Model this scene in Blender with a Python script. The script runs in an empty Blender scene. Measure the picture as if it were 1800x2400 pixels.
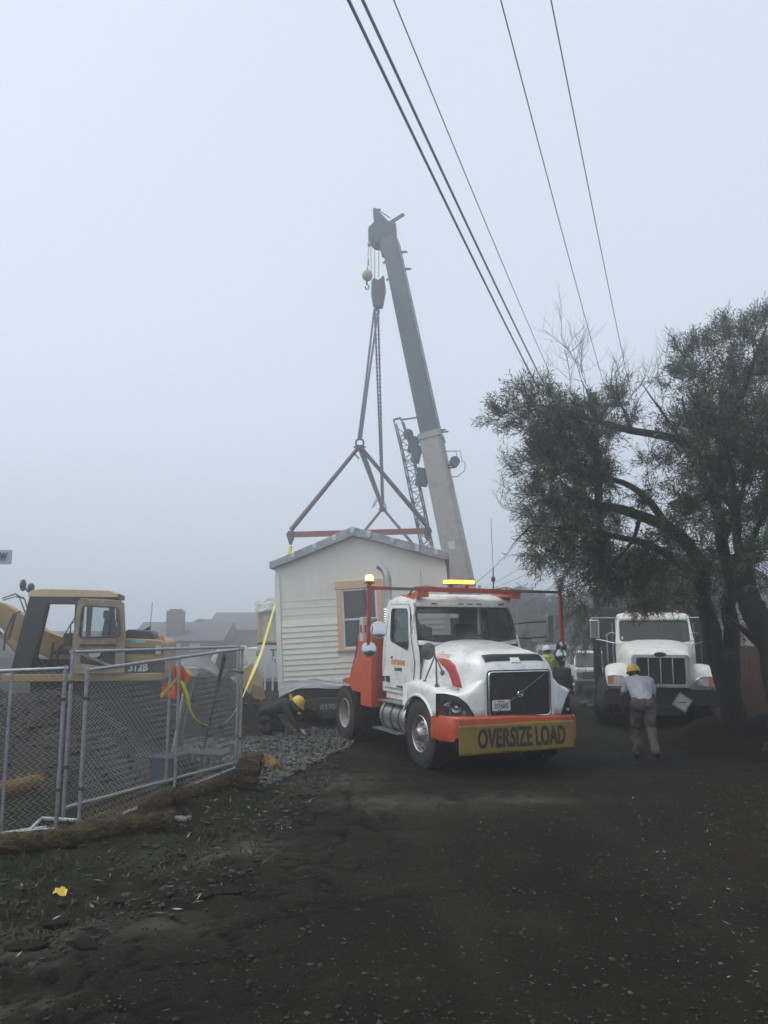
import bpy, math, random
import numpy as np
from mathutils import Vector, Matrix, Euler, noise
from mathutils.geometry import tessellate_polygon
random.seed(7); rng = np.random.default_rng(7)
SC = bpy.context.scene
COL = SC.collection
R = math.radians
# ---------------------------------------------------------------- camera
CAM_H = 2.2; PITCH = 8.5; FOC = 1803.0
cd = bpy.data.cameras.new('camera'); cam = bpy.data.objects.new('camera', cd); COL.objects.link(cam)
cam.location = (0, 0, CAM_H); cam.rotation_euler = (R(90 + PITCH), 0, 0)
cd.sensor_fit = 'VERTICAL'; cd.sensor_height = 24.0; cd.lens = 24.0 * FOC / 2400.0
cd.clip_start = 0.05; cd.clip_end = 900
SC.camera = cam
# ---------------------------------------------------------------- sky and light (thick fog under overcast)
SUN_EL, SUN_ROT = 58, -100
w = bpy.data.worlds.new('World'); SC.world = w; w.use_nodes = True
nt = w.node_tree; nt.nodes.clear()
sky = nt.nodes.new('ShaderNodeTexSky'); sky.sky_type = 'NISHITA'; sky.sun_disc = False
sky.sun_elevation = R(SUN_EL); sky.sun_rotation = R(SUN_ROT); sky.dust_density = 6; sky.air_density = 1.0
hs = nt.nodes.new('ShaderNodeHueSaturation'); hs.inputs['Saturation'].default_value = 0.30
mx = nt.nodes.new('ShaderNodeMix'); mx.data_type = 'RGBA'; mx.inputs[0].default_value = 0.72
mx.inputs[7].default_value = (7.0, 7.85, 9.0, 1)          # even overcast deck
bg = nt.nodes.new('ShaderNodeBackground'); bg.inputs['Strength'].default_value = 0.125
wo = nt.nodes.new('ShaderNodeOutputWorld')
nt.links.new(sky.outputs[0], hs.inputs['Color']); nt.links.new(hs.outputs[0], mx.inputs[6])
nt.links.new(mx.outputs[2], bg.inputs['Color']); nt.links.new(bg.outputs[0], wo.inputs[0])
sd = bpy.data.lights.new('sun', 'SUN'); sd.energy = 1.45; sd.angle = R(45); sd.color = (1, .97, .92)
so = bpy.data.objects.new('sun', sd); COL.objects.link(so)
so.rotation_euler = (R(90 - SUN_EL), 0, R(180 - SUN_ROT))
SC.view_settings.view_transform = 'Standard'; SC.view_settings.look = 'None'
SC.view_settings.exposure = 0.0; SC.view_settings.gamma = 1.0; SC.view_settings.use_curve_mapping = False
SC.render.engine = 'CYCLES'
SC.cycles.use_denoising = True
try: SC.cycles.denoiser = 'OPENIMAGEDENOISE'
except Exception: pass
SC.cycles.max_bounces = 8; SC.cycles.volume_bounces = 3; SC.cycles.transparent_max_bounces = 16
SC.cycles.diffuse_bounces = 3; SC.cycles.glossy_bounces = 3
SC.cycles.caustics_reflective = False; SC.cycles.caustics_refractive = False
HAZE_DENSITY = 0.0112
# ---------------------------------------------------------------- where a sight line meets the place
_cp, _sp = math.cos(R(PITCH)), math.sin(R(PITCH))
def ray(px, py):
    u = (px - 900) / FOC; v = (1200 - py) / FOC
    return Vector((u, _cp - v * _sp, _sp + v * _cp))
def P(px, py, Y):
    d = ray(px, py); return Vector((d.x / d.y * Y, Y, CAM_H + d.z / d.y * Y))
def PZ(px, py, z):
    d = ray(px, py); t = (z - CAM_H) / d.z; return Vector((d.x * t, d.y * t, z))
def G(px, py, z=0.0): return PZ(px, py, z)
# ---------------------------------------------------------------- mesh helper
MW = {}
def setp(o, label=None, cat=None, group=None, kind=None):
    if label: o['label'] = label
    if cat: o['category'] = cat
    if group: o['group'] = group
    if kind: o['kind'] = kind
    return o
def thing(name, label, cat, loc=(0, 0, 0), rotz=0.0, group=None, rot=None):
    o = bpy.data.objects.new(name, None); COL.objects.link(o); o.empty_display_size = .2
    o.location = loc
    e = Euler(rot if rot else (0, 0, rotz)); o.rotation_euler = e
    MW[o.name] = Matrix.Translation(Vector(loc)) @ e.to_matrix().to_4x4()
    return setp(o, label, cat, group)
def frame_of(a, b):
    d = (Vector(b) - Vector(a)).normalized()
    up = Vector((0, 0, 1)) if abs(d.z) < .95 else Vector((1, 0, 0))
    x = d.cross(up).normalized(); y = d.cross(x).normalized()
    return d, x, y
class MB:
    def __init__(s): s.V = []; s.F = []; s.M = []; s.m = 0
    def add(s, vs, fs):
        n = len(s.V); s.V += [tuple(v) for v in vs]
        for f in fs: s.F.append(tuple(i + n for i in f)); s.M.append(s.m)
        return s
    def box(s, c, sz, rot=None):
        hx, hy, hz = sz[0] / 2, sz[1] / 2, sz[2] / 2
        vs = [Vector((x, y, z)) for z in (-hz, hz) for y in (-hy, hy) for x in (-hx, hx)]
        if rot is not None:
            m = rot if isinstance(rot, Matrix) else Euler(rot).to_matrix()
            vs = [m @ v for v in vs]
        c = Vector(c)
        return s.add([v + c for v in vs], [(0, 2, 3, 1), (4, 5, 7, 6), (0, 1, 5, 4), (2, 6, 7, 3), (0, 4, 6, 2), (1, 3, 7, 5)])
    def bx(s, x0, x1, y0, y1, z0, z1): return s.box(((x0 + x1) / 2, (y0 + y1) / 2, (z0 + z1) / 2), (abs(x1 - x0), abs(y1 - y0), abs(z1 - z0)))
    def hexa(s, p): return s.add(p, [(0, 3, 2, 1), (4, 5, 6, 7), (0, 1, 5, 4), (1, 2, 6, 5), (2, 3, 7, 6), (3, 0, 4, 7)])
    def bar(s, a, b, wd, ht):                                   # square bar between points
        d, x, y = frame_of(a, b); a = Vector(a); b = Vector(b)
        o = [(-1, -1), (1, -1), (1, 1), (-1, 1)]
        return s.hexa([a + x * (i * wd / 2) + y * (j * ht / 2) for i, j in o] + [b + x * (i * wd / 2) + y * (j * ht / 2) for i, j in o])
    def tube(s, pts, r, n=8, cap=True, closed=False):
        pts = [Vector(p) for p in pts]; k = len(pts)
        rs = [r] * k if isinstance(r, (int, float)) else list(r)
        d0 = (pts[1] - pts[0]).normalized(); _, x, _y = frame_of(pts[0], pts[1])
        vs = []
        for i, p in enumerate(pts):
            if closed: d = pts[(i + 1) % k] - pts[i - 1]
            else: d = pts[min(i + 1, k - 1)] - pts[max(i - 1, 0)]
            d = d.normalized() if d.length > 1e-9 else d0
            x = (x - d * x.dot(d)); x = x.normalized() if x.length > 1e-6 else frame_of(p, p + d)[1]
            y = d.cross(x)
            vs += [p + (x * math.cos(2 * math.pi * j / n) + y * math.sin(2 * math.pi * j / n)) * rs[i] for j in range(n)]
        fs = []
        for i in range(k if closed else k - 1):
            a = i * n; b = ((i + 1) % k) * n
            fs += [(a + j, a + (j + 1) % n, b + (j + 1) % n, b + j) for j in range(n)]
        if cap and not closed: fs += [tuple(range(n))[::-1], tuple((k - 1) * n + j for j in range(n))]
        return s.add(vs, fs)
    def ell(s, c, r, seg=14, rings=9, rot=None):
        if isinstance(r, (int, float)): r = (r, r, r)
        c = Vector(c); vs = []; m = Euler(rot).to_matrix() if rot else None
        for i in range(1, rings):
            a = math.pi * i / rings
            for j in range(seg):
                b = 2 * math.pi * j / seg
                vs.append(Vector((r[0] * math.sin(a) * math.cos(b), r[1] * math.sin(a) * math.sin(b), r[2] * math.cos(a))))
        vs += [Vector((0, 0, r[2])), Vector((0, 0, -r[2]))]
        if m: vs = [m @ v for v in vs]
        T = len(vs) - 2; fs = []
        for i in range(rings - 2):
            for j in range(seg):
                fs.append((i * seg + j, (i + 1) * seg + j, (i + 1) * seg + (j + 1) % seg, i * seg + (j + 1) % seg))
        for j in range(seg):
            fs.append((T, j, (j + 1) % seg)); b = (rings - 2) * seg; fs.append((T + 1, b + (j + 1) % seg, b + j))
        return s.add([v + c for v in vs], fs)
    def lathe(s, prof, o, ax, n=24):                            # prof = [(r,h)...] about axis ax from o
        o = Vector(o); d, x, y = frame_of(o, o + Vector(ax)); vs = []
        for r, h in prof:
            vs += [o + d * h + (x * math.cos(2 * math.pi * j / n) + y * math.sin(2 * math.pi * j / n)) * max(r, 1e-4) for j in range(n)]
        fs = []
        for i in range(len(prof) - 1):
            fs += [(i * n + j, i * n + (j + 1) % n, (i + 1) * n + (j + 1) % n, (i + 1) * n + j) for j in range(n)]
        return s.add(vs, fs)
    def loft(s, rings, closed=True, caps=True):
        n = len(rings[0]); vs = [v for r in rings for v in r]; fs = []
        for i in range(len(rings) - 1):
            for j in range(n if closed else n - 1):
                fs.append((i * n + j, i * n + (j + 1) % n, (i + 1) * n + (j + 1) % n, (i + 1) * n + j))
        if caps: fs += [tuple(range(n))[::-1], tuple((len(rings) - 1) * n + j for j in range(n))]
        return s.add(vs, fs)
    def plate(s, outer, fn, holes=(), t=.03):                   # 2D outline with holes, thickness t, fn(u,v,w)->3D
        polys = [list(outer)] + [list(h) for h in holes]
        flat = [p for q in polys for p in q]; tri = tessellate_polygon([[Vector((a, b, 0)) for a, b in q] for q in polys])
        n = len(flat)
        vs = [Vector(fn(a, b, 0)) for a, b in flat] + [Vector(fn(a, b, t)) for a, b in flat]
        fs = [tuple(f) for f in tri] + [tuple(i + n for i in f[::-1]) for f in tri]
        k = 0
        for q in polys:
            L = len(q); fs += [(k + i, k + (i + 1) % L, n + k + (i + 1) % L, n + k + i) for i in range(L)]; k += L
        return s.add(vs, fs)
    def grid(s, fn, nu, nv):
        vs = [fn(i / nu, j / nv) for i in range(nu + 1) for j in range(nv + 1)]
        return s.add(vs, [(i * (nv + 1) + j, (i + 1) * (nv + 1) + j, (i + 1) * (nv + 1) + j + 1, i * (nv + 1) + j + 1) for i in range(nu) for j in range(nv)])
    def torus(s, c, ax, Rr, r, n=20, k=6):
        c = Vector(c); d, x, y = frame_of(c, c + Vector(ax))
        return s.tube([c + (x * math.cos(2 * math.pi * i / n) + y * math.sin(2 * math.pi * i / n)) * Rr for i in range(n)], r, k, closed=True)
    def build(s, name, mat, parent=None, smooth=False, bevel=0, world=False, kind=None, label=None, cat=None, group=None, seg=2, solid=0, sub=0):
        V = s.V
        if world and parent is not None:
            inv = MW[parent.name].inverted(); V = [inv @ Vector(v) for v in V]
        me = bpy.data.meshes.new(name); me.from_pydata([tuple(v) for v in V], [], s.F)
        ms = mat if isinstance(mat, (list, tuple)) else [mat]
        for m in ms: me.materials.append(m)
        if len(ms) > 1: me.polygons.foreach_set('material_index', s.M)
        me.validate(); fixn(me)
        if smooth:
            me.polygons.foreach_set('use_smooth', [True] * len(me.polygons)); me.set_sharp_from_angle(angle=R(smooth if smooth is not True else 38))
        o = bpy.data.objects.new(name, me); COL.objects.link(o)
        if parent is not None:
            o.parent = parent
            MW[o.name] = MW.get(parent.name, Matrix()).copy()
        else: MW[o.name] = Matrix()
        if solid:
            m = o.modifiers.new('s', 'SOLIDIFY'); m.thickness = solid; m.offset = 0
        if bevel:
            m = o.modifiers.new('b', 'BEVEL'); m.width = bevel; m.segments = seg; m.limit_method = 'ANGLE'; m.angle_limit = R(35)
        if sub:
            m = o.modifiers.new('u', 'SUBSURF'); m.levels = sub; m.render_levels = sub
        return setp(o, label, cat, group, kind)
def fixn(me):
    import bmesh
    if len(me.polygons) > 60000: return
    b = bmesh.new(); b.from_mesh(me); bmesh.ops.recalc_face_normals(b, faces=b.faces); b.to_mesh(me); b.free()
def share(src, name, parent, loc=(0, 0, 0), rot=None, scale=None):
    o = bpy.data.objects.new(name, src.data); COL.objects.link(o); o.parent = parent; o.location = loc
    if rot: o.rotation_euler = rot
    if scale: o.scale = scale
    for m in src.modifiers:
        k = o.modifiers.new(m.name, m.type)
        if m.type == 'BEVEL': k.width = m.width; k.segments = m.segments; k.limit_method = m.limit_method; k.angle_limit = m.angle_limit
    return o
def text(body, size, mat, parent, fn, name='lettering', depth=.003, sx=1.0, align='CENTER', bold=0.0, shear=0, label=None):
    cu = bpy.data.curves.new('t', 'FONT'); cu.body = body; cu.size = size; cu.align_x = align; cu.align_y = 'CENTER'
    cu.extrude = depth; cu.offset = bold; cu.shear = shear; cu.resolution_u = 3
    to = bpy.data.objects.new('t', cu); COL.objects.link(to)
    dg = bpy.context.evaluated_depsgraph_get(); me = bpy.data.meshes.new_from_object(to.evaluated_get(dg))
    bpy.data.objects.remove(to); bpy.data.curves.remove(cu)
    for v in me.vertices: v.co = Vector(fn(v.co.x * sx, v.co.y, v.co.z))
    me.materials.clear(); me.materials.append(mat)
    me.name = name; o = bpy.data.objects.new(name, me); COL.objects.link(o); o.parent = parent
    return setp(o, label)
# ---------------------------------------------------------------- materials
MC = {}
def mat(name, col, rough=.6, metal=0.0, var=.18, scale=5.0, bump=0.0, bscale=60.0, dirt=None, damt=.4, dscale=3.0, spec=.5, coat=0.0, emit=None, stretch=None, col2=None):
    if name in MC: return MC[name]
    m = bpy.data.materials.new(name); m.use_nodes = True; t = m.node_tree; N = t.nodes; Lk = t.links
    b = N['Principled BSDF']; b.inputs['Metallic'].default_value = metal
    b.inputs['Specular IOR Level'].default_value = spec; b.inputs['Coat Weight'].default_value = coat
    tc = N.new('ShaderNodeTexCoord'); co = tc.outputs['Object']
    if stretch:
        mp = N.new('ShaderNodeMapping'); mp.inputs['Scale'].default_value = stretch; Lk.new(co, mp.inputs[0]); co = mp.outputs[0]
    n1 = N.new('ShaderNodeTexNoise'); n1.inputs['Scale'].default_value = scale; n1.inputs['Detail'].default_value = 6; n1.inputs['Roughness'].default_value = .65
    Lk.new(co, n1.inputs[0])
    rp = N.new('ShaderNodeValToRGB'); e = rp.color_ramp.elements
    c = Vector(col[:3]); c2 = Vector(col2[:3]) if col2 else c * (1 - var)
    e[0].position = .32; e[0].color = (*c2, 1); e[1].position = .68; e[1].color = (*([min(1, k * (1 + (0 if col2 else var * .5))) for k in c]), 1)
    Lk.new(n1.outputs[0], rp.inputs[0]); out = rp.outputs[0]
    if dirt:
        n2 = N.new('ShaderNodeTexNoise'); n2.inputs['Scale'].default_value = dscale; n2.inputs['Detail'].default_value = 8; n2.inputs['Roughness'].default_value = .7
        Lk.new(co, n2.inputs[0])
        r2 = N.new('ShaderNodeMapRange'); r2.inputs[1].default_value = .62 - damt * .35; r2.inputs[2].default_value = .82 - damt * .2
        Lk.new(n2.outputs[0], r2.inputs[0])
        mm = N.new('ShaderNodeMix'); mm.data_type = 'RGBA'; mm.inputs[7].default_value = (*dirt, 1)
        ml = N.new('ShaderNodeMath'); ml.operation = 'MULTIPLY'; ml.inputs[1].default_value = min(1, damt + .35); Lk.new(r2.outputs[0], ml.inputs[0])
        Lk.new(ml.outputs[0], mm.inputs[0]); Lk.new(out, mm.inputs[6]); out = mm.outputs[2]
    Lk.new(out, b.inputs['Base Color'])
    rr = N.new('ShaderNodeMapRange'); rr.inputs[3].default_value = max(.02, rough - .1); rr.inputs[4].default_value = min(1, rough + .12)
    Lk.new(n1.outputs[0], rr.inputs[0]); Lk.new(rr.outputs[0], b.inputs['Roughness'])
    if bump:
        n3 = N.new('ShaderNodeTexNoise'); n3.inputs['Scale'].default_value = bscale; n3.inputs['Detail'].default_value = 5
        Lk.new(co, n3.inputs[0]); bp = N.new('ShaderNodeBump'); bp.inputs['Strength'].default_value = bump; bp.inputs['Distance'].default_value = .02
        Lk.new(n3.outputs[0], bp.inputs['Height']); Lk.new(bp.outputs[0], b.inputs['Normal'])
    if emit:
        b.inputs['Emission Color'].default_value = (*emit[:3], 1); b.inputs['Emission Strength'].default_value = emit[3]
    MC[name] = m; return m
def glassmat(name, tint=(.35, .4, .42), refl=1.0, rough=.03):
    if name in MC: return MC[name]
    m = bpy.data.materials.new(name); m.use_nodes = True; t = m.node_tree; N = t.nodes; Lk = t.links; N.clear()
    tr = N.new('ShaderNodeBsdfTransparent'); tr.inputs[0].default_value = (*tint, 1)
    gl = N.new('ShaderNodeBsdfGlossy'); gl.inputs['Roughness'].default_value = rough; gl.inputs[0].default_value = (.9, .93, .95, 1)
    fr = N.new('ShaderNodeFresnel'); fr.inputs[0].default_value = 1.45
    ml = N.new('ShaderNodeMath'); ml.operation = 'MULTIPLY'; ml.use_clamp = True; ml.inputs[1].default_value = refl * 1.6
    mxs = N.new('ShaderNodeMixShader'); o = N.new('ShaderNodeOutputMaterial')
    Lk.new(fr.outputs[0], ml.inputs[0]); Lk.new(ml.outputs[0], mxs.inputs[0]); Lk.new(tr.outputs[0], mxs.inputs[1]); Lk.new(gl.outputs[0], mxs.inputs[2]); Lk.new(mxs.outputs[0], o.inputs[0])
    MC[name] = m; return m
GRIME = (.075, .07, .06)
WHITE = mat('white_paint', (.80, .815, .80), .32, var=.05, dirt=(.36, .34, .29), damt=.38, dscale=4.5, coat=.3)
WHITE2 = mat('old_white_paint', (.78, .79, .74), .4, var=.08, dirt=(.30, .28, .22), damt=.38, dscale=5, coat=.2)
ORANGE = mat('orange_paint', (.52, .085, .035), .45, var=.15, dirt=(.16, .05, .03), damt=.3, coat=.2)
REDP = mat('red_paint', (.45, .04, .035), .45, var=.2, dirt=(.12, .04, .03), damt=.35)
BLACK = mat('black_plastic', (.022, .022, .024), .5, var=.3, bump=.1)
BLACKM = mat('black_frame_metal', (.03, .03, .032), .55, var=.35, dirt=(.09, .08, .07), damt=.35)
RUBBER = mat('tyre_rubber', (.022, .021, .02), .8, var=.3, dirt=(.08, .07, .055), damt=.35, bump=.3, bscale=25)
CHROME = mat('chrome', (.72, .73, .75), .18, metal=1, var=.1, dirt=(.3, .28, .25), damt=.25)
ALU = mat('brushed_aluminium', (.50, .50, .50), .42, metal=.9, var=.15, dirt=(.2, .19, .17), damt=.35)
GALV = mat('galvanised_steel', (.40, .42, .44), .45, metal=.75, var=.3, scale=20, dirt=(.2, .19, .17), damt=.25)
STEELD = mat('dark_steel', (.10, .10, .105), .5, metal=.6, var=.3, dirt=(.09, .06, .045), damt=.4)
TINT = glassmat('window_glass', (.36, .40, .42), 1.15)
SIDEGL = glassmat('side_glass', (.62, .66, .66), .3)
CLEAR = glassmat('clear_glass', (.75, .8, .8), .8)
LENS = glassmat('lamp_lens', (.75, .78, .8), 1.3, .08)
MIRROR = mat('mirror_glass', (.62, .66, .68), .06, metal=1, var=.05)
TEXTBLK = mat('black_lettering', (.02, .02, .02), .6)
AMBER = mat('amber_lamp_lit', (.9, .35, .03), .3, emit=(1, .33, .02, 6.0))
AMBERHOT = mat('amber_lamp_core', (.9, .6, .1), .3, emit=(1, .55, .06, 14.0))
AMBEROFF = mat('amber_lens', (.55, .17, .03), .25, var=.1)
REDLENS = mat('red_lens', (.35, .03, .02), .25, var=.1)
DARKINT = mat('cab_interior', (.05, .05, .055), .8)
VEST = mat('hi_vis_yellow', (.55, .78, .03), .7, var=.08, bump=.2, bscale=20)
VESTO = mat('hi_vis_orange', (.85, .13, .02), .7, var=.12, bump=.3, bscale=15)
SILVER = mat('reflective_tape', (.6, .62, .62), .4)
STRAP = mat('yellow_webbing', (.62, .55, .08), .7, var=.15, dirt=(.3, .25, .1), damt=.3)
# ---------------------------------------------------------------- ground
RL = [G(*p) for p in [(0, 2235), (300, 2125), (520, 2020), (640, 1900), (760, 1800), (840, 1735)]]
RR = [G(*p) for p in [(1800, 2060), (1650, 1860), (1545, 1740), (1450, 1650), (1400, 1590)]]
_ly = [2, 4] + [p.y for p in RL] + [60]; _lx = [-5.2, -4.0] + [p.x for p in RL] + [-7]
_ry = [2, 4.5] + [p.y for p in RR] + [60]; _rx = [4.4, 4.0] + [p.x for p in RR] + [13]
def road_l(y): return np.interp(y, _ly, _lx)
def road_r(y): return np.interp(y, _ry, _rx)
def sstep(a, b, x):
    t = np.clip((np.asarray(x, float) - a) / (b - a), 0, 1); return t * t * (3 - 2 * t)
def vnoise(x, y, f, seed=0):                                     # cheap value noise on arrays
    x = np.asarray(x, float) * f + seed * 17.3; y = np.asarray(y, float) * f + seed * 9.1
    xi = np.floor(x).astype(np.int64); yi = np.floor(y).astype(np.int64); xf = x - xi; yf = y - yi
    def h(a, b):
        n = (a * 374761393 + b * 668265263 + seed * 1442695) & 0x7fffffff
        n = ((n ^ (n >> 13)) * 1274126177) & 0x7fffffff; return ((n ^ (n >> 16)) & 0xffff) / 65535.0
    u = xf * xf * (3 - 2 * xf); v = yf * yf * (3 - 2 * yf)
    return (h(xi, yi) * (1 - u) + h(xi + 1, yi) * u) * (1 - v) + (h(xi, yi + 1) * (1 - u) + h(xi + 1, yi + 1) * u) * v - .5
def inroad(x, y):
    j = vnoise(x, y, 1.3, 5) * .5 + vnoise(x, y, 5, 6) * .2
    return sstep(-.12, .12, x - road_l(y) + j) * (1 - sstep(-.2, .2, x - road_r(y) + j * 1.3))
def crack(x, y):                                                  # crazed asphalt near the broken left edge, a few long cracks elsewhere
    a = np.abs(vnoise(x, y, 1.5, 111) + .35 * vnoise(x, y, 5, 112)); b = np.abs(vnoise(x, y, 2.6, 113) + .3 * vnoise(x, y, 8, 114)); c = np.abs(vnoise(x, y, .45, 115) + .08 * vnoise(x, y, 3, 116))
    near = sstep(-.2, .3, x - road_l(y)) * (1 - sstep(1.2, 3.0, x - road_l(y) + 1.2 * vnoise(x, y, .7, 117)))
    return np.clip(np.maximum(near * np.maximum(1 - sstep(.012, .04, a), 1 - sstep(.01, .035, b)), .7 * (1 - sstep(.002, .007, c)) * inroad(x, y)), 0, 1)
def gz(x, y):
    x = np.asarray(x, float); y = np.asarray(y, float)
    rd = inroad(x, y); off = 1 - rd
    z = .14 * sstep(.1, 1.3, x - road_r(y)) * sstep(6, 10, y) * (1 - sstep(20, 28, y)) + .12 * sstep(2.2, 4, x - road_r(y)) * sstep(6, 10, y) * (1 - sstep(20, 28, y))
    z = z + off * (.05 * vnoise(x, y, 1.1, 1) + .045 * vnoise(x, y, 3.5, 2) + .03 * vnoise(x, y, 9, 3)) * (1 - sstep(40, 60, y))
    z = z - .02 * off + rd * (.018 * vnoise(x, y, .7, 8) + .008 * vnoise(x, y, 4, 9) + .007 * vnoise(x, y, 14, 10))
    z = z - .055 * off * sstep(.0, .25, road_l(y) - x) * (1 - sstep(.5, 1.0, road_l(y) - x)) * (1 - sstep(11, 14, y))   # gutter by the verge
    z = z - .05 * np.clip(vnoise(x, y, 5, 14) * 3, 0, 1) * sstep(-.6, .2, road_l(y) + .9 - x) * (1 - sstep(9, 12, y))  # broken edge
    z = z - .030 * crack(x, y)
    z = z - .62 * sstep(20, 33, y) * sstep(2, 6, x)
    return z
def gzs(x, y): return float(gz(np.array([x]), np.array([y]))[0])
def axis(segs):
    out = []
    for a, b, d in segs: out += list(np.arange(a, b, d))
    return np.array(out + [segs[-1][1]])
gx = axis([(-260, -60, 40), (-60, -20, 8), (-20, -8, 1.0), (-8, -5.5, .1), (-5.5, 6.5, .045), (6.5, 9, .12), (9, 20, 1.0), (20, 60, 8), (60, 260, 40)])
gy = axis([(-60, 0, 12), (0, 4, .8), (4, 9, .045), (9, 14, .07), (14, 22, .14), (22, 40, .8), (40, 70, 5), (70, 420, 50)])
X, Y = np.meshgrid(gx, gy, indexing='ij'); Z = gz(X, Y)
nx, ny = X.shape
def fast_mesh(name, co, quads, mats, smooth=True, mi=None):
    me = bpy.data.meshes.new(name); me.vertices.add(len(co)); me.vertices.foreach_set('co', np.asarray(co, np.float32).ravel())
    k = quads.shape[1]; n = len(quads)
    me.loops.add(n * k); me.loops.foreach_set('vertex_index', quads.astype(np.int32).ravel())
    me.polygons.add(n); me.polygons.foreach_set('loop_start', np.arange(0, n * k, k, dtype=np.int32)); me.polygons.foreach_set('loop_total', np.full(n, k, np.int32))
    me.polygons.foreach_set('use_smooth', np.full(n, smooth))
    for m in mats: me.materials.append(m)
    if mi is not None: me.polygons.foreach_set('material_index', mi.astype(np.int32))
    me.update(calc_edges=True); return me
def link(name, me, parent=None, **k):
    o = bpy.data.objects.new(name, me); COL.objects.link(o)
    if parent is not None: o.parent = parent
    return setp(o, **k)
idx = np.arange(nx * ny).reshape(nx, ny)
q = np.stack([idx[:-1, :-1], idx[1:, :-1], idx[1:, 1:], idx[:-1, 1:]], -1).reshape(-1, 4)
# ground material: asphalt where the 'road' attribute is 1, mud / moss / litter elsewhere (wet, dark)
gm = bpy.data.materials.new('wet_ground'); gm.use_nodes = True; t = gm.node_tree; N = t.nodes; Lk = t.links; b = N['Principled BSDF']
tc = N.new('ShaderNodeTexCoord')
def nz(scale, det=8, rough=.65, kind='n'):
    n = N.new('ShaderNodeTexNoise' if kind == 'n' else 'ShaderNodeTexVoronoi'); n.inputs['Scale'].default_value = scale
    if kind == 'n': n.inputs['Detail'].default_value = det; n.inputs['Roughness'].default_value = rough
    Lk.new(tc.outputs['Object'], n.inputs[0]); return n.outputs[0]
def ramp(src, stops):
    r = N.new('ShaderNodeValToRGB'); e = r.color_ramp.elements
    while len(e) < len(stops): e.new(.5)
    for i, (p, c) in enumerate(stops): e[i].position = p; e[i].color = (*c, 1) if len(c) == 3 else c
    Lk.new(src, r.inputs[0]); return r.outputs[0]
def mix(f, a, c, bt='MIX'):
    m = N.new('ShaderNodeMix'); m.data_type = 'RGBA'; m.blend_type = bt
    for s_, v in ((0, f), (6, a), (7, c)):
        if isinstance(v, (int, float)): m.inputs[s_].default_value = v
        elif isinstance(v, tuple): m.inputs[s_].default_value = (*v, 1)
        else: Lk.new(v, m.inputs[s_])
    return m.outputs[2]
def attr(n):
    a = N.new('ShaderNodeAttribute'); a.attribute_name = n; return a.outputs['Fac']
asph = ramp(nz(.9), [(.3, (.0085, .0072, .0052)), (.52, (.0185, .0160, .0118)), (.72, (.042, .037, .028))])
asph = mix(ramp(nz(70, 4), [(.45, (0, 0, 0)), (.70, (.75, .75, .75))]), asph, (.040, .036, .028))
asph = mix(ramp(nz(3.2, 8, .75), [(.56, (0, 0, 0)), (.7, (.5, .5, .5))]), asph, (.010, .0095, .0085))
asph = mix(ramp(nz(230, 2), [(.66, (0, 0, 0)), (.74, (.8, .8, .8))]), asph, (.07, .064, .05))
asph = mix(ramp(nz(24, 6, .7), [(.50, (0, 0, 0)), (.64, (.75, .75, .75))]), asph, (.0065, .006, .005))
asph = mix(ramp(nz(36, 5, .6), [(.60, (0, 0, 0)), (.72, (.8, .8, .8))]), asph, (.048, .043, .034))
mud = ramp(nz(2.2), [(.3, (.012, .010, .0075)), (.55, (.026, .021, .015)), (.75, (.046, .038, .027))])
mud = mix(ramp(nz(28, 6, .7), [(.4, (0, 0, 0)), (.7, (.6, .6, .6))]), mud, (.022, .018, .012))
mud = mix(ramp(nz(120, 3), [(.62, (0, 0, 0)), (.72, (.7, .7, .7))]), mud, (.10, .085, .055))
moss = ramp(nz(14), [(.35, (.014, .021, .007)), (.7, (.034, .046, .014))])
mossf = mix(ramp(nz(1.6), [(.42, (0, 0, 0)), (.6, (1, 1, 1))]), (0., 0., 0.), attr('moss'))
col = mix(attr('road'), mix(mossf, mud, moss), asph)
pale = ramp(nz(4.5), [(.3, (.060, .054, .042)), (.7, (.115, .104, .082))])
col = mix(attr('pale'), col, pale)
col = mix(attr('crack'), col, (.006, .0052, .004))
col = mix(attr('track'), col, (.036, .033, .027))
Lk.new(col, b.inputs['Base Color']); b.inputs['Specular IOR Level'].default_value = .12
rr = N.new('ShaderNodeMapRange'); rr.inputs[3].default_value = .7; rr.inputs[4].default_value = 1.0; Lk.new(nz(5), rr.inputs[0]); Lk.new(rr.outputs[0], b.inputs['Roughness'])
bp = N.new('ShaderNodeBump'); bp.inputs['Strength'].default_value = 1.0; bp.inputs['Distance'].default_value = .035
ad = N.new('ShaderNodeMath'); ad.operation = 'ADD'; Lk.new(nz(45, 8, .75), ad.inputs[0]); Lk.new(nz(12, 6, .7), ad.inputs[1]); Lk.new(ad.outputs[0], bp.inputs['Height']); Lk.new(bp.outputs[0], b.inputs['Normal'])
me = fast_mesh('ground', np.stack([X, Y, Z], -1).reshape(-1, 3), q, [gm])
RD = inroad(X, Y).ravel().astype(np.float32)
a = me.attributes.new('road', 'FLOAT', 'POINT'); a.data.foreach_set('value', RD)
ms_ = (sstep(0, .5, road_l(Y) + .35 - X) * (1 - sstep(12, 16, Y)) * .9 + .5 * sstep(.3, 1.5, X - road_r(Y)) * sstep(.05, .3, vnoise(X, Y, .9, 31))).ravel().astype(np.float32)
a = me.attributes.new('moss', 'FLOAT', 'POINT'); a.data.foreach_set('value', np.clip(ms_ * (.4 + 1.2 * (vnoise(X, Y, 2.5, 33).ravel() + .5)), 0, 1).astype(np.float32))
pl_ = np.zeros_like(X)
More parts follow.
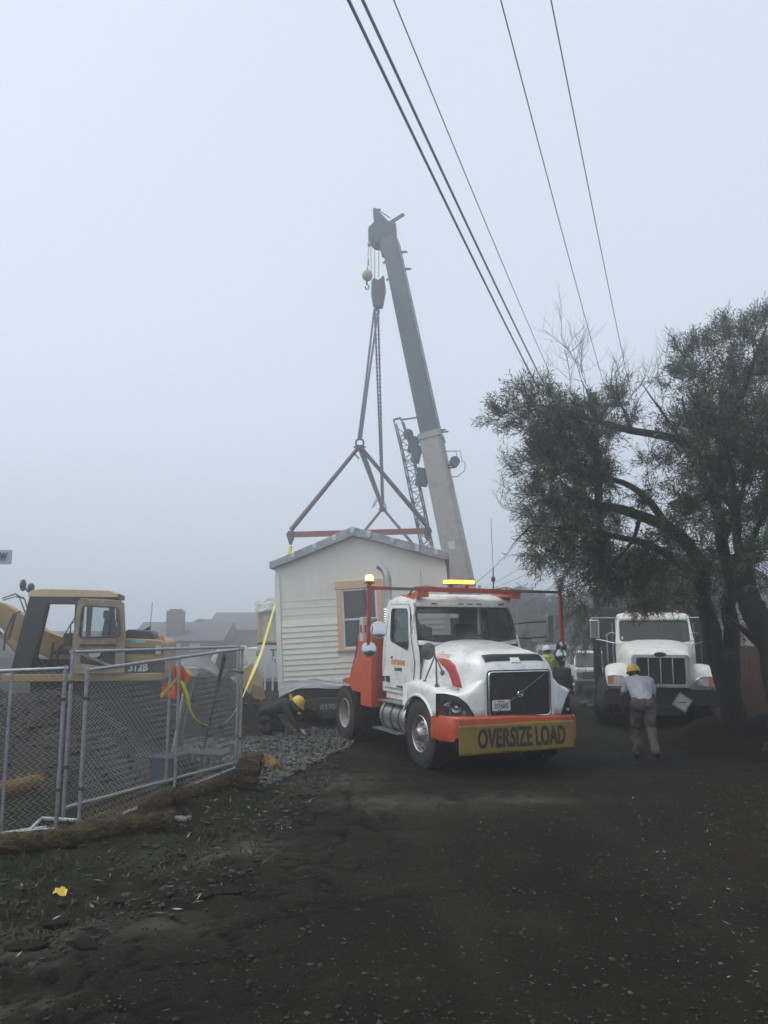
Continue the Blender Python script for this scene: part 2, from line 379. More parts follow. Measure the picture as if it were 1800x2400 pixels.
for (px, py, rx, ry) in [(520, 1985, .9, .5), (220, 2175, .9, .35), (60, 2230, .5, .25), (760, 1830, .9, .8), (980, 1880, 1.2, .6), (1240, 1870, .8, .4), (30, 2350, .35, .2)]:
    c = G(px, py); pl_ = np.maximum(pl_, np.exp(-(((X - c.x) / rx) ** 2 + ((Y - c.y) / ry) ** 2) * 1.6))
pl_ = np.clip(pl_ * (1.0 + 1.6 * vnoise(X, Y, 3, 41) + 1.2 * vnoise(X, Y, 9, 42)), 0, .8)
a = me.attributes.new('pale', 'FLOAT', 'POINT'); a.data.foreach_set('value', pl_.ravel().astype(np.float32))
link('ground', me, kind='structure')
a = me.attributes.new('crack', 'FLOAT', 'POINT'); a.data.foreach_set('value', (crack(X, Y) * .85).ravel().astype(np.float32))
tk_ = np.zeros_like(X)
for off in (-1.0, .95, 2.6, 4.3):                                     # dried tyre tracks leaving the truck
    cx_ = 1.2 + off + (-.085 if off < 2 else .02) * (Y - 12) * .9 + .10 * np.sin(Y * .8 + off); tk_ = np.maximum(tk_, np.exp(-((X - cx_) / .17) ** 2) * .55)
tk_ = np.clip(tk_ * (.7 + 1.1 * vnoise(X, Y, 1.6, 91) + .9 * vnoise(X, Y, 7, 92)), 0, .6) * (1 - sstep(11.5, 14, Y))
a = me.attributes.new('track', 'FLOAT', 'POINT'); a.data.foreach_set('value', tk_.ravel().astype(np.float32))
# ---- loose ground stuff: clods and stones, gravel, leaf litter, grass
def ico(sub=1):
    import bmesh
    bm = bmesh.new(); bmesh.ops.create_icosphere(bm, subdivisions=sub, radius=1); v = np.array([x.co[:] for x in bm.verts]); f = np.array([[q_.index for q_ in p.verts] for p in bm.faces]); bm.free(); return v, f
IV, IF = ico(1)
def scatter_stones(name, pts, sz, mats, flat=.6, kind='stuff', jit=.25, **k):
    n = len(pts); a = rng.uniform(0, 6.28, n); ca, sa = np.cos(a), np.sin(a)
    v = IV[None] * (1 + rng.uniform(-jit, jit, (n, len(IV), 1)))
    v = v * (sz[:, None, None] * rng.uniform(.6, 1.25, (n, 1, 3))); v[:, :, 2] *= flat
    x = v[:, :, 0] * ca[:, None] - v[:, :, 1] * sa[:, None]; y = v[:, :, 0] * sa[:, None] + v[:, :, 1] * ca[:, None]
    v = np.stack([x, y, v[:, :, 2]], -1) + pts[:, None, :]
    f = (IF[None] + (np.arange(n) * len(IV))[:, None, None]).reshape(-1, 3)
    mi = np.repeat(rng.integers(0, len(mats), n), len(IF))
    return link(name, fast_mesh(name, v.reshape(-1, 3), f, mats, smooth=False, mi=mi), kind=kind, **k)
STONE = [mat('wet_gravel_%s' % c, v, .7, var=.3, bump=.2) for c, v in zip(('grey', 'pale', 'dark', 'buff'), [(.075, .08, .075), (.13, .13, .12), (.035, .04, .04), (.085, .08, .065)])]
CLOD = [mat('clod_%s' % c, v, .9, var=.4, bump=.4) for c, v in zip(('dark', 'brown', 'pale'), [(.022, .018, .014), (.045, .035, .024), (.075, .066, .05)])]
n = 17000; y = 4.3 + 13 * rng.random(n) ** 1.5; x = rng.uniform(-1, 1, n) * (1 + y * .52)
p = np.stack([x, y, gz(x, y) + .003], -1); szs = rng.gamma(2, .0036, n).clip(.003, .024)
scatter_stones('pebbles', p, szs, [CLOD[0], CLOD[1], CLOD[0], CLOD[0], CLOD[1], CLOD[0], CLOD[1], CLOD[0]] * 4 + [CLOD[2]])
# clods thrown along the left verge and around the tree
n = 3000; y = 4.6 + 9 * rng.random(n); x = road_l(y) - rng.random(n) ** 1.5 * 2.2 + .35; p = np.stack([x, y, gz(x, y) + .005], -1)
scatter_stones('soil_clods', p, rng.gamma(2, .008, n).clip(.005, .05), [CLOD[0], CLOD[1], CLOD[0]])
# gravel pad
n = 15000; py = 1650 + 190 * rng.random(n) ** 1.1; px = rng.uniform(430, 830, n)
keep = (py - 1640) < (1860 - px) * .19 + 0 * py; keep &= py < 1850 - (px - 600).clip(0) * .45
pts = np.array([tuple(G(a_, b_)) for a_, b_ in zip(px[keep], py[keep])]); pts[:, 2] = gz(pts[:, 0], pts[:, 1]) + rng.uniform(.0, .06, len(pts))
scatter_stones('gravel', pts, rng.uniform(.018, .05, len(pts)), STONE, flat=.75)
# fallen leaves
def leaf_quads(name, pts, L, mats, curl=.3, **k):
    n = len(pts); a = rng.uniform(0, 6.28, n); d = np.stack([np.cos(a), np.sin(a), rng.uniform(-curl, curl, n)], -1); s_ = np.stack([-np.sin(a), np.cos(a), rng.uniform(-curl, curl, n)], -1)
    W = L * rng.uniform(.1, .22, n)
    v = np.stack([pts - d * L[:, None] / 2, pts + s_ * W[:, None] / 2, pts + d * L[:, None] / 2, pts - s_ * W[:, None] / 2], 1)
    return link(name, fast_mesh(name, v.reshape(-1, 3), np.arange(n * 4).reshape(-1, 4), mats, smooth=False, mi=rng.integers(0, len(mats), n)), kind='stuff', **k)
LIT = [mat('dead_leaf_%s' % c, v, .7, var=.3) for c, v in zip(('tan', 'pale', 'brown', 'yellow', 'green'), [(.13, .10, .055), (.30, .28, .18), (.06, .04, .02), (.28, .24, .06), (.09, .12, .03)])]
n = 3400; y = 4.4 + 11.5 * rng.random(n) ** 1.3; x = road_r(y) + .6 - np.abs(rng.normal(0, 1.5, n)) + rng.random(n) * 2.2
p = np.stack([x, y, gz(x, y) + .012], -1); leaf_quads('leaf_litter', p, rng.uniform(.02, .07, n), [LIT[0], LIT[2], LIT[2], LIT[1], LIT[3], LIT[4], LIT[2]])
n = 260; y = 4.4 + 9 * rng.random(n); x = rng.uniform(-1, 1, n) * (1 + y * .5)
p = np.stack([x, y, gz(x, y) + .01], -1); leaf_quads('stray_leaves', p, rng.uniform(.02, .06, n), [LIT[0], LIT[2], LIT[2], LIT[0]])
n = 260; y = 5.5 + 6 * rng.random(n); x = road_l(y) - rng.random(n) * 1.8 + .5
p = np.stack([x, y, gz(x, y) + .02], -1); leaf_quads('verge_leaves', p, rng.uniform(.04, .12, n), [LIT[0], LIT[1], LIT[2]], curl=.6)
# grass blades
def blades(name, x, y, h, mats, **k):
    n = len(x); z = gz(x, y); a = rng.uniform(0, 6.28, n); ln = rng.uniform(.1, .7, n) * h
    b0 = np.stack([x, y, z - .01], -1); dr = np.stack([np.cos(a), np.sin(a), 0 * a], -1); sd_ = np.stack([-np.sin(a), np.cos(a), 0 * a], -1) * (.0035 + .004 * rng.random(n))[:, None]
    m_ = b0 + dr * (ln * .35)[:, None] + np.array([0, 0, 1]) * (h * .6)[:, None]; tp = b0 + dr * ln[:, None] + np.array([0, 0, 1]) * (h * .9)[:, None]
    v = np.stack([b0 - sd_, b0 + sd_, m_ + sd_ * .7, m_ - sd_ * .7, tp], 1).reshape(-1, 3)
    o = (np.arange(n) * 5)[:, None]; f = np.concatenate([o + [0, 1, 2], o + [0, 2, 3], o + [3, 2, 4]])
    return link(name, fast_mesh(name, v, f, mats, smooth=False, mi=np.tile(rng.integers(0, len(mats), n), 3)), kind='stuff', **k)
GR = [mat('grass_%s' % c, v, .8, var=.3) for c, v in zip(('green', 'moss', 'straw'), [(.026, .046, .010), (.036, .042, .014), (.075, .062, .03)])]
n = 24000; y = 5.2 + 7.2 * rng.random(n); x = road_l(y) + .25 - rng.random(n) ** .8 * 2.6
k_ = vnoise(x, y, 1.7, 51) + .6 * vnoise(x, y, 5, 52) > -.02; x, y = x[k_], y[k_]
blades('grass', x, y, rng.gamma(3, .012, len(x)).clip(.01, .11), [GR[0], GR[1], GR[1], GR[2]])
n = 5000; y = 8 + 8 * rng.random(n); x = road_r(y) + .4 + rng.random(n) * 3; k_ = vnoise(x, y, 1.3, 61) > .12; x, y = x[k_], y[k_]
blades('weeds', x, y, rng.gamma(3, .012, len(x)).clip(.01, .1), [GR[1], GR[2]])
# ---- earth mounds
MUDM = mat('dug_earth', (.026, .018, .012), .95, var=.5, scale=2.5, bump=1.0, bscale=9, col2=(.010, .008, .006))
def mound(name, peaks, x0, x1, y0, y1, step=.07, rough=.16, m=MUDM, **k):
    xs = np.arange(x0, x1, step); ys = np.arange(y0, y1, step); A, B = np.meshgrid(xs, ys, indexing='ij'); H = np.zeros_like(A)
    for (cx, cy, h, rx, ry) in peaks: H = np.maximum(H, h * np.clip(1.25 * np.exp(-(((A - cx) / rx) ** 2 + ((B - cy) / ry) ** 2)) - .18, -.3, 1))
    e = np.minimum(np.minimum(A - x0, x1 - A), np.minimum(B - y0, y1 - B)).clip(0, .5) / .5
    H = H * e + rough * (vnoise(A, B, 1.6, 71) + .6 * vnoise(A, B, 4, 72) + .35 * vnoise(A, B, 10, 73) + .18 * vnoise(A, B, 22, 74)) * np.clip(H * 3, 0, 1) - .12 * (1 - e)
    Zz = gz(A, B) + H; na, nb = A.shape; id_ = np.arange(na * nb).reshape(na, nb)
    qq = np.stack([id_[:-1, :-1], id_[1:, :-1], id_[1:, 1:], id_[:-1, 1:]], -1).reshape(-1, 4)
    o = link(name, fast_mesh(name, np.stack([A, B, Zz], -1).reshape(-1, 3), qq, [m]), kind='structure', **k)
    pn = 3000; ii = rng.integers(0, A.size, pn); hh = H.ravel()[ii] > .05
    pp = np.stack([A.ravel()[ii], B.ravel()[ii], Zz.ravel()[ii]], -1)[hh]
    return o, pp
_, c1 = mound('dirt_mound', [(-5.6, 12.9, 1.15, 1.7, 1.1), (-7.4, 13.2, 1.3, 2.4, 1.2), (-4.5, 13.1, .6, .7, .9), (-6.2, 12.2, .7, 3, 1.2)], -11, -2.2, 10.6, 15.2)
_, c2 = mound('dirt_mound', [(-5.05, 17.6, 1.35, 1.5, 1.4), (-3.8, 17.0, 1.15, 1.3, 1.2), (-2.9, 18.4, .5, 1.6, 1.4)], -8, .2, 15.3, 20.6)
SHADED_HUMUS = mat('canopy_shaded_humus', (.022, .015, .010), .98, var=.5, scale=6, bump=1.0, bscale=18, col2=(.007, .005, .004), spec=.1)  # litter soil, its colour darkened in place of missing canopy shade
bkm, c3 = mound('dirt_bank', [(6.3, 15.3, .30, .9, .9), (7.1, 14.2, .42, 1.2, 1.9), (8.3, 11.5, .5, 1.8, 3.2)], 4.9, 11, 8.5, 17.2, rough=.16, m=SHADED_HUMUS)
leaf_quads('bank_litter', c3 + np.array([0, 0, .015]), rng.uniform(.03, .08, len(c3)), [LIT[2], LIT[2], LIT[0], LIT[2]])
pp = np.concatenate([c1, c2]); scatter_stones('earth_lumps', pp, rng.gamma(2, .014, len(pp)).clip(.008, .075), [MUDM, CLOD[0], MUDM])
# ---------------------------------------------------------------- people
SKINB = mat('skin_brown', (.20, .11, .07), .55, var=.1); SKINL = mat('skin_tan', (.36, .22, .16), .55, var=.1)
JEANB = mat('brown_work_trousers', (.10, .075, .07), .85, var=.3, scale=8, bump=.3, bscale=14)
DARKC = mat('dark_cloth', (.020, .021, .025), .85, var=.3, scale=8, bump=.3, bscale=14)
GREYT = mat('grey_cotton', (.48, .49, .55), .85, var=.12, scale=7, bump=.4, bscale=10)
BOOT = mat('boot_leather', (.06, .045, .035), .7, var=.3)
HATY = mat('yellow_hard_hat', (.75, .48, .05), .3, var=.08); HATW = mat('white_hard_hat', (.75, .76, .76), .3, var=.05)
GLOVE = mat('work_glove', (.35, .30, .2), .8); HAIR = mat('dark_hair', (.02, .016, .013), .8)
def person(name, label, loc, rotz, J, cols, hat=None, vest=None, glove=False, hair=True, group=None, look=None):
    """J: joint positions, +X forward, +Y left. cols: materials torso, sleeve, forearm, trousers, boots, skin."""
    root = thing(name, label, 'person', loc, rotz, group)
    J = {k: Vector(v) for k, v in J.items()}; b = MB(); seg = []
    def cap(a, c, r0, r1, tag, n=12):
        a, c = Vector(a), Vector(c); b.tube([a.lerp(c, i / 4) for i in range(5)], [r0 + (r1 - r0) * i / 4 for i in range(5)], n); b.ell(a, r0, 12, 8); b.ell(c, r1, 12, 8); seg.append((a, c, tag, (r0 + r1) / 2))
    pel, che, nk, hd = J['pelvis'], J['chest'], J['neck'], J['head']
    cap(J['hipL'], J['hipR'], .115, .115, 'tr')
    cap(pel.lerp(che, .22), che, .128, .145, 'to'); cap(pel, pel.lerp(che, .2), .118, .12, 'tr'); cap(J['shL'].lerp(J['shR'], .12), J['shR'].lerp(J['shL'], .12), .085, .085, 'to'); cap(che, nk, .13, .07, 'to')
    for k in 'LR':
        cap(pel.lerp(J['hip' + k], .5).lerp(che, .24), che.lerp(J['sh' + k], .5), .115, .12, 'to')
        me_ = J['sh' + k].lerp(J['el' + k], .62); cap(J['sh' + k], me_, .068, .056, 'sl'); cap(me_, J['el' + k], .046, .043, 'fa'); cap(J['el' + k], J['wr' + k], .044, .031, 'fa')
        cap(J['hip' + k], J['kn' + k], .100, .072, 'tr'); cap(J['kn' + k], J['an' + k], .070, .058, 'tr')
        an, toe = J['an' + k], J['toe' + k]; cap(an + Vector((0, 0, -.03)), an.lerp(toe, .35) + Vector((0, 0, -.03)), .048, .045, 'bo'); cap(an.lerp(toe, .2) + Vector((0, 0, -.035)), toe, .045, .036, 'bo')
        wr = J['wr' + k]; hd_ = J.get('hand' + k, wr - J['el' + k]); d = Vector(hd_).normalized(); sgn = 1 if k == 'L' else -1
        sid = d.cross(Vector((0, 0, 1))); sid = sid.normalized() if sid.length > .2 else Vector((1, 0, 0)); nrm = sid.cross(d)
        pc = wr + d * .05; cap(wr, pc + d * .03, .028, .034, 'ha', 8)
        for fi, (o, L, rr) in enumerate([(-.030, .070, .0095), (-.010, .080, .0098), (.010, .075, .0095), (.029, .058, .0085)]):
            p0 = pc + d * .02 + sid * o; p1 = pc + d * (.045 + L * .35) + sid * o * 1.15 - nrm * .004; p2 = p1 + (d * .8 - nrm * .6) * L * .35; p3 = p2 + (d * .35 - nrm * .9) * L * .3
            b.tube([p0, p1, p2, p3], [rr, rr, rr * .95, rr * .8], 8); seg.append((p0, p3, 'ha', .01))
        t0 = wr + d * .03 + sid * (-.025); t1 = t0 + (d * .5 - sid * .8) * .045; t2 = t1 + (d * .85 - nrm * .3) * .04
        b.tube([t0, t1, t2], [.013, .012, .010], 8); seg.append((t0, t2, 'ha', .012))
    cap(nk, hd - (hd - nk).normalized() * .04, .056, .055, 'sk')
    up = (J.get('top', hd + (hd - nk)) - hd).normalized(); fw = Vector(look if look else (1, 0, 0)); fw = (fw - up * fw.dot(up)).normalized(); lf = up.cross(fw)
    HM = Matrix((fw, lf, up)).transposed()
    def hp(x, y, z): return hd + HM @ Vector((x, y, z))
    e = HM.to_euler()
    b.ell(hp(-.01, 0, .03), (.098, .078, .105), 18, 12, e); b.ell(hp(.025, 0, -.04), (.066, .058, .075), 14, 10, e); seg.append((hp(0, 0, -.06), hp(0, 0, .08), 'sk', .08))
    b.tube([hp(.086, 0, .03), hp(.108, 0, -.012), hp(.095, 0, -.02)], [.010, .014, .011], 8)
    for s_ in (1, -1): b.ell(hp(-.005, s_ * .080, -.005), (.020, .010, .032), 8, 6, e)
    b.tube([hp(.086, .022, -.052), hp(.094, 0, -.05), hp(.086, -.022, -.052)], .008, 6)
    me = bpy.data.meshes.new('tmp'); me.from_pydata([tuple(v) for v in b.V], [], b.F); o = bpy.data.objects.new('tmp', me); COL.objects.link(o)
    m = o.modifiers.new('r', 'REMESH'); m.mode = 'VOXEL'; m.voxel_size = .0105
    m = o.modifiers.new('s', 'SMOOTH'); m.factor = .5; m.iterations = 3
    dg = bpy.context.evaluated_depsgraph_get(); me2 = bpy.data.meshes.new_from_object(o.evaluated_get(dg)); bpy.data.objects.remove(o)
    co = np.array([v.co[:] for v in me2.vertices]); A = np.array([s_[0][:] for s_ in seg]); B = np.array([s_[1][:] for s_ in seg]); Rr = np.array([s_[3] for s_ in seg])
    ab = B - A; L2 = (ab ** 2).sum(1).clip(1e-9)
    tt = np.clip(((co[:, None] - A) * ab).sum(2) / L2, 0, 1); dist = np.linalg.norm(co[:, None] - (A + ab * tt[..., None]), axis=2) - Rr * .9
    near = dist.argmin(1); order = ['to', 'sl', 'fa', 'ha', 'tr', 'bo', 'sk']; tagi = np.array([order.index(s_[2]) for s_ in seg])[near]
    # cloth folds
    nn = np.array([v.normal[:] for v in me2.vertices]); cloth = np.isin(tagi, [0, 1, 4]) | ((tagi == 2) & (cols[2] is not cols[5]))
    fold = np.array([noise.noise(Vector((c[0] * 11, c[1] * 11, c[2] * 8))) for c in co]) * .020 + np.array([noise.noise(Vector((c[0] * 5, c[1] * 30, c[2] * 30))) for c in co]) * .004
    co2 = co + nn * (np.where(cloth, fold * np.where(tagi == 4, 1.6, 1) + np.where(tagi == 4, .016, .007), 0))[:, None]; me2.vertices.foreach_set('co', co2.astype(np.float32).ravel())
    me2.materials.clear()
    ml = [cols[0], cols[1], cols[2], GLOVE if glove else cols[5], cols[3], cols[4], cols[5]]
    for k_ in ml: me2.materials.append(k_)
    fi = np.zeros(len(me2.polygons), np.int32)
    for p in me2.polygons: fi[p.index] = np.bincount(tagi[list(p.vertices)]).argmax()
    me2.polygons.foreach_set('material_index', fi); me2.polygons.foreach_set('use_smooth', [True] * len(fi)); me2.update(); me2.name = 'body'
    link('body', me2, root)
    for s_ in (1, -1):
        MB().ell(hp(.078, s_ * .03, .012), (.010, .014, .009), 8, 6, e).build('eye', TEXTBLK, root, smooth=True)
    if hair:
        h = MB(); h.grid(lambda u, v: hp(-.012, 0, .03) + HM @ Vector((.104 * math.sin(R(8 + 92 * u)) * math.cos(R(60 + 240 * v)), .085 * math.sin(R(8 + 92 * u)) * math.sin(R(60 + 240 * v)), .112 * math.cos(R(8 + 110 * u)))), 8, 18)
        h.build('hair', HAIR, root, smooth=True, solid=.008)
    if hat:
        h = MB(); prof = [(.001, .135), (.045, .130), (.085, .105), (.112, .06), (.122, .01), (.124, 0)]
        rings = []
        for r_, z_ in prof[::-1]: rings.append([hp(r_ * 1.12 * math.cos(2 * math.pi * i / 24) - .008, r_ * .95 * math.sin(2 * math.pi * i / 24), .045 + z_) for i in range(24)])
        brim = [hp((.124 * 1.12 + .006 + .05 * max(0, math.cos(2 * math.pi * i / 24)) ** 2) * math.cos(2 * math.pi * i / 24) - .008, .128 * math.sin(2 * math.pi * i / 24), .038 - .01 * max(0, math.cos(2 * math.pi * i / 24))) for i in range(24)]
        h.loft([brim] + rings, caps=False); h.build('hard_hat', hat, root, smooth=50, solid=.006)
        r_ = MB(); r_.tube([hp(.10 * math.cos(R(a)) - .008, 0, .052 + .132 * math.sin(R(a))) for a in range(15, 166, 15)], .008, 6); r_.build('hat_ridge', hat, root, smooth=True)
    if vest:
        vf = [p for p in me2.polygons if fi[p.index] == 0 and (np.array(p.center) - np.array(pel)).dot(np.array((che - pel).normalized())) > -.06]
        use = sorted({i for p in vf for i in p.vertices}); mp = {i: k_ for k_, i in enumerate(use)}
        vv = [me2.vertices[i].co + me2.vertices[i].normal * .012 for i in use]
        m3 = bpy.data.meshes.new('vest'); m3.from_pydata([tuple(v) for v in vv], [], [tuple(mp[i] for i in p.vertices) for p in vf]); m3.materials.append(vest); m3.materials.append(SILVER)
        ax_ = (nk - pel).normalized()
        for p in m3.polygons:
            h_ = (p.center - pel).dot(ax_); lat = (p.center - pel).dot(Vector((0, 1, 0)))
            p.material_index = 1 if (.07 < h_ < .12 or (h_ > .12 and .085 < abs(lat) < .12)) else 0
            p.use_smooth = True
        m3.update(); link('vest', m3, root)
    return root
def stand(h=1.75, lean=0.0, arms='down'):
    s_ = h / 1.75; q_ = lambda x, y, z: Vector((x, y, z)) * s_
    J = dict(pelvis=q_(0, 0, .95), chest=q_(.02, 0, 1.28), neck=q_(.01, 0, 1.45), head=q_(.04, 0, 1.60), hipL=q_(0, .09, .92), hipR=q_(0, -.09, .92), shL=q_(0, .185, 1.42), shR=q_(0, -.185, 1.42),
             knL=q_(.03, .11, .50), knR=q_(.02, -.11, .50), anL=q_(-.02, .12, .10), anR=q_(-.02, -.12, .10), toeL=q_(.17, .15, .04), toeR=q_(.17, -.15, .04),
             elL=q_(-.02, .25, 1.13), elR=q_(-.02, -.25, 1.13), wrL=q_(.10, .25, .90), wrR=q_(.10, -.25, .90))
    return J
# ---------------------------------------------------------------- wheels
def wheel(parent, loc, side, name='wheel', dish=False, rimm=None, R_=.52, W_=.28, steer=0, dual=False):
    """side: -1 = faces -Y. one rim mesh carrying tyre and hub."""
    k = R_ / .52; rimm = rimm or ALU
    rim = MB(); ax = (0, side, 0)
    if dish: rim.lathe([(.285 * k, W_ * .45), (.275 * k, W_ * .47), (.262 * k, W_ * .42), (.252 * k, -.02), (.245 * k, -.05), (.15 * k, -.06), (.13 * k, .0), (.06 * k, .02), (0, .02)], (0, 0, 0), ax, 32)
    else: rim.lathe([(.29 * k, W_ * .42), (.28 * k, W_ * .46), (.265 * k, W_ * .42), (.255 * k, .02), (.235 * k, .04), (.20 * k, .075), (.15 * k, .09), (.12 * k, .09), (.11 * k, .15), (.08 * k, .19), (0, .195)], (0, 0, 0), ax, 32)
    rim.lathe([(.29 * k, -W_ * .42), (.262 * k, -W_ * .40), (.252 * k, -.05)], (0, 0, 0), ax, 32)
    ro = rim.build(name, rimm, parent, smooth=30); ro.location = loc; ro.rotation_euler = (0, 0, steer); MW[ro.name] = Matrix()
    hb = MB()
    for i in range(10):
        a = 2 * math.pi * i / 10; p = Vector((.165 * k * math.cos(a), 0, .165 * k * math.sin(a))); y0 = -.05 if dish else .08
        hb.tube([p + Vector((0, side * y0, 0)), p + Vector((0, side * (y0 + .055), 0))], [.016 * k, .013 * k], 6)
    hb.build('wheel_nut', CHROME, ro, kind='stuff')
    hh = MB()
    for i in range(10):
        a = 2 * math.pi * (i + .5) / 10; p = Vector((.215 * k * math.cos(a), side * (-.046 if dish else .068), .215 * k * math.sin(a))); hh.ell(p, (.024 * k, .012, .024 * k), 10, 6)
    hh.build('hand_hole', BLACK, ro, kind='stuff')
    t = MB()
    def ty(off):
        o_ = W_ / 2; pr = [(.285, -.42), (.33, -.47), (.42, -.5), (.475, -.48), (.505, -.42), (.517, -.36), (.52, -.24), (.508, -.235), (.508, -.20), (.52, -.195), (.52, -.03), (.508, -.025), (.508, .025), (.52, .03), (.52, .195), (.508, .20), (.508, .235), (.52, .24), (.517, .36), (.505, .42), (.475, .48), (.42, .5), (.33, .47), (.285, .42)]
        t.lathe([(r_ * k, h_ * W_ + off) for r_, h_ in pr], (0, 0, 0), ax, 48)
        for i in range(48):                                          # tread lugs on the shoulders
            a = 2 * math.pi * i / 48
            for s_ in (-1, 1): t.box((math.cos(a) * .514 * k, side * off + s_ * W_ * .41, math.sin(a) * .514 * k), (.03, W_ * .12, .034 * k), (0, -a, 0))
    ty(0)
    if dual: ty(-.33)
    t.build('tyre', RUBBER, ro, smooth=30)
    return ro
# ---------------------------------------------------------------- the oversize-load tractor
TR = thing('tractor_truck', 'white semi tractor with orange bumper, hauling the house, amber light bar lit', 'truck', (1.645, 13.09, 0), R(-90 + 23.96))
ZT = [(-.42, 1.975), (0, 1.93), (.4, 1.87), (.7, 1.82), (.86, 1.775), (.95, 1.72), (1.02, 1.64), (1.06, 1.58), (1.085, 1.53)]
WT = [(-.42, .98), (0, .93), (.4, .86), (.7, .79), (.86, .74), (.95, .71), (1.02, .68), (1.06, .66), (1.085, .63)]
def itp(t, x): return float(np.interp(x, [p[0] for p in t], [p[1] for p in t]))
ZBt = [(-.42, 1.05), (.4, 1.02), (.8, .85), (1.085, .83)]
def NHf(x): return float(np.interp(x, [-.4, .5, .85, 1.085], [3.4, 4.2, 6.5, 7.5]))
def hood_ring(x, dz=0):
    w_, zt, zb, NH = itp(WT, x), itp(ZT, x), itp(ZBt, x), NHf(x); out = []
    for i in range(33):
        a = math.pi * i / 32; c, s_ = math.cos(a), math.sin(a)
        out.append(Vector((x, -w_ * math.copysign(abs(c) ** (2 / NH), c), zb + (zt - zb) * abs(s_) ** (2 / NH))))
    return out
def hood_y(x, z):
    w_, zt, zb, NH = itp(WT, x), itp(ZT, x), itp(ZBt, x), NHf(x); r_ = min(.9999, max(0, (z - zb) / (zt - zb))); return w_ * (1 - r_ ** NH) ** (1 / NH)
def hood_z(x, y):
    w_, zt, zb, NH = itp(WT, x), itp(ZT, x), itp(ZBt, x), NHf(x); return zb + (zt - zb) * (1 - min(.9999, abs(y) / w_) ** NH) ** (1 / NH)
h = MB(); xs = [-.42, -.2, 0, .2, .4, .55, .7, .8, .86, .91, .95, .985, 1.02, 1.04, 1.06, 1.085]
h.loft([hood_ring(x) for x in xs], closed=False, caps=False)
h.add([tuple(v) for v in hood_ring(1.085)], [tuple(range(33))])
hood = h.build('hood', WHITE, TR, smooth=40)
# raised centre of the hood
c_ = MB(); c_.grid(lambda u, v: Vector((-.40 + 1.28 * u, (-1 + 2 * v) * (.60 - .08 * u), hood_z(-.40 + 1.28 * u, (-1 + 2 * v) * (.60 - .08 * u)) + .022 * math.sin(math.pi * v) ** .4 - .002)), 14, 20)
c_.build('hood_bulge', WHITE, hood, smooth=50)
i_ = MB(); i_.grid(lambda u, v: Vector((.875 + .115 * u, (-1 + 2 * v) * .53 - .02, hood_z(.875 + .115 * u, (-1 + 2 * v) * .53) + .012 + .01 * math.sin(math.pi * u))), 5, 24); i_.build('hood_intake', BLACK, hood, smooth=True, solid=.012)
i_ = MB(); i_.hexa([Vector((.955, -.12, 1.70)), Vector((1.0, -.12, 1.645)), Vector((1.0, .1, 1.645)), Vector((.955, .1, 1.70)), Vector((.965, -.09, 1.735)), Vector((1.03, -.09, 1.66)), Vector((1.03, .07, 1.66)), Vector((.965, .07, 1.735))]); i_.build('intake_scoop', WHITE, hood, bevel=.008)
up_ = [(.0, 1.70), (.15, 1.70), (.32, 1.68), (.5, 1.60), (.62, 1.45), (.70, 1.27)]; dn_ = [(.05, 1.66), (.14, 1.61), (.27, 1.56), (.38, 1.48), (.45, 1.38), (.49, 1.29)]
def cr(t, u):
    x = u * (len(t) - 1); i = min(int(x), len(t) - 2); f = x - i; return (t[i][0] * (1 - f) + t[i + 1][0] * f, t[i][1] * (1 - f) + t[i + 1][1] * f)
def sw(u, v):
    a, c = cr(up_, u), cr(dn_, u); x = a[0] * (1 - v) + c[0] * v; z = a[1] * (1 - v) + c[1] * v; return Vector((x, -hood_y(x, z) - .004, z))
for sy in (1, -1):
    g_ = MB(); g_.grid(lambda u, v: Vector((sw(u, v).x, sw(u, v).y * sy, sw(u, v).z)), 20, 5); g_.build('side_flash', REDP, hood, smooth=True, solid=.005)
s_ = MB(); s_.tube([v + Vector((0, 0, 0)) for v in [Vector((-.37, p.y * 1.004, p.z + .004)) for p in hood_ring(-.37)]], .006, 5); s_.build('hood_seam', mat('panel_gap', (.06, .06, .06), .9), hood, smooth=True)
# front clip: fenders sweeping round to the grille
SH = [(-.66, 1.08), (-.45, 1.15), (-.2, 1.185), (.1, 1.195), (.4, 1.20), (.62, 1.195), (.76, 1.165), (.88, 1.10), (.965, 1.0), (1.02, .88), (1.06, .76), (1.085, .62)]
SL = [0]
for a, b_ in zip(SH, SH[1:]): SL.append(SL[-1] + math.dist(a, b_))
def shell(s):
    s = max(0, min(SL[-1], s)); return Vector((float(np.interp(s, SL, [p[0] for p in SH])), float(np.interp(s, SL, [p[1] for p in SH]))))
ZF = [(0, 1.26), (.25, 1.32), (.6, 1.335), (1.0, 1.30), (1.3, 1.24), (1.5, 1.215), (1.7, 1.21), (1.85, 1.25), (2.0, 1.36), (SL[-1], 1.45)]
def zlow(s):
    x = shell(s).x
    if abs(x + .02) < .56: return max(.84, .52 + math.sqrt(.585 ** 2 - (x + .02) ** 2))
    return .93 if x < 0 else .84
def nrm(s):
    d = (shell(s + .02) - shell(s - .02)).normalized(); return Vector((-d.y, d.x)) * -1 if False else Vector((d.y, -d.x)) * -1
def shellpt(s, z, off=0.0):
    p = shell(s); d = (shell(s + .02) - shell(s - .02)).normalized(); n_ = Vector((-d.y, d.x)) * off; q_ = p + n_; return Vector((q_.x, q_.y, z))
ss = list(np.linspace(0, SL[-1], 60))
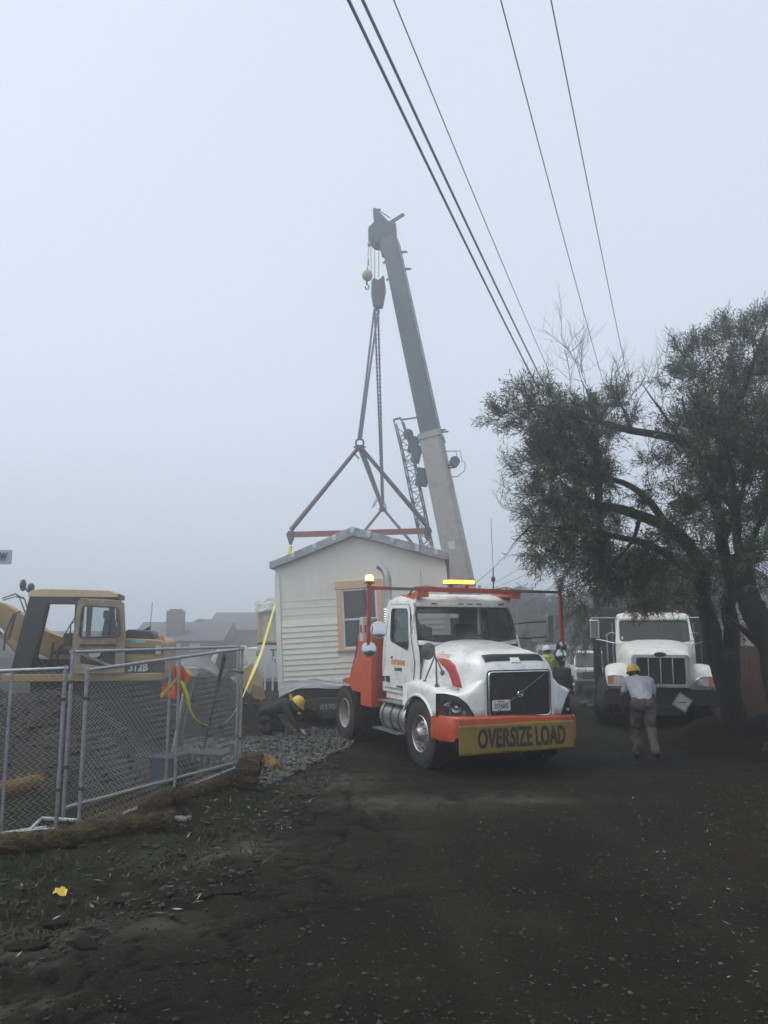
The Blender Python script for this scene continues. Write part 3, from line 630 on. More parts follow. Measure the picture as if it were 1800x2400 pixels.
def fender_pts(sy):
    rows = []
    for s in ss:
        zt = itp(ZF, s); zb = zlow(s); r_ = []
        for f in (0, .33, .66, 1): r_.append(shellpt(s, zb + (zt - .09 - zb) * f))
        r_ += [shellpt(s, zt - .045, -.012), shellpt(s, zt - .015, -.035), shellpt(s, zt, -.075), shellpt(s, zt + .012, -.16), shellpt(s, zt + .03, -.38)]
        rows.append([Vector((v.x, v.y * sy, v.z)) for v in r_])
    return rows
hl_lo, hl_hi = 1.30, 1.93
for sy in (-1, 1):
    f_ = MB(); rows = fender_pts(sy); f_.loft(rows, closed=False, caps=False); fe = f_.build('fender', WHITE, TR, smooth=45, solid=.012)
    lip = MB(); arc = [Vector((-.02 + .60 * math.cos(a), (1.205) * sy, .52 + .60 * math.sin(a))) for a in np.linspace(R(32), R(148), 22)]
    lip.tube(arc, .022, 8); lip.build('arch_lip', WHITE, fe, smooth=True)
    w_ = MB(); w_.loft([[Vector((-.02 + .585 * math.cos(a), y_ * sy, .52 + .585 * math.sin(a))) for a in np.linspace(0, math.pi, 18)] for y_ in (1.17, .6)], closed=False, caps=False); w_.build('wheel_well', BLACK, fe, solid=.01)
    # headlight set in the corner
    def hlt(s): return float(np.interp(s, [hl_lo, 1.50, 1.68, 1.82, hl_hi], [1.19, 1.20, 1.17, 1.06, .88]))
    def hls(u, v):                                                   # v 0 bottom .. 1 top
        s = hl_lo + (hl_hi - hl_lo) * u; zt = hlt(s); return s, .845 + (zt - .845) * v
    hb_ = MB(); hb_.grid(lambda u, v: (lambda q_: Vector((q_.x, q_.y * sy, q_.z)))(shellpt(*hls(u, v), .004)), 18, 8); hl = hb_.build('headlight', mat('headlight_housing', (.17, .18, .19), .3, metal=.4, var=.6, scale=9), TR, smooth=True, solid=.006)
    gl = MB(); gl.grid(lambda u, v: (lambda q_: Vector((q_.x, q_.y * sy, q_.z)))(shellpt(*hls(u, v), .022)), 18, 8); gl.build('headlight_lens', LENS, hl, smooth=True)
    ed = MB(); bd = [hls(u, 0) for u in np.linspace(0, 1, 12)] + [hls(1, v) for v in (.5,)] + [hls(u, 1) for u in np.linspace(1, 0, 12)] + [hls(0, .5)]
    ed.tube([(lambda q_: Vector((q_.x, q_.y * sy, q_.z)))(shellpt(s, z, .014)) for s, z in bd], .009, 6, closed=True); ed.build('headlight_seal', BLACK, hl, smooth=True)
    for s, z, rr_ in ((1.66, 1.00, .075), (1.78, .92, .05), (1.52, 1.06, .05)):
        q_ = shellpt(s, z, .008); p = shellpt(s, z, .02); b_ = MB(); b_.lathe([(rr_, 0), (rr_ * .9, -.004), (rr_ * .55, -.012), (.012, -.005), (0, .006)], (p.x, p.y * sy, p.z), (p.x - q_.x, (p.y - q_.y) * sy, 0), 18); b_.build('reflector', CHROME, hl, smooth=True)
    tg = MB(); tg.grid(lambda u, v: (lambda q_: Vector((q_.x, q_.y * sy, q_.z)))(shellpt(hl_lo + .02 + .16 * u, .86 + .13 * v, .012)), 4, 4); tg.build('turn_lamp', AMBEROFF, hl, smooth=True)
# grille
g = MB(); 
def rr2(y0, y1, z0, z1, r_, n=5):
    o = []
    for cx_, cz_, a0 in ((y1 - r_, z1 - r_, 0), (y0 + r_, z1 - r_, 90), (y0 + r_, z0 + r_, 180), (y1 - r_, z0 + r_, 270)):
        o += [(cx_ + r_ * math.cos(R(a0 + 90 * i / n)), cz_ + r_ * math.sin(R(a0 + 90 * i / n))) for i in range(n + 1)]
    return o
GX = 1.09
g.plate(rr2(-.555, .535, .86, 1.515, .05), lambda u, v, w_: Vector((GX + w_, u, v)), t=.006); gr = g.build('grille', mat('grille_black', (.012, .012, .014), .6), TR)
g = MB()
for i in range(30): g.bx(GX + .006, GX + .012, -.53 + i * .036, -.525 + i * .036, .88, 1.50)
for i in range(17): g.bx(GX + .006, GX + .0115, -.54, .52, .895 + i * .036, .899 + i * .036)
g.build('grille_mesh', mat('grille_wire', (.035, .035, .04), .45), gr)
g = MB(); o_ = rr2(-.56, .54, .855, 1.52, .06); g.tube([Vector((GX + .015, a, b_)) for a, b_ in o_], .016, 8, closed=True); g.build('grille_surround', CHROME, gr, smooth=True)
g = MB(); o_ = rr2(-.59, .57, .825, 1.55, .07); g.plate(o_, lambda u, v, w_: Vector((GX - .004 + w_, u, v)), holes=[rr2(-.565, .545, .85, 1.525, .06)], t=.014); g.build('grille_seal', BLACK, gr)
g = MB(); g.bar((GX + .03, -.50, .90), (GX + .03, .44, 1.49), .024, .01); g.build('grille_diagonal', CHROME, gr)
g = MB(); g.bx(GX + .03, GX + .045, -.10, .04, 1.115, 1.255); g.build('emblem_plate', BLACK, gr, bevel=.004)
g = MB(); g.torus((GX + .05, -.03, 1.185), (1, 0, 0), .042, .008, 20, 6); g.bar((GX + .05, .002, 1.217), (GX + .05, .035, 1.25), .010, .008); g.bx(GX + .048, GX + .056, -.075, .015, 1.177, 1.193); g.build('emblem_ring', CHROME, gr, smooth=40)
g = MB(); g.plate(rr2(-.52, -.20, .95, 1.11, .012), lambda u, v, w_: Vector((GX + .03 + w_, u, v)), t=.004); pl = g.build('licence_plate', mat('plate_white', (.62, .63, .62), .45, var=.1), TR)
text('33745E2', .098, mat('plate_blue', (.03, .04, .12), .5), pl, lambda x, y, z: Vector((GX + .036 + z, -.36 + x, 1.018 + y)), sx=.72, bold=.001)
text('California', .036, mat('plate_red', (.45, .06, .05), .5), pl, lambda x, y, z: Vector((GX + .036 + z, -.36 + x, 1.088 + y)), sx=.9)
# bumper and banner
BP = [(.42, 1.19), (.72, 1.195), (.95, 1.16), (1.10, 1.06), (1.19, .85), (1.235, .5), (1.25, 0)]
bpts = [(x, -y) for x, y in BP] + [(x, y * .955) for x, y in BP[::-1][1:]]
BL_ = [0]
for a, b_ in zip(bpts, bpts[1:]): BL_.append(BL_[-1] + math.dist(a, b_))
def bxy(s): return float(np.interp(s, BL_, [p[0] for p in bpts])), float(np.interp(s, BL_, [p[1] for p in bpts]))
bm_ = MB(); rows = []
for i in range(61):
    s = BL_[-1] * i / 60; x, y = bxy(s); k_ = .0 if abs(y) < .9 else .03 * noise.noise(Vector((s * 6, 0, 0)))
    zb = .50 + .02 * noise.noise(Vector((s * 5, 3, 0))) + (.05 if -1.1 < y < -.9 else 0)
    rows.append([Vector((x - .10, y * .95, .885)), Vector((x - .015, y, .875)), Vector((x, y * 1.005, .855)), Vector((x + .005 + k_, y * 1.005, .70)), Vector((x + k_ * 1.5, y, zb + .03)), Vector((x - .03, y * .99, zb))])
rows = [[Vector((v.x, v.y, v.z - .048 * max(0, v.y + .2))) for v in r_] for r_ in rows]
bm_.loft(rows, closed=False, caps=False); bump = bm_.build('bumper', ORANGE, TR, smooth=30, solid=.01)
BANY = mat('mustard_banner', (.30, .205, .04), .75, var=.25, scale=3, dirt=(.12, .085, .03), damt=.6, bump=.25, bscale=12)
def ban(y, z, off=0):
    yy = min(1.2, abs(y)); x = float(np.interp(yy, [0, .5, .85, 1.06, 1.16, 1.2], [1.268, 1.262, 1.255, 1.25, 1.245, 1.24]))
    return Vector((x + off + .014 * math.sin(y * 5 + z * 4) + .03 * (.8 - z) * math.sin(y * 2.3 + 1) + .02, y, z + .012 * math.sin(y * 2.1) - .045 * max(0, y + .2)))
b_ = MB(); b_.grid(lambda u, v: ban(-1.18 + 2.03 * u, .365 + .425 * v + .02 * u), 60, 10); bn = b_.build('oversize_banner', BANY, TR, smooth=True, solid=.004)
text('OVERSIZE LOAD', .385, TEXTBLK, bn, lambda x, y, z: ban(-.09 + x, .58 + y, .010 + z), sx=.545, bold=.010, depth=.0015)
for y_ in (-1.13, .85):
    b_ = MB(); b_.tube([ban(y_, .79, .01) + Vector((0, 0, -.01)), Vector((1.2, y_ * 1.0, .87))], .008, 6); b_.build('banner_tie', BLACK, bn)
# cab
def WZ(z): return 1.03 if z < 1.95 else 1.03 - (z - 1.95) * .08
side_out = [(-.36, 1.06), (-.33, 1.60), (-.36, 1.80), (-.44, 1.99), (-.53, 2.28), (-.635, 2.58), (-.70, 2.66), (-1.66, 2.69), (-1.73, 2.55), (-1.78, 1.9), (-1.82, 1.55), (-1.80, 1.06)]
win = [(-.67, 1.85), (-.665, 1.95), (-.77, 2.45), (-.83, 2.515), (-1.42, 2.53), (-1.475, 2.48), (-1.44, 2.0), (-1.40, 1.945), (-.73, 1.80)]
winb = [(-.635, 1.80), (-.63, 1.95), (-.735, 2.48), (-.80, 2.555), (-1.44, 2.565), (-1.51, 2.50), (-1.475, 1.97), (-1.42, 1.90), (-.72, 1.755)]
cabp = None
for sy in (-1, 1):
    c_ = MB(); c_.plate(side_out, lambda u, v, w_: Vector((u, (WZ(v) - w_) * sy, v)), holes=[winb], t=.04); sw_ = c_.build('cab_side', WHITE, TR, bevel=.012, smooth=30)
    dr = MB(); door_o = [(-.52, 1.14), (-.45, 1.62), (-.60, 2.05), (-.70, 2.50), (-.78, 2.59), (-1.50, 2.60), (-1.56, 2.54), (-1.62, 1.9), (-1.70, 1.5), (-1.72, 1.14)]
    dr.plate(door_o, lambda u, v, w_: Vector((u, (WZ(v) + .016 - w_) * sy, v)), holes=[win], t=.014); do = dr.build('cab_door', WHITE, TR, bevel=.005)
    w_ = MB(); w_.plate(win, lambda u, v, w_: Vector((u, (WZ(v) - .015 - w_) * sy, v)), t=.004); w_.build('side_window', SIDEGL, do)
    w_ = MB(); w_.tube([Vector((u, (WZ(v) + .006) * sy, v)) for u, v in win], .012, 6, closed=True); w_.build('window_seal', BLACK, do, smooth=True)
    w_ = MB(); w_.tube([Vector((u, (WZ(v) + .012) * sy, v)) for u, v in door_o], .006, 5, closed=True); w_.build('door_gap', mat('panel_gap', (.06, .06, .06), .9), do, smooth=True)
    w_ = MB(); w_.bx(-1.74, -1.66, sy * 1.045, sy * 1.062, 1.235, 1.325); w_.bx(-1.60, -1.44, sy * 1.045, sy * 1.062, 1.235, 1.335); w_.build('door_latch', BLACK, do, bevel=.006)
    if sy < 0:
        LOGO = mat('door_logo_orange', (.62, .24, .06), .6)
        text('THE', .05, TEXTBLK, do, lambda x, y, z: Vector((-1.35 + x, -1.050 - z, 1.665 + y + .1 * x)), sx=1)
        text('HUTTMANS', .115, LOGO, do, lambda x, y, z: Vector((-1.09 + x, -1.050 - z, 1.585 + y)), sx=.92, bold=.006)
        text('Trucking', .10, TEXTBLK, do, lambda x, y, z: Vector((-1.10 + x, -1.050 - z, 1.475 + y + .06 * x)), sx=.9, shear=.35)
        text('DOT 2133464', .05, TEXTBLK, do, lambda x, y, z: Vector((-1.03 + x, -1.050 - z, 1.175 + y)), sx=.85)
text('Emma', .13, mat('script_orange', (.6, .2, .1), .6), hood, lambda x, y, z: Vector((.10 + x, -hood_y(.10 + x, 1.755 + y) - .004 - z, 1.75 + y)), shear=.5)
rf = MB(); rings = []
for x, zt, wd in [(-.575, 2.60, .945), (-.60, 2.665, .955), (-.68, 2.73, .965), (-.85, 2.775, .97), (-1.1, 2.79, .97), (-1.4, 2.775, .97), (-1.62, 2.72, .965), (-1.74, 2.62, .95)]:
    rings.append([Vector((x, wd * (1 if i > 0 else 1) * math.copysign(min(1, abs(math.cos(math.pi * i / 16)) ** .28), math.cos(math.pi * i / 16)), 2.60 + (zt - 2.60) * math.sin(math.pi * i / 16) ** .45)) for i in range(17)])
rf.loft(rings, closed=False, caps=False); rf.add([v for v in rings[0]], [tuple(range(17))]); rfo = rf.build('cab_roof', WHITE, TR, smooth=50)
v_ = MB(); v_.grid(lambda u, v: Vector((-.60 + .07 * math.sin(math.pi * u) ** .6 * (1 - v * .3) + .03 * v, -.965 + 1.93 * u, 2.60 + .075 * (1 - v) - .055 * v)), 20, 3); vs_ = v_.build('sun_visor', WHITE, TR, smooth=True, solid=.018)
for y_ in (-.62, -.10, .08, .26, .72):
    v_ = MB(); v_.bx(-.535, -.515, y_ - .055, y_ + .055, 2.585, 2.607); v_.build('marker_lamp', mat('marker_dark', (.05, .045, .04), .4), vs_)
def wsp(u, v, off=0.0):
    z = 1.965 + .615 * (v * .5 + .5); x = -.425 - .215 * (v * .5 + .5); return Vector((x + .075 * (1 - u * u) + off, u * (.975 - .035 * (v * .5 + .5)), z))
def seb(t, n=5.0): c, s = math.cos(t), math.sin(t); return math.copysign(abs(c) ** (2 / n), c), math.copysign(abs(s) ** (2 / n), s)
w_ = MB(); w_.grid(lambda r_, t_: wsp(*(k_ * max(r_, .001) for k_ in seb(2 * math.pi * t_))), 8, 48); wo_ = w_.build('windshield', TINT, TR, smooth=True)
w_ = MB(); w_.tube([wsp(*seb(2 * math.pi * i / 56), .006) for i in range(56)], .024, 6, closed=True); w_.build('windshield_seal', BLACK, wo_, smooth=True)
w_ = MB(); w_.grid(lambda a, b_: Vector((-.40 - .03 * b_ + .055 * (1 - (2 * a - 1) ** 2), (-1 + 2 * a) * .985, 1.90 + .075 * b_)), 16, 3); w_.build('cowl', WHITE, TR, smooth=True, solid=.01)
for y0, y1 in ((-.75, -.2), (.0, .6)):
    w_ = MB(); a = wsp(y0, -.93, .02); c = wsp(y1, -.86, .02); w_.tube([a, a.lerp(c, .5), c], [.011, .009, .006], 6); w_.build('wiper', BLACK, TR)
w_ = MB(); w_.bx(-1.80, -1.74, -1.0, 1.0, 1.08, 1.95); w_.plate([(-.93, 1.95), (.93, 1.95), (.90, 2.62), (-.90, 2.62)], lambda u, v, q_: Vector((-1.74 + (v - 1.95) * .12 + q_, u, v)), holes=[[(-.5, 2.05), (.5, 2.05), (.5, 2.45), (-.5, 2.45)]], t=.03); w_.bx(-1.76, -.4, -1.0, 1.0, 1.05, 1.12); w_.build('cab_back', mat('cab_back_grey', (.25, .25, .25), .6), TR)
w_ = MB(); w_.bx(-.72, -.42, -.97, .97, 1.55, 1.93); w_.bx(-1.35, -.9, .22, .72, 1.3, 1.55); w_.bx(-1.45, -1.32, .24, .70, 1.5, 2.25); w_.bx(-1.35, -.9, -.72, -.22, 1.3, 1.55); w_.bx(-1.45, -1.32, -.70, -.24, 1.5, 2.2); w_.build('cab_interior', DARKINT, TR, bevel=.03)
w_ = MB(); w_.torus((-.82, .46, 1.93), (.55, 0, .85), .22, .016, 24, 6); w_.bar((-.82, .26, 1.93), (-.82, .66, 1.93), .03, .02); w_.build('steering_wheel', BLACK, TR, smooth=True)
# rear of the tractor: frame, deck, orange load box, stack, tanks
c_ = MB(); c_.bx(-4.3, .9, -.47, -.37, .72, .98); c_.bx(-4.3, .9, .37, .47, .72, .98); c_.bx(-4.25, -1.9, -.6, .6, .98, 1.02); c_.bx(-3.7, -2.9, -.35, .35, 1.02, 1.16); c_.bx(-.2, .2, -.9, .9, .45, .58); c_.bx(-3.42, -3.18, -.9, .9, .42, .62); c_.bx(-.3, .75, -.36, .36, .55, 1.3); c_.bx(-1.75, -.4, -.85, .85, .98, 1.06); c_.build('chassis', BLACKM, TR, bevel=.01)
ob = [(-1.93, .75), (-2.44, .75), (-2.44, .98), (-2.86, .98), (-3.02, 1.10), (-3.42, 1.12), (-3.30, 1.20), (-3.06, 1.22), (-2.62, 1.72), (-2.60, 2.05), (-1.93, 2.05)]
for sy in (-1, 1):
    c_ = MB(); c_.plate(ob, lambda u, v, w_: Vector((u, (1.2 - w_) * sy, v)), t=.50); bo = c_.build('headache_box', ORANGE, TR, bevel=.012)
    for z_ in (1.55, 1.62): c_ = MB(); c_.ell((-2.42, 1.205 * sy, z_ - .3), (.012, .006, .012), 8, 6); c_.build('bolt', STEELD, bo)
    c_ = MB(); c_.tube([Vector((-3.05, 1.17 * sy, 1.24)), Vector((-2.66, 1.19 * sy, 1.72)), Vector((-2.64, 1.19 * sy, 2.0))], .018, 6); c_.build('air_hose', BLACK, bo)
c_ = MB(); c_.bx(-2.0, -1.93, -.7, .7, 1.02, 2.0); c_.build('headache_panel', ORANGE, TR, bevel=.008)
c_ = MB(); c_.bx(-2.20, -2.02, -1.33, -1.17, 1.93, 2.38); ib = c_.build('control_box', mat('ivory_box', (.50, .48, .40), .5, dirt=(.2, .18, .12), damt=.3), TR, bevel=.015)
c_ = MB(); c_.bx(-2.02, -2.008, -1.29, -1.23, 2.10, 2.24); c_.bx(-2.14, -2.08, -1.342, -1.33, 2.10, 2.24); c_.build('box_reflector', REDLENS, ib)
c_ = MB(); c_.bx(-2.20, -2.06, -1.10, -1.02, 1.9, 2.36); c_.build('junction_box', mat('grey_box', (.22, .23, .22), .6), TR, bevel=.01)
c_ = MB(); c_.tube([(-1.98, -.84, 1.25), (-1.98, -.84, 2.2), (-1.98, -.84, 2.9), (-1.985, -.84, 3.08), (-2.01, -.86, 3.2), (-2.06, -.90, 3.30), (-2.12, -.97, 3.36)], .075, 14); ex = c_.build('exhaust_stack', ALU, TR, smooth=40)
c_ = MB()
for i in range(26):
    z_ = 1.4 + i * .045; c_.torus((-1.98, -.84, z_), (0, 0, 1), .10, .010, 18, 5)
c_.build('heat_shield', CHROME, ex, smooth=True)
for sy in (-1, 1):
    c_ = MB(); c_.lathe([(0, -.52), (.24, -.51), (.265, -.48), (.27, -.44), (.27, .44), (.265, .48), (.24, .51), (0, .52)], (-1.08, sy * .93, .67), (1, 0, 0), 28); tk = c_.build('fuel_tank', ALU, TR, smooth=35)
    for x_ in (-1.42, -1.08, -.76): c_ = MB(); c_.torus((x_, sy * .93, .67), (1, 0, 0), .275, .014, 24, 5); c_.build('tank_strap', STEELD, tk, smooth=True)
    c_ = MB(); c_.bx(-1.55, -.62, sy * 1.24, sy * 1.02, .905, .935); c_.bx(-1.72, -.64, sy * 1.27, sy * 1.08, .42, .445); c_.bx(-1.5, -1.46, sy * 1.12, sy * 1.08, .43, .9); c_.bx(-.82, -.78, sy * 1.12, sy * 1.08, .43, .9); c_.build('step', mat('tread_plate', (.35, .35, .33), .4, metal=.8, dirt=GRIME, damt=.4), TR, bevel=.006)
    c_ = MB(); c_.hexa([Vector((-.62, sy * 1.19, .90)), Vector((-.50, sy * 1.19, .92)), Vector((-.50, sy * 1.1, .92)), Vector((-.62, sy * 1.1, .90)), Vector((-.78, sy * 1.10, 1.24)), Vector((-.62, sy * 1.10, 1.27)), Vector((-.62, sy * 1.02, 1.27)), Vector((-.78, sy * 1.02, 1.24))]); c_.bx(-1.70, -.68, sy * 1.0, sy * .92, .94, 1.12); c_.build('side_skirt', WHITE2, TR, bevel=.01)
    wheel(TR, (0, sy * 1.05, .52), sy); wheel(TR, (-3.3, sy * 1.06, .52), sy, dish=True, rimm=mat('dull_rim', (.42, .41, .37), .5, var=.2, dirt=(.15, .13, .1), damt=.5, dscale=6), dual=True)
    c_ = MB(); c_.tube([(-3.3 + .60 * math.cos(a), sy * .9, .55 + .6 * math.sin(a)) for a in np.linspace(R(20), R(160), 3)], .01, 4)
# roof rack bar, posts, beacons
br = MB(); br.bar((-.37, -1.02, 2.835), (-.37, 1.02, 2.815), .088, .082); rk = br.build('light_bar_beam', REDP, TR, bevel=.006)
for sy in (-1, 1):
    br = MB(); br.bar((-.37, sy * 1.0, 2.83 + sy * .0), (-.37, sy * (1.50 if sy < 0 else 1.86), 2.83), .05, .05); br.build('arm_tube', mat('grey_arm', (.12, .13, .14), .5), rk)
    br = MB()
    if sy < 0: br.bar((-.37, -1.5, 2.83), (-.37, -1.93, 2.835), .056, .056)
    br.bar((-.37, sy * 1.90, 2.90), (-.37, sy * 1.92, 1.86), .055, .055); br.build('drop_post', REDP, rk, bevel=.004)
    br = MB(); br.bx(-.45, -.34, sy * .82, sy * 1.02, 2.70, 2.80); br.bx(-1.15, -.42, sy * .80, sy * .94, 2.73, 2.765); br.bar((-1.05, sy * .86, 2.77), (-.42, sy * .90, 2.80), .04, .03); br.bx(-.95, -.55, sy * .945, sy * .955, 2.66, 2.77); br.build('rack_bracket', ORANGE, rk, bevel=.006)
    br = MB(); br.tube([(-.40, sy * .97, 2.76), (-.40, sy * .98, 2.1)] if sy > 0 else [(-.44, -.99, 2.76), (-.50, -1.075, 2.06)], .011, 6); br.tube([(-.44, sy * .98, 2.86), (-.46, sy * .8, 2.9), (-.48, sy * .62, 2.87), (-.5, sy * .5, 2.84)], .014, 6); br.build('brace_rod', ALU, rk, smooth=True)
    br = MB(); br.tube([(-.60, sy * .8, 2.80), (-.64, sy * .92, 2.88), (-.66, sy * 1.0, 2.80), (-.8, sy * .96, 2.76)], .016, 6); br.tube([(-.38, sy * 1.93, 2.86), (-.38, sy * 2.0, 2.80), (-.38, sy * 1.97, 2.62), (-.38, sy * 1.94, 2.5)], .008, 5); br.build('cable', BLACK, rk, smooth=True)
    br = MB(); br.lathe([(0, 0), (.09, 0), (.09, .02), (.055, .025), (.055, .05)], (-.37, sy * 1.90, 2.905), (0, 0, 1), 18); be = br.build('beacon_base', STEELD, rk, smooth=30)
    br = MB(); br.lathe([(.065, 0), (.065, .06), (.05, .085), (0, .09)] if sy < 0 else [(.075, 0), (.075, .11), (.06, .13), (0, .13)], (-.37, sy * 1.90, 2.955), (0, 0, 1), 18); br.build('beacon', AMBERHOT if sy < 0 else mat('beacon_grey', (.35, .36, .37), .4), be, smooth=30)
# mirrors
def disc(name, c, ax, r_, mface, mback, parent, thick=.03):
    b_ = MB(); b_.lathe([(0, 0), (r_ * .6, -.006), (r_ * .92, -.02), (r_, -.035), (r_, -.045), (r_ * .8, -.06 - thick * .3), (0, -.07 - thick * .5)], c, ax, 24); o = b_.build(name, mback, parent, smooth=40)
    b_ = MB(); b_.lathe([(0, .012), (r_ * .5, .008), (r_ * .9, -.008)], c, ax, 24); b_.build('mirror_face', mface, o, smooth=True)
    return o
MBACK = mat('mirror_white_back', (.55, .56, .56), .35, var=.15)
disc('spot_mirror', (-.34, -1.90, 1.845), (.97, -.1, .1), .125, MIRROR, MBACK, TR)
disc('convex_mirror', (-.60, -1.62, 2.16), (.9, -.2, .15), .145, MIRROR, MBACK, TR, .12)
disc('spot_mirror', (-.36, 1.92, 1.83), (.95, .25, -.1), .14, MIRROR, BLACK, TR)
disc('convex_mirror', (-.30, 1.84, 1.70), (.95, -.1, .05), .125, MIRROR, BLACK, TR, .1)
for sy in (-1, 1):
    b_ = MB()
    if sy > 0: b_.bx(-.62, -.50, 1.70, 1.84, 1.93, 2.42)
    else: b_.bx(-.80, -.68, -1.50, -1.38, 1.98, 2.36)
    mo = b_.build('side_mirror', mat('mirror_housing', (.20, .21, .22), .5), TR, bevel=.03, seg=3) if sy > 0 else None
    if mo: b_ = MB(); b_.tube([(-.56, 1.72, 2.3), (-.55, 1.3, 2.28), (-.6, 1.03, 2.25)], .014, 6); b_.tube([(-.56, 1.72, 2.02), (-.55, 1.3, 2.0), (-.6, 1.03, 2.0)], .014, 6); b_.build('mirror_arm', BLACK, mo)
    s_ = sy
    b_ = MB(); b_.tube([(.45, s_ * 1.10, 1.30), (.43, s_ * 1.10, 1.70), (.38, s_ * 1.10, 1.79), (.28, s_ * 1.11, 1.82), (.20, s_ * 1.12, 1.82)], .014, 8); b_.tube([(.0, s_ * 1.08, 1.34), (.40, s_ * 1.10, 1.76)], .012, 8); b_.tube([(.44, s_ * 1.10, 1.72), (.58, s_ * 1.08, 1.53)], .011, 8)
    b_.lathe([(.045, 0), (.03, .015), (.015, .03)], (.45, s_ * 1.10, 1.30), (0, 0, 1), 12); b_.lathe([(.045, 0), (.03, .015), (.015, .03)], (.0, s_ * 1.08, 1.33), (0, 0, 1), 12); b_.ell((.60, s_ * 1.08, 1.50), (.035, .035, .04), 12, 8)
    if sy > 0: continue
    fm = b_.build('mirror_tripod', STEELD, TR, smooth=True)
    disc('fender_mirror', (.15, s_ * 1.12, 1.82), (-.9, s_ * .1, .1), .135, MIRROR, mat('mirror_dark_back', (.10, .11, .12), .4), fm)
b_ = MB(); b_.tube([(-.6, .62, 2.78), (-.6, .62, 3.02)], .014, 6); b_.ell((-.6, .62, 3.05), (.04, .04, .055), 8, 6); b_.tube([(-.6, .62, 3.08), (-.6, .625, 3.25)], .012, 6); b_.tube([(-.6, .625, 3.2), (-.62, .61, 4.15)], .005, 5); b_.build('whip_aerial', BLACK, TR, smooth=True)
b_ = MB(); b_.tube([(-.8, -.72, 2.78), (-.8, -.74, 3.2)], .004, 5); b_.build('thin_aerial', BLACK, TR)
lb = MB(); lb.bx(-.66, -.46, -.38, .16, 2.93, 2.945); lb.tube([(-.56, -.25, 2.79), (-.56, -.25, 2.93)], .03, 8); lb.tube([(-.56, .05, 2.79), (-.56, .05, 2.93)], .03, 8); lbo = lb.build('light_bar', STEELD, TR)
lb = MB(); lb.box((-.56, -.11, 2.978), (.22, .52, .06)); lb.build('light_bar_lens', AMBER, lbo, bevel=.02, seg=3)
for y_ in (-.31, -.18, -.05, .08): lb = MB(); lb.ell((-.455, y_, 2.978), (.012, .03, .016), 10, 6); lb.build('lamp_flash', AMBERHOT, lbo, smooth=True)
# the occupant
J = dict(pelvis=(0, 0, .12), chest=(-.06, 0, .44), neck=(-.04, 0, .62), head=(0, 0, .77), hipL=(0, .09, .11), hipR=(0, -.09, .11), shL=(-.05, .18, .58), shR=(-.05, -.18, .58), knL=(.42, .14, .16), knR=(.42, -.14, .16), anL=(.50, .14, -.26), anR=(.50, -.14, -.26), toeL=(.68, .14, -.30), toeR=(.68, -.14, -.30), elL=(.10, .26, .36), elR=(.10, -.26, .36), wrL=(.33, .16, .47), wrR=(.33, -.16, .47))
dm = MW[TR.name] @ Matrix.Translation((-1.46, -.70, 1.72))
person('person', 'occupant in a lime hi-vis vest seated by the tractor cab side window', dm.translation, R(-90 + 23.96), J, [DARKC, DARKC, DARKC, DARKC, BOOT, SKINL], vest=VEST)
# ---------------------------------------------------------------- the modular house on its trailer
HPIT, HROLL, HYAW = -.835, 3.34, -5.0
HW, HEL, HER, HPK, HRX, HWL, HWR, HWT, HWB = 3.90, 2.59, 2.56, 3.53, 1.85, 1.385, 2.43, 2.30, .75
HX = dict(loc=(-2.35, 17.66, .823), rot=(R(HPIT), R(-HROLL), R(HYAW)))
HO = thing('modular_house', 'cream gabled house module with plastic-wrapped roof and peach trimmed window, hanging over a trailer', 'house', HX['loc'], rot=HX['rot'])
HM_ = Matrix.Translation(Vector(HX['loc'])) @ Matrix.Rotation(R(HYAW), 4, 'Z') @ Matrix.Rotation(R(HPIT), 4, 'X') @ Matrix.Rotation(R(-HROLL), 4, 'Y')
HO.rotation_euler = HM_.to_euler(); MW[HO.name] = HM_
HL = 15.5
CREAM = mat('cream_wall', (.80, .80, .72), .7, var=.08, scale=1.5, dirt=(.60, .59, .52), damt=.25, dscale=1.4)
PEACH = mat('peach_trim', (.72, .49, .33), .65, var=.1)
WRAP = mat('grey_roof_wrap', (.37, .41, .43), .35, var=.35, scale=4, bump=.5, bscale=5)
WRAPW = mat('white_plastic_sheet', (.62, .64, .63), .4, var=.12, scale=3, bump=.6, bscale=6)
TAPE = mat('pale_tape', (.58, .62, .63), .4)
gab = [(0, -.02), (HW, -.02), (HW, 2.75), (HRX, HPK - .1), (0, 2.75)]
wv = [(HWL + .02, HWB + .12), (HWR - .02, HWB + .12), (HWR - .02, HWT - .17), (HWL + .02, HWT - .17)]
winh = [(HWL + .10, HWB + .06), (HWR - .10, HWB + .06), (HWR - .10, HWT - .14), (HWL + .10, HWT - .14)]
b_ = MB(); b_.plate(gab, lambda u, v, w_: Vector((u, w_, v)), holes=[winh], t=.14); b_.build('gable_wall', CREAM, HO)
b_ = MB(); b_.plate([(HW - .0, -.02), (HW + .012, -.02), (HW + .012, HER), (HW, HER)], lambda u, v, w_: Vector((u, w_, v)), t=HL); b_.bx(-.012, 0, .0, HL, -.02, HEL); b_.bx(0, HW, HL - .1, HL, -.02, 2.5); b_.build('side_wall', CREAM, HO)
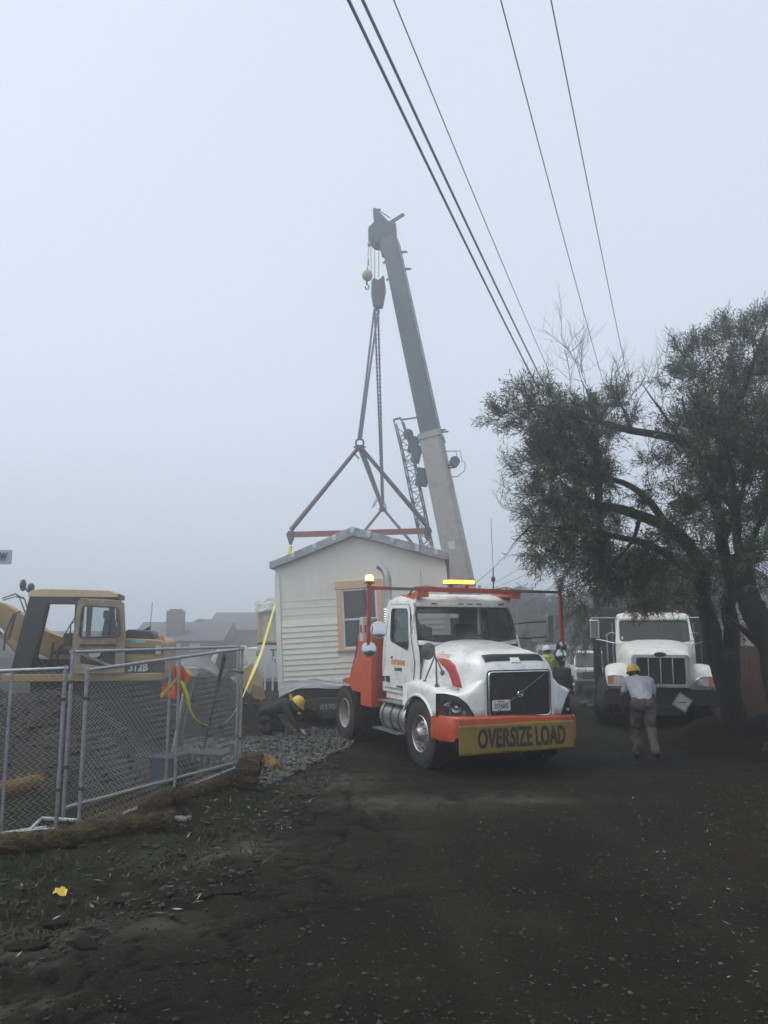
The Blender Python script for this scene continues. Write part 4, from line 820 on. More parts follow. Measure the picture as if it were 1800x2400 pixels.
# lap siding on the lower half, board by board, either side of the window
bh = .122; nb = 12; z0 = .0
src = None
for i in range(nb):
    za = z0 + .02 + i * bh; zb = za + bh + .012
    spans = [(.10, HW - .10)] if zb < HWB - .02 else [(.10, HWL - .004), (HWR + .004, HW - .10)]
    for x0, x1 in spans:
        b_ = MB(); t0, t1 = .030, .010
        b_.hexa([Vector((x0, -.003, za)), Vector((x1, -.003, za)), Vector((x1, -t0, za)), Vector((x0, -t0, za)), Vector((x0, -.003, zb)), Vector((x1, -.003, zb)), Vector((x1, -t1, zb)), Vector((x0, -t1, zb))]); b_.build('siding_board', CREAM, HO)
for x_, z_ in ((.62, 1.5), (1.02, 1.5), (2.9, 1.5), (3.35, 1.5)): b_ = MB(); b_.bx(x_, x_ + .006, -.006, -.001, z_, 2.7); b_.build('panel_seam', MC['cream_wall'], HO)
for k_ in range(3): b_ = MB(); b_.bx(.10, HWL - .01, -.007, -.001, 1.62 + k_ * .16, 1.626 + k_ * .16); b_.build('panel_seam', MC['cream_wall'], HO)
b_ = MB(); b_.bx(-.02, .095, -.036, -.002, -.04, HEL - .05); b_.build('corner_board', CREAM, HO)
b_ = MB(); b_.bx(HW - .095, HW + .02, -.036, -.002, -.04, HER - .05); b_.build('corner_board', CREAM, HO)
# window
b_ = MB(); b_.bx(HWL - .02, HWR + .05, -.052, -.002, HWT - .16, HWT + .02); b_.build('head_trim', PEACH, HO, bevel=.004)
b_ = MB(); b_.bx(HWL, HWL + .12, -.045, -.002, HWB + .05, HWT - .162); b_.build('jamb_trim', PEACH, HO, bevel=.004)
b_ = MB(); b_.bx(HWR - .12, HWR, -.045, -.002, HWB + .05, HWT - .162); b_.build('jamb_trim', PEACH, HO, bevel=.004)
b_ = MB(); b_.bx(HWL - .02, HWR + .05, -.07, -.002, HWB, HWB + .048); b_.build('window_sill', PEACH, HO, bevel=.004)
wx0, wx1, wz0, wz1 = HWL + .12, HWR - .12, HWB + .05, HWT - .165; zm = (wz0 + wz1) / 2 - .02
VINYL = mat('white_vinyl', (.74, .75, .75), .35, var=.03)
b_ = MB(); b_.plate([(wx0, wz0), (wx1, wz0), (wx1, wz1), (wx0, wz1)], lambda u, v, w_: Vector((u, -.03 + w_, v)), holes=[[(wx0 + .045, wz0 + .045), (wx1 - .045, wz0 + .045), (wx1 - .045, zm - .02), (wx0 + .045, zm - .02)], [(wx0 + .045, zm + .02), (wx1 - .045, zm + .02), (wx1 - .045, wz1 - .045), (wx0 + .045, wz1 - .045)]], t=.08)
wf = b_.build('window_frame', VINYL, HO, bevel=.004)
PANE = mat('dark_pane', (.045, .055, .06), .06, var=.1, spec=.9)
b_ = MB(); b_.bx(wx0 + .03, wx1 - .03, .01, .016, zm, wz1 - .03); b_.build('pane', PANE, wf)
b_ = MB(); b_.bx(wx0 + .03, wx1 - .03, -.004, .002, wz0 + .03, zm + .01); b_.plate([(wx0 + .04, wz0 + .04), (wx1 - .04, wz0 + .04), (wx1 - .04, zm), (wx0 + .04, zm)], lambda u, v, w_: Vector((u, -.012 + w_, v)), holes=[[(wx0 + .065, wz0 + .065), (wx1 - .065, wz0 + .065), (wx1 - .065, zm - .03), (wx0 + .065, zm - .03)]], t=.02); b_.build('pane', PANE, wf)
# roof under grey wrap
rx_ = [-.10, 0, .4, .8, 1.2, 1.6, HRX, 2.2, 2.6, 3.0, 3.4, HW - .1, HW + .10]
def rz(x): return float(np.interp(x, [-.1, HRX, HW + .1], [2.85, HPK, 2.80]))
b_ = MB(); rings = []
for y_, dy in ((-.14, 0), (-.12, .01), (HL + .1, 0)):
    rings.append([Vector((x, y_ + .02 * math.sin(x * 7), rz(x) + .02 * noise.noise(Vector((x * 3, y_, 1))) + dy)) for x in rx_] + [Vector((x, y_ + .03 * math.sin(x * 9), rz(x) - .17 - (.02 if 0 < x < 4 else -.02) + .03 * noise.noise(Vector((x * 4, 5, 2))))) for x in rx_[::-1]])
b_.loft(rings); ro_ = b_.build('wrapped_roof', WRAP, HO, smooth=25)
for x in (.45, .95, 1.42, 1.86, 2.22, 2.75, 3.30, 3.72):
    b_ = MB(); a_ = random.uniform(-.25, .25); hh = random.uniform(.11, .19)
    b_.add([Vector((x - .05, -.1, rz(x - .05) + .012)), Vector((x + .05, -.1, rz(x + .05) + .012)), Vector((x + .05, -.172, rz(x + .05) - .01)), Vector((x - .05, -.172, rz(x - .05) - .01)), Vector((x + .045 + a_ * .1, -.176, rz(x) - hh)), Vector((x - .045 + a_ * .1, -.176, rz(x) - hh * .8))], [(0, 1, 2, 3), (3, 2, 4, 5)]); b_.build('tape', TAPE, ro_, solid=.004)
# wrinkled sheet hanging under the bottom edge
b_ = MB(); b_.grid(lambda u, v: Vector((.0 + HW * u, -.05 - .035 * abs(noise.noise(Vector((u * 7 - v * 3, v * 2, 0)))) - .02 * v, .16 + .03 * math.sin(u * 9) - (.20 + .06 * noise.noise(Vector((u * 5, 2, 0))) + .14 * max(0, 1 - u * 9)) * v)), 70, 8); b_.build('plastic_skirt', WRAPW, HO, smooth=True)
b_ = MB(); b_.bx(.05, HW - .05, .05, HL - .1, -.22, -.03); b_.build('floor_joists', BLACKM, HO)
# ---- trailer
TLR = thing('lowboy_trailer', 'black steel house trailer numbered 0370 behind the white tractor', 'trailer', HX['loc']); TLR.rotation_euler = HO.rotation_euler; MW[TLR.name] = HM_
b_ = MB(); b_.plate([(.12, -.23), (.5, -.26), (.85, -.235), (3.1, -.235), (3.1, -.66), (1.0, -.66), (.9, -.42), (.3, -.36)], lambda u, v, w_: Vector((u, -.35 + w_, v)), t=.35); b_.build('bolster', BLACKM, TLR, bevel=.01)
b_ = MB()
for x in (.9, 2.9): b_.bx(x - .08, x + .08, .0, HL, -.62, -.235)
for k in range(10): b_.bx(.1, HW - .1, .6 + k * 1.5, .7 + k * 1.5, -.34, -.236)
b_.build('trailer_frame', BLACKM, TLR)
b_ = MB(); b_.bar((2.0, -.3, -.45), (2.6, -2.0, -.15), .3, .25); b_.build('gooseneck', BLACKM, TLR, bevel=.01)
text('0370', .155, mat('faded_white', (.42, .44, .45), .7, var=.3, scale=30), TLR, lambda x, y, z: Vector((1.14 + x * 1.15, -.352 - z, -.42 + y)), sx=.95)
for k, y_ in enumerate((9.5, 10.7, 11.9)):
    for x_, s_ in ((.35, -1), (3.6, 1)): wheel(TLR, (x_, y_, -.62), s_, R_=.40, W_=.24)
b_ = MB(); b_.bx(1.35, 1.9, .2, .6, -.86, -.62); b_.bx(2.1, 2.12, -.3, -.29, -.95, -.62); b_.build('landing_gear', BLACKM, TLR)
# ---------------------------------------------------------------- lifting rig
RIGR = mat('rig_red_paint', (.30, .095, .10), .5, var=.25, dirt=(.2, .08, .06), damt=.4)
RIGD = mat('rig_dark_pipe', (.12, .10, .11), .5, var=.3)
CHAIN = mat('sling_rope', (.07, .085, .10), .7, var=.3, bump=.5, bscale=50)
FA = P(843, 1046, 21.0); RA = P(897, 1192, 31.0)
HK = P(882, 728, 26.0)
def rigtri(name, ap, hw, z, lab, slope=0.0):
    t_ = thing(name, lab, 'spreader', (ap.x, ap.y, z)); e0 = Vector((ap.x - hw, ap.y - .0, z - slope)); e1 = Vector((ap.x + hw, ap.y, z + slope))
    b_ = MB(); b_.bar(e0, e1, .14, .15); b_.build('spreader_beam', RIGR, t_, world=True, bevel=.01)
    for s_, e in ((-1, e0), (1, e1)):
        b_ = MB(); b_.tube([ap + Vector((s_ * .04, 0, -.04)), e + Vector((0, -.02, .12))], [.055, .07], 10); b_.build('strut', RIGD, t_, world=True, smooth=True)
        b_ = MB(); b_.plate([(-.10, .09), (.06, .10), (.12, 0), (.08, -.12), (.03, -.28), (-.03, -.28), (-.10, -.10)], lambda u, v, w_: e + Vector((u * s_, -.11 + w_, v)), t=.16); b_.build('end_lug', RIGD, t_, world=True, bevel=.02)
    b_ = MB(); b_.torus(ap + Vector((0, 0, .10)), (0, 1, 0), .11, .03, 16, 6); b_.bx(ap.x - .10, ap.x + .10, ap.y - .10, ap.y + .10, ap.z - .12, ap.z + .02); b_.tube([ap + Vector((-.17, 0, -.02)), ap + Vector((.17, 0, -.02))], .03, 8); b_.build('shackle', STEELD, t_, world=True, smooth=40)
    return t_, e0, e1
bz = P(1008, 1247, 21.0).z
rt, E0, E1 = rigtri('spreader_frame', FA, 1.88, bz - .02, 'nearer red spreader beam with two raking struts above the roof', .05)
rt2, E2, E3 = rigtri('spreader_frame', RA, 1.9, bz - .25, 'farther spreader frame behind the ridge, its apex shackle just over the roof', .05)
lg = thing('lifting_pole', 'long dark pipe strut joining the two spreader apexes', 'strut', tuple(FA))
b_ = MB(); b_.tube([FA + Vector((.03, .05, -.06)), RA + Vector((-.02, -.1, .05))], .085, 10); b_.build('pipe', RIGD, lg, world=True, smooth=True)
b_ = MB(); b_.tube([FA + Vector((-.10, 0, .03)), FA + Vector((-.13, 0, -.22)), FA + Vector((-.02, 0, -.36))], .025, 6); b_.tube([RA + Vector((-.3, -.1, .35)), RA + Vector((-.42, -.1, 0)), RA + Vector((-.3, -.1, .15)), RA + Vector((-.18, -.1, .5))], .02, 6); b_.build('tail_chain', RIGR, lg, world=True)
def rope(mb, a, c, r_, tw=.035, turns=30, n=5, sag=0):
    a, c = Vector(a), Vector(c); d, x, y = frame_of(a, c); k = int(turns * 6)
    for ph in (0, math.pi):
        mb.tube([a.lerp(c, i / k) + (x * math.cos(ph + i / 6 * 2 * math.pi) + y * math.sin(ph + i / 6 * 2 * math.pi)) * tw + Vector((0, 0, -sag * 4 * (i / k) * (1 - i / k))) for i in range(k + 1)], r_, n)
for nm, lab, to, off in (('lifting_sling', 'nearer twisted sling pair slanting left from the hook block to the shackle', FA + Vector((0, 0, .2)), .07), ('lifting_sling', 'farther twisted sling pair dropping almost plumb from the hook block', RA + Vector((0, 0, .2)), .06)):
    t_ = thing(nm, lab, 'sling', tuple(to))
    mid = HK.lerp(to, .62); b_ = MB()
    for s_ in (-1, 1): rope(b_, HK + Vector((s_ * off, 0, .05)), mid + Vector((s_ * .035, 0, 0)), .026, .018, 16); rope(b_, mid + Vector((s_ * .035, 0, 0)), to + Vector((s_ * .03, 0, 0)), .026, .018, 10)
    b_.build('sling_strand', CHAIN, t_, world=True, smooth=True, kind='stuff')
# yellow straps
def ribbon(name, lab, pts, wd, mt, twist=0.0, parent=None, cat='strap', up=(1, 0, 0)):
    pts = [Vector(p) for p in pts]; n = len(pts); b_ = MB(); vs = []
    for i, p in enumerate(pts):
        d = (pts[min(i + 1, n - 1)] - pts[max(0, i - 1)]).normalized(); x = Vector(up); x = (x - d * x.dot(d)).normalized(); y = d.cross(x); a = twist * i / n; w2 = (wd[i] if isinstance(wd, list) else wd) / 2
        s_ = x * math.cos(a) + y * math.sin(a); vs += [p - s_ * w2, p + s_ * w2]
    b_.add(vs, [(2 * i, 2 * i + 1, 2 * i + 3, 2 * i + 2) for i in range(n - 1)])
    o = b_.build(name, mt, parent, smooth=True, solid=.004, world=parent is not None)
    if parent is None: setp(o, lab, cat)
    return o
def bez(a, c, sag, n=14, side=0): a, c = Vector(a), Vector(c); return [a.lerp(c, i / n) + Vector((side * 4 * (i / n) * (1 - i / n), 0, -sag * 4 * (i / n) * (1 - i / n))) for i in range(n + 1)]
ribbon('lifting_strap', 'yellow strap hanging from the left end of the near spreader beam', bez(E0 + Vector((0, 0, -.32)), P(674, 1330, 20.6), 0), .10, STRAP, .6)
pa, pb, pc_ = P(650, 1400, 20.5), P(612, 1530, 17.2), P(561, 1652, 13.0)
ribbon('tag_strap', 'long yellow webbing strap slanting from the house down to the mesh fence', [pa.lerp(pb, i / 8) for i in range(8)] + [pb.lerp(pc_, i / 8) for i in range(9)], [.05 + .004 * i for i in range(8)] + [.09, .12, .15, .17, .17, .15, .12, .09, .05], mat('yellow_strap_bright', (.66, .63, .12), .6, var=.15), 1.2)
# ---------------------------------------------------------------- crane
BOOMD = mat('boom_dark_grey', (.06, .085, .10), .55, var=.2); BOOML = mat('boom_ivory', (.34, .31, .29), .55, var=.15, dirt=(.16, .14, .13), damt=.3); BOOMW = mat('boom_pale_side', (.50, .52, .52), .5, var=.1)
CR = thing('mobile_crane', 'tall telescopic crane with grey and ivory boom and lattice jib behind the house', 'crane', (3.1, 26.5, 0))
T0 = P(1089, 1400, 25.0); T1 = P(903, 512, 27.0)
bd_, bx_, by_ = frame_of(T0, T1)
vd = Vector((0, 1, 0)); by_ = (vd - bd_ * vd.dot(bd_)).normalized(); bx_ = by_.cross(bd_).normalized()
if bx_.x < 0: bx_ = -bx_
rotm = Matrix.Rotation(R(-14), 3, bd_); bx_ = rotm @ bx_; by_ = rotm @ by_
LB = (T1 - T0).length
def bo(u, x, y): return T0 + bd_ * (u * LB) + bx_ * x + by_ * y
def boomsec(mb, u0, u1, w0, w1, d_, c=.08, cx0=0.0, cx1=0.0):
    rr_ = []
    for u, w_, cx_ in ((u0, w0, cx0), (u1, w1, cx1)):
        rr_.append([bo(u, cx_ + a, b__) for a, b__ in ((-w_ / 2, -d_ / 2 + c), (-w_ / 2 + c, -d_ / 2), (w_ / 2 - c, -d_ / 2), (w_ / 2, -d_ / 2 + c), (w_ / 2, d_ / 2), (-w_ / 2, d_ / 2))])
    mb.loft(rr_)
b_ = MB(); boomsec(b_, -.02, .385, .78, .73, .9); boomsec(b_, .375, .39, .80, .80, .96); bs = b_.build('base_section', BOOML, CR, world=True, bevel=.01)
b_ = MB(); b_.plate([(-.12, .12), (.12, .12), (.09, -.14), (-.09, -.14)], lambda u, v, w_: bo(.115, u, -.43 - w_) + bd_ * v, t=.03); b_.plate([(-.25, .25), (.25, .3), (.2, -.4), (-.2, -.4)], lambda u, v, w_: bo(.10, u, -.428 + .002 - w_ * .4) + bd_ * v, t=.01); b_.build('boom_plate', BOOMW, bs, world=True)
b_ = MB(); boomsec(b_, .38, .93, .67, .60, .74, cx0=.02); b2 = b_.build('inner_section', BOOMD, CR, world=True, bevel=.01)
b_ = MB()
for k in range(9): 
    u0 = .40 + k * .058; b_.hexa([bo(u0 + a * .045, .343 - .065 * (u0 - .4) + .008 * q__, -.25 + y) for q__ in (0, 1) for a, y in ((0, 0), (1, 0), (1, .10), (0, .10))])
b_.build('lit_side_strip', BOOMW, b2, world=True, kind='stuff')  # pale dashes paint in the lit right side of the inner section
b_ = MB()
for u, s_ in ((.885, .3), (.835, .3), (.39, .37), (.30, .38)): b_.bar(bo(u, s_ * .8, -.1), bo(u - .004, s_ + .26, -.1), .06, .05); b_.bar(bo(u + .01, s_ * .8, .1), bo(u + .008, s_ + .16, .1), .06, .05)
for u in (.87, .82): b_.bar(bo(u, -.2, -.2), bo(u - .004, -.40, -.2), .05, .06)
b_.build('boom_bracket', BOOMD, CR, world=True)
# boom head
b_ = MB(); hp_ = [(.38, -.9), (.36, -.2), (.32, .35), (.0, .45), (-.16, .62), (-.45, .95), (-.52, 1.05), (-.66, 1.02), (-.60, .6), (-.62, .40), (-.84, .18), (-.86, -.02), (-.66, -.32), (-.36, -.52), (-.26, -.9)]
b_.plate(hp_, lambda u, v, w_: bo(.955, 0, 0) + Vector((u * .88, -.28 + w_, v * .88 - .05)), t=.56); b_.build('boom_head', BOOMD, CR, world=True, bevel=.02)
b_ = MB(); b_.bar(bo(.965, .1, 0) + Vector((0, 0, .25)), bo(.965, .62, 0) + Vector((.02, 0, .42)), .10, .10); b_.tube([bo(.965, -.35, 0) + Vector((0, 0, .9)), bo(.965, .1, 0) + Vector((0, 0, .45))], .02, 6); b_.tube([bo(.965, -.42, 0) + Vector((-.14, 0, .93)), bo(.965, -.42, 0) + Vector((.14, 0, .97))], .035, 6); b_.build('head_arm', BOOMD, CR, world=True)
b_ = MB()
for y_ in (-.18, -.06, .06, .18): b_.lathe([(.01, -.02), (.30, -.03), (.27, 0), (.30, .03), (.01, .02)], bo(.945, -.45, y_), (0, 1, 0), 18)
b_.build('sheave', STEELD, CR, world=True, smooth=30)
# lattice jib stowed alongside the base section
b_ = MB(); jn = 15
def jc(u, k):
    w_ = .42 if u > .03 else .42; a = [(-1, -1), (1, -1), (1, 1), (-1, 1)][k]; x = -.86 + .10 * (1 - u / .42) * 0 - .10 * max(0, (u - .33) / .09); sc = 1 if u < .36 else 1 - (u - .36) * 3.0
    return bo(u, x + a[0] * .17 * sc, -.1 + a[1] * .20)
for k in range(4): b_.tube([jc(.02, k), jc(.36, k), jc(.445, k)], .028, 6)
for i in range(jn):
    u0 = .03 + i * .0265; u1 = u0 + .0265
    for k in range(4):
        b_.tube([jc(u0, k), jc(u0, (k + 1) % 4)], .014, 5); b_.tube([jc(u0 if i % 2 else u1, k), jc(u1 if i % 2 else u0, (k + 1) % 4)], .014, 5)
b_.bar(jc(.445, 0), jc(.445, 1), .06, .06); b_.tube([jc(.44, 1), bo(.44, -.25, -.1)], .03, 6)
jb = b_.build('lattice_jib', mat('jib_grey', (.09, .11, .12), .5), CR, world=True)
b_ = MB(); b_.box(bo(.375, -.62, -.15), (.34, .3, .55), (0, R(14), 0)); b_.box(bo(.35, -.58, -.15), (.3, .3, .6), (0, R(14), 0)); b_.box(bo(.292, -.55, -.15), (.42, .3, .60), (0, R(10), 0)); b_.ell(bo(.405, -.74, -.1), (.18, .15, .2), 12, 8); b_.build('jib_hinge', BOOMD, CR, world=True, bevel=.03)
b_ = MB(); b_.lathe([(0, -.13), (.17, -.13), (.17, -.10), (.13, -.09), (.13, .09), (.17, .10), (.17, .13), (0, .13)], bo(.31, .62, -.1), (0, 1, 0), 20); rl = b_.build('hose_reel', BOOMD, CR, world=True, smooth=30)
b_ = MB(); p = bo(.31, .62, -.1); b_.tube([p + Vector((-.3, 0, .36)), p + Vector((.2, 0, .38)), p + Vector((.26, 0, 0)), p + Vector((.36, 0, -.02)), p + Vector((.34, 0, -.3)), p + Vector((.1, 0, -.5)), p + Vector((-.1, 0, -.52))], .018, 6); b_.tube([p + Vector((.05, 0, .38)), p + Vector((.12, 0, 0))], .015, 6); b_.build('reel_guard', GALV, rl, world=True)
b_ = MB(); b_.tube([bo(.0, .28, -.2), bo(.2, .35, -.2), bo(.385, .36, -.2)], .03, 6); b_.tube([bo(.0, -.38, -.3), bo(.38, -.36, -.3)], .02, 6); b_.build('boom_cable', BOOMD, CR, world=True)
b_ = MB(); b_.bx(2.2, 3.9, 25.2, 28.5, 1.5, 2.5); b_.bx(2.6, 3.5, 24.6, 26.5, 2.3, 3.1); b_.build('turret', BOOML, CR, world=True, bevel=.05)
b_ = MB(); b_.bx(1.95, 4.25, 22.5, 31, .75, 1.45); b_.bx(2.1, 3.2, 21.5, 22.6, .6, 1.9); cc = b_.build('carrier', BOOML, CR, world=True, bevel=.05)
for y_ in (23.2, 24.6, 28.6, 29.9):
    for x_, s_ in ((2.1, -1), (4.1, 1)):
        o = wheel(CR, (0, 0, 0), s_); o.location = (x_ - 3.1, y_ - 26.5, .52); o.rotation_euler = (0, 0, R(90))
# hoist lines, hook block and ball
BLOCKM = mat('hook_block_dark_red', (.065, .052, .062), .5, var=.2)
hb0 = P(886, 690, 26.0)
hbk = thing('hook_block', 'dark steel hook block hanging beside the boom tip', 'hook block', tuple(hb0))
b_ = MB(); b_.plate([(-.23, .42), (-.16, .50), (-.06, .50), (.0, .44), (.10, .52), (.17, .62), (.22, .55), (.27, .12), (.20, -.30), (.16, -.46), (.10, -.44), (.04, -.47), (-.02, -.52), (-.12, -.48), (-.18, -.36), (-.24, .0)], lambda u, v, w_: hb0 + Vector((u * 1.02, -.2 + w_, v * 1.05)), t=.4); b_.build('cheek_plate', BLOCKM, hbk, world=True, bevel=.03)
b_ = MB(); b_.tube([hb0 + Vector((-.05, 0, -.48)), hb0 + Vector((-.05, 0, -.62))], .06, 10); b_.torus(hb0 + Vector((-.05, 0, -.66)), (0, 1, 0), .085, .035, 16, 6); b_.build('hook', STEELD, hbk, world=True, smooth=True)
bl0 = P(861, 646, 26.0)
ball = thing('overhaul_ball', 'round yellowish headache ball with a small hook left of the hook block', 'ball', tuple(bl0))
b_ = MB(); b_.ell(bl0, (.195, .195, .20), 18, 12); b_.tube([bl0 + Vector((0, 0, .18)), bl0 + Vector((0, 0, .30))], [.06, .03], 8); b_.build('ball', mat('weathered_yellow', (.36, .32, .19), .5, var=.25), ball, world=True, smooth=True)
b_ = MB(); b_.tube([bl0 + Vector((.0, 0, -.18)), bl0 + Vector((-.03, 0, -.32))], .035, 8); b_.tube([bl0 + Vector((-.03, 0, -.32)), bl0 + Vector((.06, 0, -.40)), bl0 + Vector((.03, 0, -.52)), bl0 + Vector((-.06, 0, -.50)), bl0 + Vector((-.07, 0, -.42))], .028, 8); b_.build('ball_hook', STEELD, ball, world=True, smooth=True)
hl_ = thing('hoist_rope', 'four thin steel hoist lines running from boom head to hook block and ball', 'rope', tuple(P(880, 560, 26.2)))
for (xa, ya, xb, yb) in ((864, 548, 862, 632), (869, 550, 870, 655), (878, 555, 878, 657), (888, 590, 888, 650)):
    b_ = MB(); b_.tube([P(xa, ya, 26.6), P(xb, yb, 26.0)], .014, 5); b_.build('hoist_line', STEELD, hl_, world=True)
b_ = MB(); b_.ell(P(865, 574, 26.5), (.06, .06, .08), 8, 6); b_.box(P(863, 615, 26.3), (.05, .05, .22)); b_.build('rope_socket', STEELD, hl_, world=True)
# ---------------------------------------------------------------- second wrapped module and site clutter behind
M2 = thing('wrapped_module', 'second house module wrapped in white printed sheeting, left of the cream house', 'house module', (-4.55, 28, 0), R(3))
HW2 = mat('housewrap', (.66, .68, .70), .5, var=.08, bump=.4, bscale=4)
b_ = MB(); b_.bx(0, 3.4, 0, 10, .28, 1.55); b_.build('lower_wrap', HW2, M2, bevel=.01)
b_ = MB(); b_.bx(.06, 3.4, .04, 10, 1.66, 3.0); b_.build('upper_wall', mat('pale_panel', (.55, .52, .45), .7), M2)
b_ = MB(); b_.bx(-.01, .10, -.01, .06, 1.7, 2.9); b_.bx(-.01, 3.4, -.02, .02, 1.66, 1.72); b_.build('timber_trim', mat('orange_timber', (.60, .36, .12), .7), M2)
b_ = MB(); b_.bx(.0, 3.4, -.005, .02, 1.56, 1.65); b_.build('dark_band', BLACKM, M2)
b_ = MB(); b_.grid(lambda u, v: Vector((-.1 + 3.5 * u, -.12 + .12 * v + .06 * noise.noise(Vector((u * 12, v * 3, 0))), 2.75 + .42 * v + .10 * noise.noise(Vector((u * 9, v * 4, 2))) + (.1 if u > .1 else 0) * v - (.12 * (1 - v) * noise.noise(Vector((u * 7, 0, 5)))))), 40, 8); b_.bx(-.05, 3.4, 0, 10, 3.0, 3.12); b_.build('roof_sheet', WRAPW, M2, smooth=True, solid=.01)
for tx, x_, z_, s_ in (('T', .58, 1.27, .36), ('H', .60, 1.0, .18), ('C', .06, 1.25, .26)): text(tx, s_, mat('print_blue', (.06, .09, .16), .6), M2, lambda x, y, z: Vector((x_ + x, -.004 - z, z_ + y)), bold=.01)
text('HomeWrap', .17, MC['print_blue'], M2, lambda x, y, z: Vector((.09 + x, -.004 - z, .36 + y)), align='LEFT')
for x_ in (.35, .62): b_ = MB(); b_.bx(x_ - .035, x_ + .035, -.45, -.40, 0, 1.05); b_.build('support_post', HW2, M2)
b_ = MB(); b_.bx(.0, 3.4, .3, 9.5, 0.0, .28); b_.build('under_shade', BLACKM, M2)  # dark block standing in for the shade under the module
CARD = mat('cardboard', (.55, .38, .24), .8, var=.12)
b_ = MB(); c0 = G(575, 1642); c0 = P(580, 1600, 18.6)
cb = thing('cardboard_sheet', 'torn tan cardboard sheet standing on the dirt right of the fence corner', 'cardboard', (c0.x, 18.6, .9))
b_.plate([(-.30, -.42), (-.28, .12), (-.05, .22), (.08, .33), (.22, .25), (.36, -.12), (.34, -.4), (.12, -.28), (.02, -.46)], lambda u, v, w_: Vector((u, w_ + .05 * u, v + .12)), t=.012); b_.build('sheet', CARD, cb)
b_ = MB(); b_.plate([(.0, -.3), (.05, .1), (.3, .0), (.35, -.35)], lambda u, v, w_: Vector((u + .1, -.08 + w_ - .2 * v, v - .12)), t=.01); b_.build('flap', CARD, cb)
# ---------------------------------------------------------------- excavator
EX = thing('excavator', 'muddy yellow tracked excavator marked 312B with its cab door folded open', 'excavator', (-5.95, 16.6, 0), R(190))
YEL = mat('excavator_yellow', (.46, .32, .12), .6, var=.2, dirt=(.20, .16, .10), damt=.6, dscale=2.5)
TAN = mat('muddy_tan_paint', (.34, .27, .17), .7, var=.25, dirt=(.16, .12, .08), damt=.5, dscale=4, bump=.2)
DKG = mat('dark_grey_trim', (.035, .04, .045), .55, var=.3, dirt=(.12, .10, .08), damt=.3)
b_ = MB(); b_.bx(-1.65, 1.62, -1.25, 1.27, 1.15, 1.30); b_.build('deck', YEL, EX, bevel=.02)
b_ = MB(); b_.bx(-1.3, 1.2, -.9, .9, .75, 1.15); b_.build('swing_base', BLACKM, EX)
for s_ in (-1, 1):
    b_ = MB(); pr = [(1.6 * math.copysign(min(1, abs(math.cos(a)) ** .5), math.cos(a)), .40 + .40 * math.copysign(abs(math.sin(a)) ** .7, math.sin(a))) for a in np.linspace(0, 2 * math.pi, 40, endpoint=False)]
    b_.plate(pr, lambda u, v, w_: Vector((u, s_ * (.75 + w_), v)), t=.45); tk = b_.build('track', BLACKM, EX, smooth=30)
    b_ = MB()
    for k in range(0, 40): p = pr[k]; b_.box((p[0], s_ * .975, p[1]), (.16, .5, .05), (0, 0, 0))
    b_.build('track_shoe', STEELD, tk, kind='stuff')
# cab shell (open side, see-through)
co_ = [(1.47, 1.30), (1.19, 2.84), (-.36, 2.80), (-.46, 1.30)]
hole_f = [(1.12, 1.42), (.98, 2.10), (.98, 2.2), (.90, 2.64), (.38, 2.64), (.36, 1.36), (.9, 1.34)]
hole_r = [(.22, 2.0), (.20, 2.62), (-.26, 2.62), (-.30, 2.0)]
for y_, hs_ in ((1.20, [hole_f, hole_r]), (.36, [[(1.22, 1.55), (1.04, 2.68), (.32, 2.68), (.30, 1.55)], hole_r])):
    b_ = MB(); b_.plate(co_, lambda u, v, w_: Vector((u, y_ + w_, v)), holes=hs_, t=.05); b_.build('cab_side', DKG, EX, bevel=.01)
for a_, c_, w1, w2 in (((1.45, .38, 1.3), (1.18, .38, 2.84), .07, .09), ((1.45, 1.22, 1.3), (1.18, 1.22, 2.84), .07, .09), ((1.18, .38, 2.80), (1.18, 1.22, 2.80), .08, .08), ((1.32, .38, 2.05), (1.32, 1.22, 2.05), .05, .05), ((-.42, .38, 1.9), (-.42, 1.22, 1.9), .05, .9), ((-.40, .38, 2.8), (-.40, 1.22, 2.8), .06, .1)):
    b_ = MB(); b_.bar(a_, c_, w1, w2); b_.build('cab_frame', DKG, EX, bevel=.008)
b_ = MB(); b_.bx(.6, 1.4, .42, 1.18, 1.30, 1.36); b_.build('cab_floor', DKG, EX)
b_ = MB(); rings = []
for x, zt in ((1.26, 2.86), (1.21, 2.93), (1.0, 2.955), (.2, 2.945), (-.25, 2.93), (-.40, 2.87), (-.43, 2.80)): rings.append([Vector((x, y_, zz)) for y_, zz in ((.30, 2.79), (.33, zt - .02), (.5, zt), (1.1, zt), (1.25, zt - .02), (1.28, 2.79))])
b_.loft(rings); b_.build('cab_roof', mat('sunburnt_tan', (.46, .35, .20), .6, var=.15), EX, smooth=40)
b_ = MB(); b_.plate([(1.50, 1.36), (1.24, 2.78), (1.22, 2.78), (1.48, 1.36)], lambda u, v, w_: Vector((u, .42 + w_, v)), t=.76); b_.build('windscreen', CLEAR, EX)
b_ = MB(); b_.bx(-.3, .35, .5, 1.1, 1.5, 1.75); b_.box((-.18, .8, 2.05), (.14, .5, .65), (0, R(-8), 0)); b_.box((-.12, .62, 2.45), (.10, .26, .18)); st = b_.build('seat', DARKINT, EX, bevel=.04)
b_ = MB(); b_.tube([(.75, .95, 1.35), (.70, .95, 1.75), (.62, .98, 1.85)], .03, 8); b_.tube([(.95, .6, 1.35), (.88, .6, 1.9)], .025, 8); b_.tube([(.85, .85, 1.7), (.55, .85, 1.72), (.4, .85, 1.62)], .05, 8); b_.tube([(.9, 1.0, 1.4), (1.2, 1.0, 1.75)], .02, 6); b_.box((.5, .95, 1.95), (.2, .15, .25)); b_.build('control_lever', DKG, EX, smooth=40)
